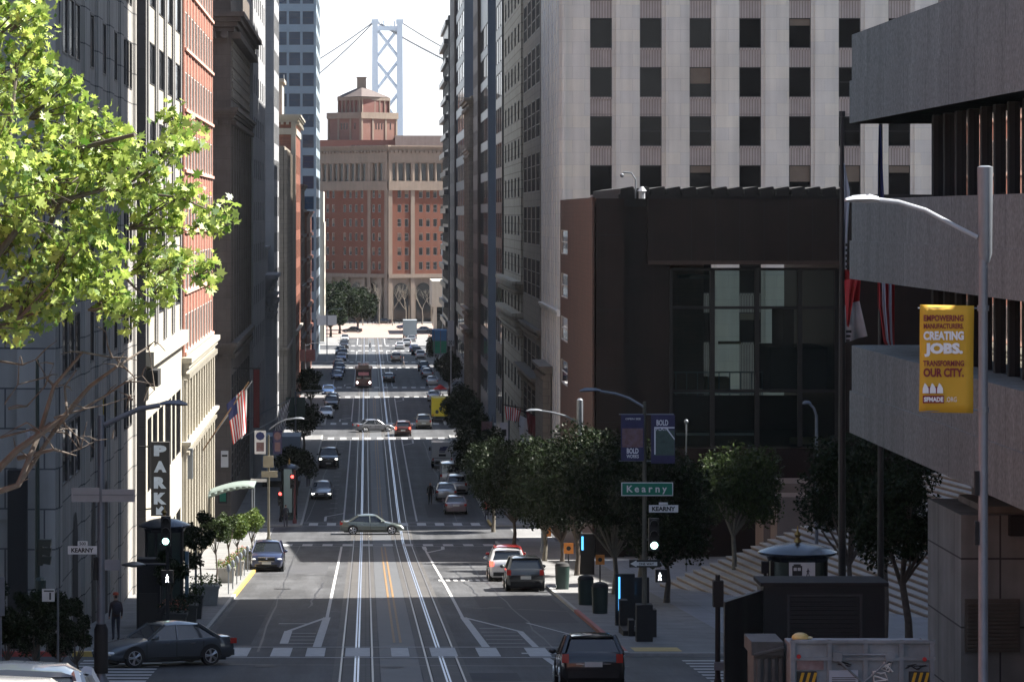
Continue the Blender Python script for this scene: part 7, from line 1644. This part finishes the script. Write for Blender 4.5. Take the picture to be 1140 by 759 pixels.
b = MB(); b.lathe(X(490, 450), 450, [(1.0, gz(450) + 2.2), (.1, gz(450) + 2.8)], 10); b.build('red_cover', flag_r, r); b = MB(); b.tube([(X(490, 450), 450, gz(450)), (X(490, 450), 450, gz(450) + 2.4)], .04, 5); b.build('pole', greypole, r)
D = 470; r = thing('flagpole', (X(531, D), D, Z(104, D)), 'flagpole with a small orange and white flag on the cream classical building', 'flag')
arm(r, [(X(533, D), D, Z(108, D)), (X(533, D), D, Z(40, D))], greypole, 'pole', .1); flag(r, (X(530, D), D, Z(50, D)), (X(533, D), D, Z(44, D)), 2.4, [mat('flag_orange', (.75, .2, .05), .8)], 0, False, 3)
r = thing('flagpole', (X(493, 700), 700, gz(700)), 'slim pole with a white flag against the far brick block', 'flag'); arm(r, [(X(493, 700), 700, gz(700)), (X(493, 700), 700, Z(262, 700))], greypole, 'pole', .12); flag(r, (X(491.5, 700), 700, Z(272, 700)), (X(493, 700), 700, Z(268, 700)), 2.6, [flag_w], 0, False, 1)
# bollard fence at the far plaza
r = thing('railing', (X(420, 842), 842, gz(842)), 'dark railing across the far end of the street', 'railing'); b = MB()
for px in range(384, 470, 5): b.box(X(px, 842), X(px, 842) + .15, 842, 842.15, gz(842), gz(842) + 1.1)
b.build('posts', blackmatte, r, kind='stuff'); b = MB(); b.box(X(384, 842), X(468, 842), 841.8, 841.98, gz(842) + .9, gz(842) + 1.15); b.build('rail', blackmatte, r)

# ------------------------------------------------------------------ people
def person(px, D, label, h=1.75, coat=(.03, .03, .04), legs=(.03, .03, .04), skin=(.42, .26, .19), hair=(.03, .02, .015), walk=0.0, face=0.0, carry=None, hat=None, dzp=.13, Xw=None, bend=0):
    x = X(px, D) if Xw is None else Xw; zb = gz(D) + dzp
    r = thing('person', (x, D, zb), label, 'person')
    s = h / 1.75; me = bpy.data.meshes.new('body'); st = walk
    J = {'pel': (0, 0, .95, .13), 'wst': (0, -.01, 1.12, .115), 'chs': (0, -.01 - bend * .2, 1.34, .135), 'nk': (0, .0 - bend * .3, 1.50, .055), 'hd0': (0, .02 - bend * .35, 1.58, .075), 'hd': (0, .015 - bend * .37, 1.68, .085), 'top': (0, .01 - bend * .37, 1.74, .06),
         'lh': (.09, 0, .90, .10), 'lk': (.10, .12 * st + .02, .50, .068), 'la': (.10, .26 * st - .03, .09, .042), 'lt': (.10, .26 * st + .13, .035, .035),
         'rh': (-.09, 0, .90, .10), 'rk': (-.10, -.08 * st + .02, .50, .068), 'ra': (-.10, -.30 * st - .02, .10, .042), 'rt': (-.10, -.30 * st + .13, .035, .035),
         'ls': (.18, -.01 - bend * .2, 1.40, .062), 'le': (.235, -.10 * st - .02, 1.12, .045), 'lw': (.24, -.02 * st + .06, .88, .030), 'lf': (.235, .09, .80, .026),
         'rs': (-.18, -.01 - bend * .2, 1.40, .062), 're': (-.235, .10 * st - .02, 1.12, .045), 'rw': (-.24, .16 * st + .06, .88, .030), 'rf': (-.235, .18 * st + .08, .80, .026)}
    E = [('pel', 'wst'), ('wst', 'chs'), ('chs', 'nk'), ('nk', 'hd0'), ('hd0', 'hd'), ('hd', 'top'), ('pel', 'lh'), ('lh', 'lk'), ('lk', 'la'), ('la', 'lt'), ('pel', 'rh'), ('rh', 'rk'), ('rk', 'ra'), ('ra', 'rt'), ('chs', 'ls'), ('ls', 'le'), ('le', 'lw'), ('lw', 'lf'), ('chs', 'rs'), ('rs', 're'), ('re', 'rw'), ('rw', 'rf')]
    ks = list(J); me.from_pydata([tuple(c * s for c in J[k][:3]) for k in ks], [(ks.index(a), ks.index(b_)) for a, b_ in E], [])
    o = bpy.data.objects.new('tmp', me); COL.objects.link(o); o.modifiers.new('s', 'SKIN'); sm = o.modifiers.new('ss', 'SUBSURF'); sm.levels = 1; sm.render_levels = 1
    for k, v in zip(ks, me.skin_vertices[0].data): v.radius = (J[k][3] * s * (1.0 if k not in ('chs', 'wst', 'pel') else 1.25), J[k][3] * s)
    me.skin_vertices[0].data[0].use_root = True
    dg = bpy.context.evaluated_depsgraph_get(); m2 = bpy.data.meshes.new_from_object(o.evaluated_get(dg)); bpy.data.objects.remove(o)
    def pm(n_, c): return mat(n_ + '_%d_%d_%d' % tuple(int(q * 1000) for q in c), c, .8, .1, 4.0)
    m2.materials.clear()
    for mm in (pm('cloth', coat), pm('cloth', legs), pm('skin', skin), pm('hair', hair), blackmatte): m2.materials.append(mm)
    for p in m2.polygons:
        c = p.center / s; ax = abs(c.x)
        p.material_index = 2 if c.z > 1.50 or (ax > .2 and c.z < .90) else (0 if c.z > .88 or ax > .2 else (4 if c.z < .09 else 1))
        if c.z > 1.50 and (c.z > 1.70 or (c.y < -.02 - bend * .3 and c.z > 1.58)): p.material_index = 3
        p.use_smooth = True
    m2.name = 'body'; ob = bpy.data.objects.new('body', m2); COL.objects.link(ob); ob.parent = r; r.rotation_euler = (0, 0, face)
    q = MB(); hy, hz_ = (.015 - bend * .37) * s, 1.66 * s   # face: nose, eyes, ears
    def sub(name, fn, m_):
        b_ = MB(); b_.smooth = True; fn(b_); o_ = b_.build(name, m_, None); o_.parent = r
    sub('nose', lambda b_: b_.ball((0, hy + .105 * s, hz_ - .015), .016 * s, 6, 4), pm('skin', skin))
    sub('ears', lambda b_: (b_.ball((.088 * s, hy, hz_ - .01), .022 * s, 6, 4, (.5, 1, 1.3)), b_.ball((-.088 * s, hy, hz_ - .01), .022 * s, 6, 4, (.5, 1, 1.3)), b_.tube([(-.08 * s, hy, hz_ - .01), (.08 * s, hy, hz_ - .01)], .01, 4)), pm('skin', skin))
    sub('eyes', lambda b_: (b_.ball((.032 * s, hy + .088 * s, hz_ + .01), .010 * s, 5, 3), b_.ball((-.032 * s, hy + .088 * s, hz_ + .01), .010 * s, 5, 3)), blackmatte)
    if hat: sub('hat', lambda b_: (b_.lathe(0, hy, [(.12 * s, hz_ + .05), (.115 * s, hz_ + .09), (.085 * s, hz_ + .14), (.03 * s, hz_ + .155)], 12)), pm('hat', hat))
    if carry: sub('bag', lambda b_: b_.ball((0, -.18 * s, 1.22 * s), .19 * s, 8, 6, (.95, .6, 1.25)), pm('bag', carry))
    return r
person(129, 124.5, 'person in dark clothes with red orange cap and large backpack on the left pavement', 1.75, (.05, .03, .03), (.03, .03, .045), hat=(.45, .08, .04), carry=(.04, .035, .05), face=R(20))
person(178, 122.5, 'grey haired person in black bending beside the dark flower planter', 1.68, (.02, .02, .022), (.02, .02, .022), hair=(.45, .45, .45), face=R(70), bend=.9)
person(479, 281, 'person in black walking in the road beside the silver cars', 1.9, (.012, .012, .014), (.012, .012, .014), walk=.5, face=R(180), dzp=.01)
person(542, 262, 'person in a red jacket on the right pavement by the second crossing', 1.72, (.40, .04, .03), (.04, .04, .06), walk=.4, face=R(180))
person(550, 258, 'person in dark clothes standing beside the one in the red jacket', 1.76, (.03, .03, .04), (.03, .03, .04), face=R(180))
person(449, 576, 'person crossing the street at the far fifth crossing', 1.8, (.05, .05, .07), (.16, .14, .12), walk=1.0, face=R(-90), dzp=.01)
person(412, 659, 'person in dark clothes crossing at the farthest crossing', 1.8, (.03, .03, .04), (.03, .03, .04), walk=1.0, face=R(90), dzp=.01)
for i, (px, D_, c_) in enumerate(((488, 430, (.35, .05, .05)), (493, 445, (.05, .05, .08)), (497, 425, (.3, .3, .3)), (481, 418, (.04, .04, .05)), (500, 460, (.06, .05, .05)), (343, 300, (.04, .04, .05)), (318, 252, (.03, .03, .04)))):
    person(px, D_, ['person in red on the crowded far right pavement', 'person in navy on the far right pavement', 'person in grey on the far right pavement', 'person in black beside the yellow truck', 'person in brown farthest down the right pavement', 'person in black on the left pavement by the pale blue truck', 'person in dark clothes waiting at the left of the second crossing'][i], 1.74, c_, (.03, .03, .05), walk=.4, face=R(180 if i % 2 else 0))
flush_windows()
# ------------------------------------------------------------------ air
b = MB(); b.box(-900, 1100, -300, 3000, -1.5, 240); hz = b.build('haze', None, kind='stuff')
hm = bpy.data.materials.new('haze_air'); hm.use_nodes = True; hn = hm.node_tree; hn.nodes.remove(hn.nodes["Principled BSDF"])
pv_ = hn.nodes.new("ShaderNodeVolumePrincipled"); pv_.inputs["Density"].default_value = 0.00003; pv_.inputs["Color"].default_value = (0.86, 0.92, 1.0, 1); pv_.inputs["Anisotropy"].default_value = 0.2
hn.links.new(pv_.outputs[0], hn.nodes["Material Output"].inputs["Volume"])
hz.data.materials.clear(); hz.data.materials.append(hm)
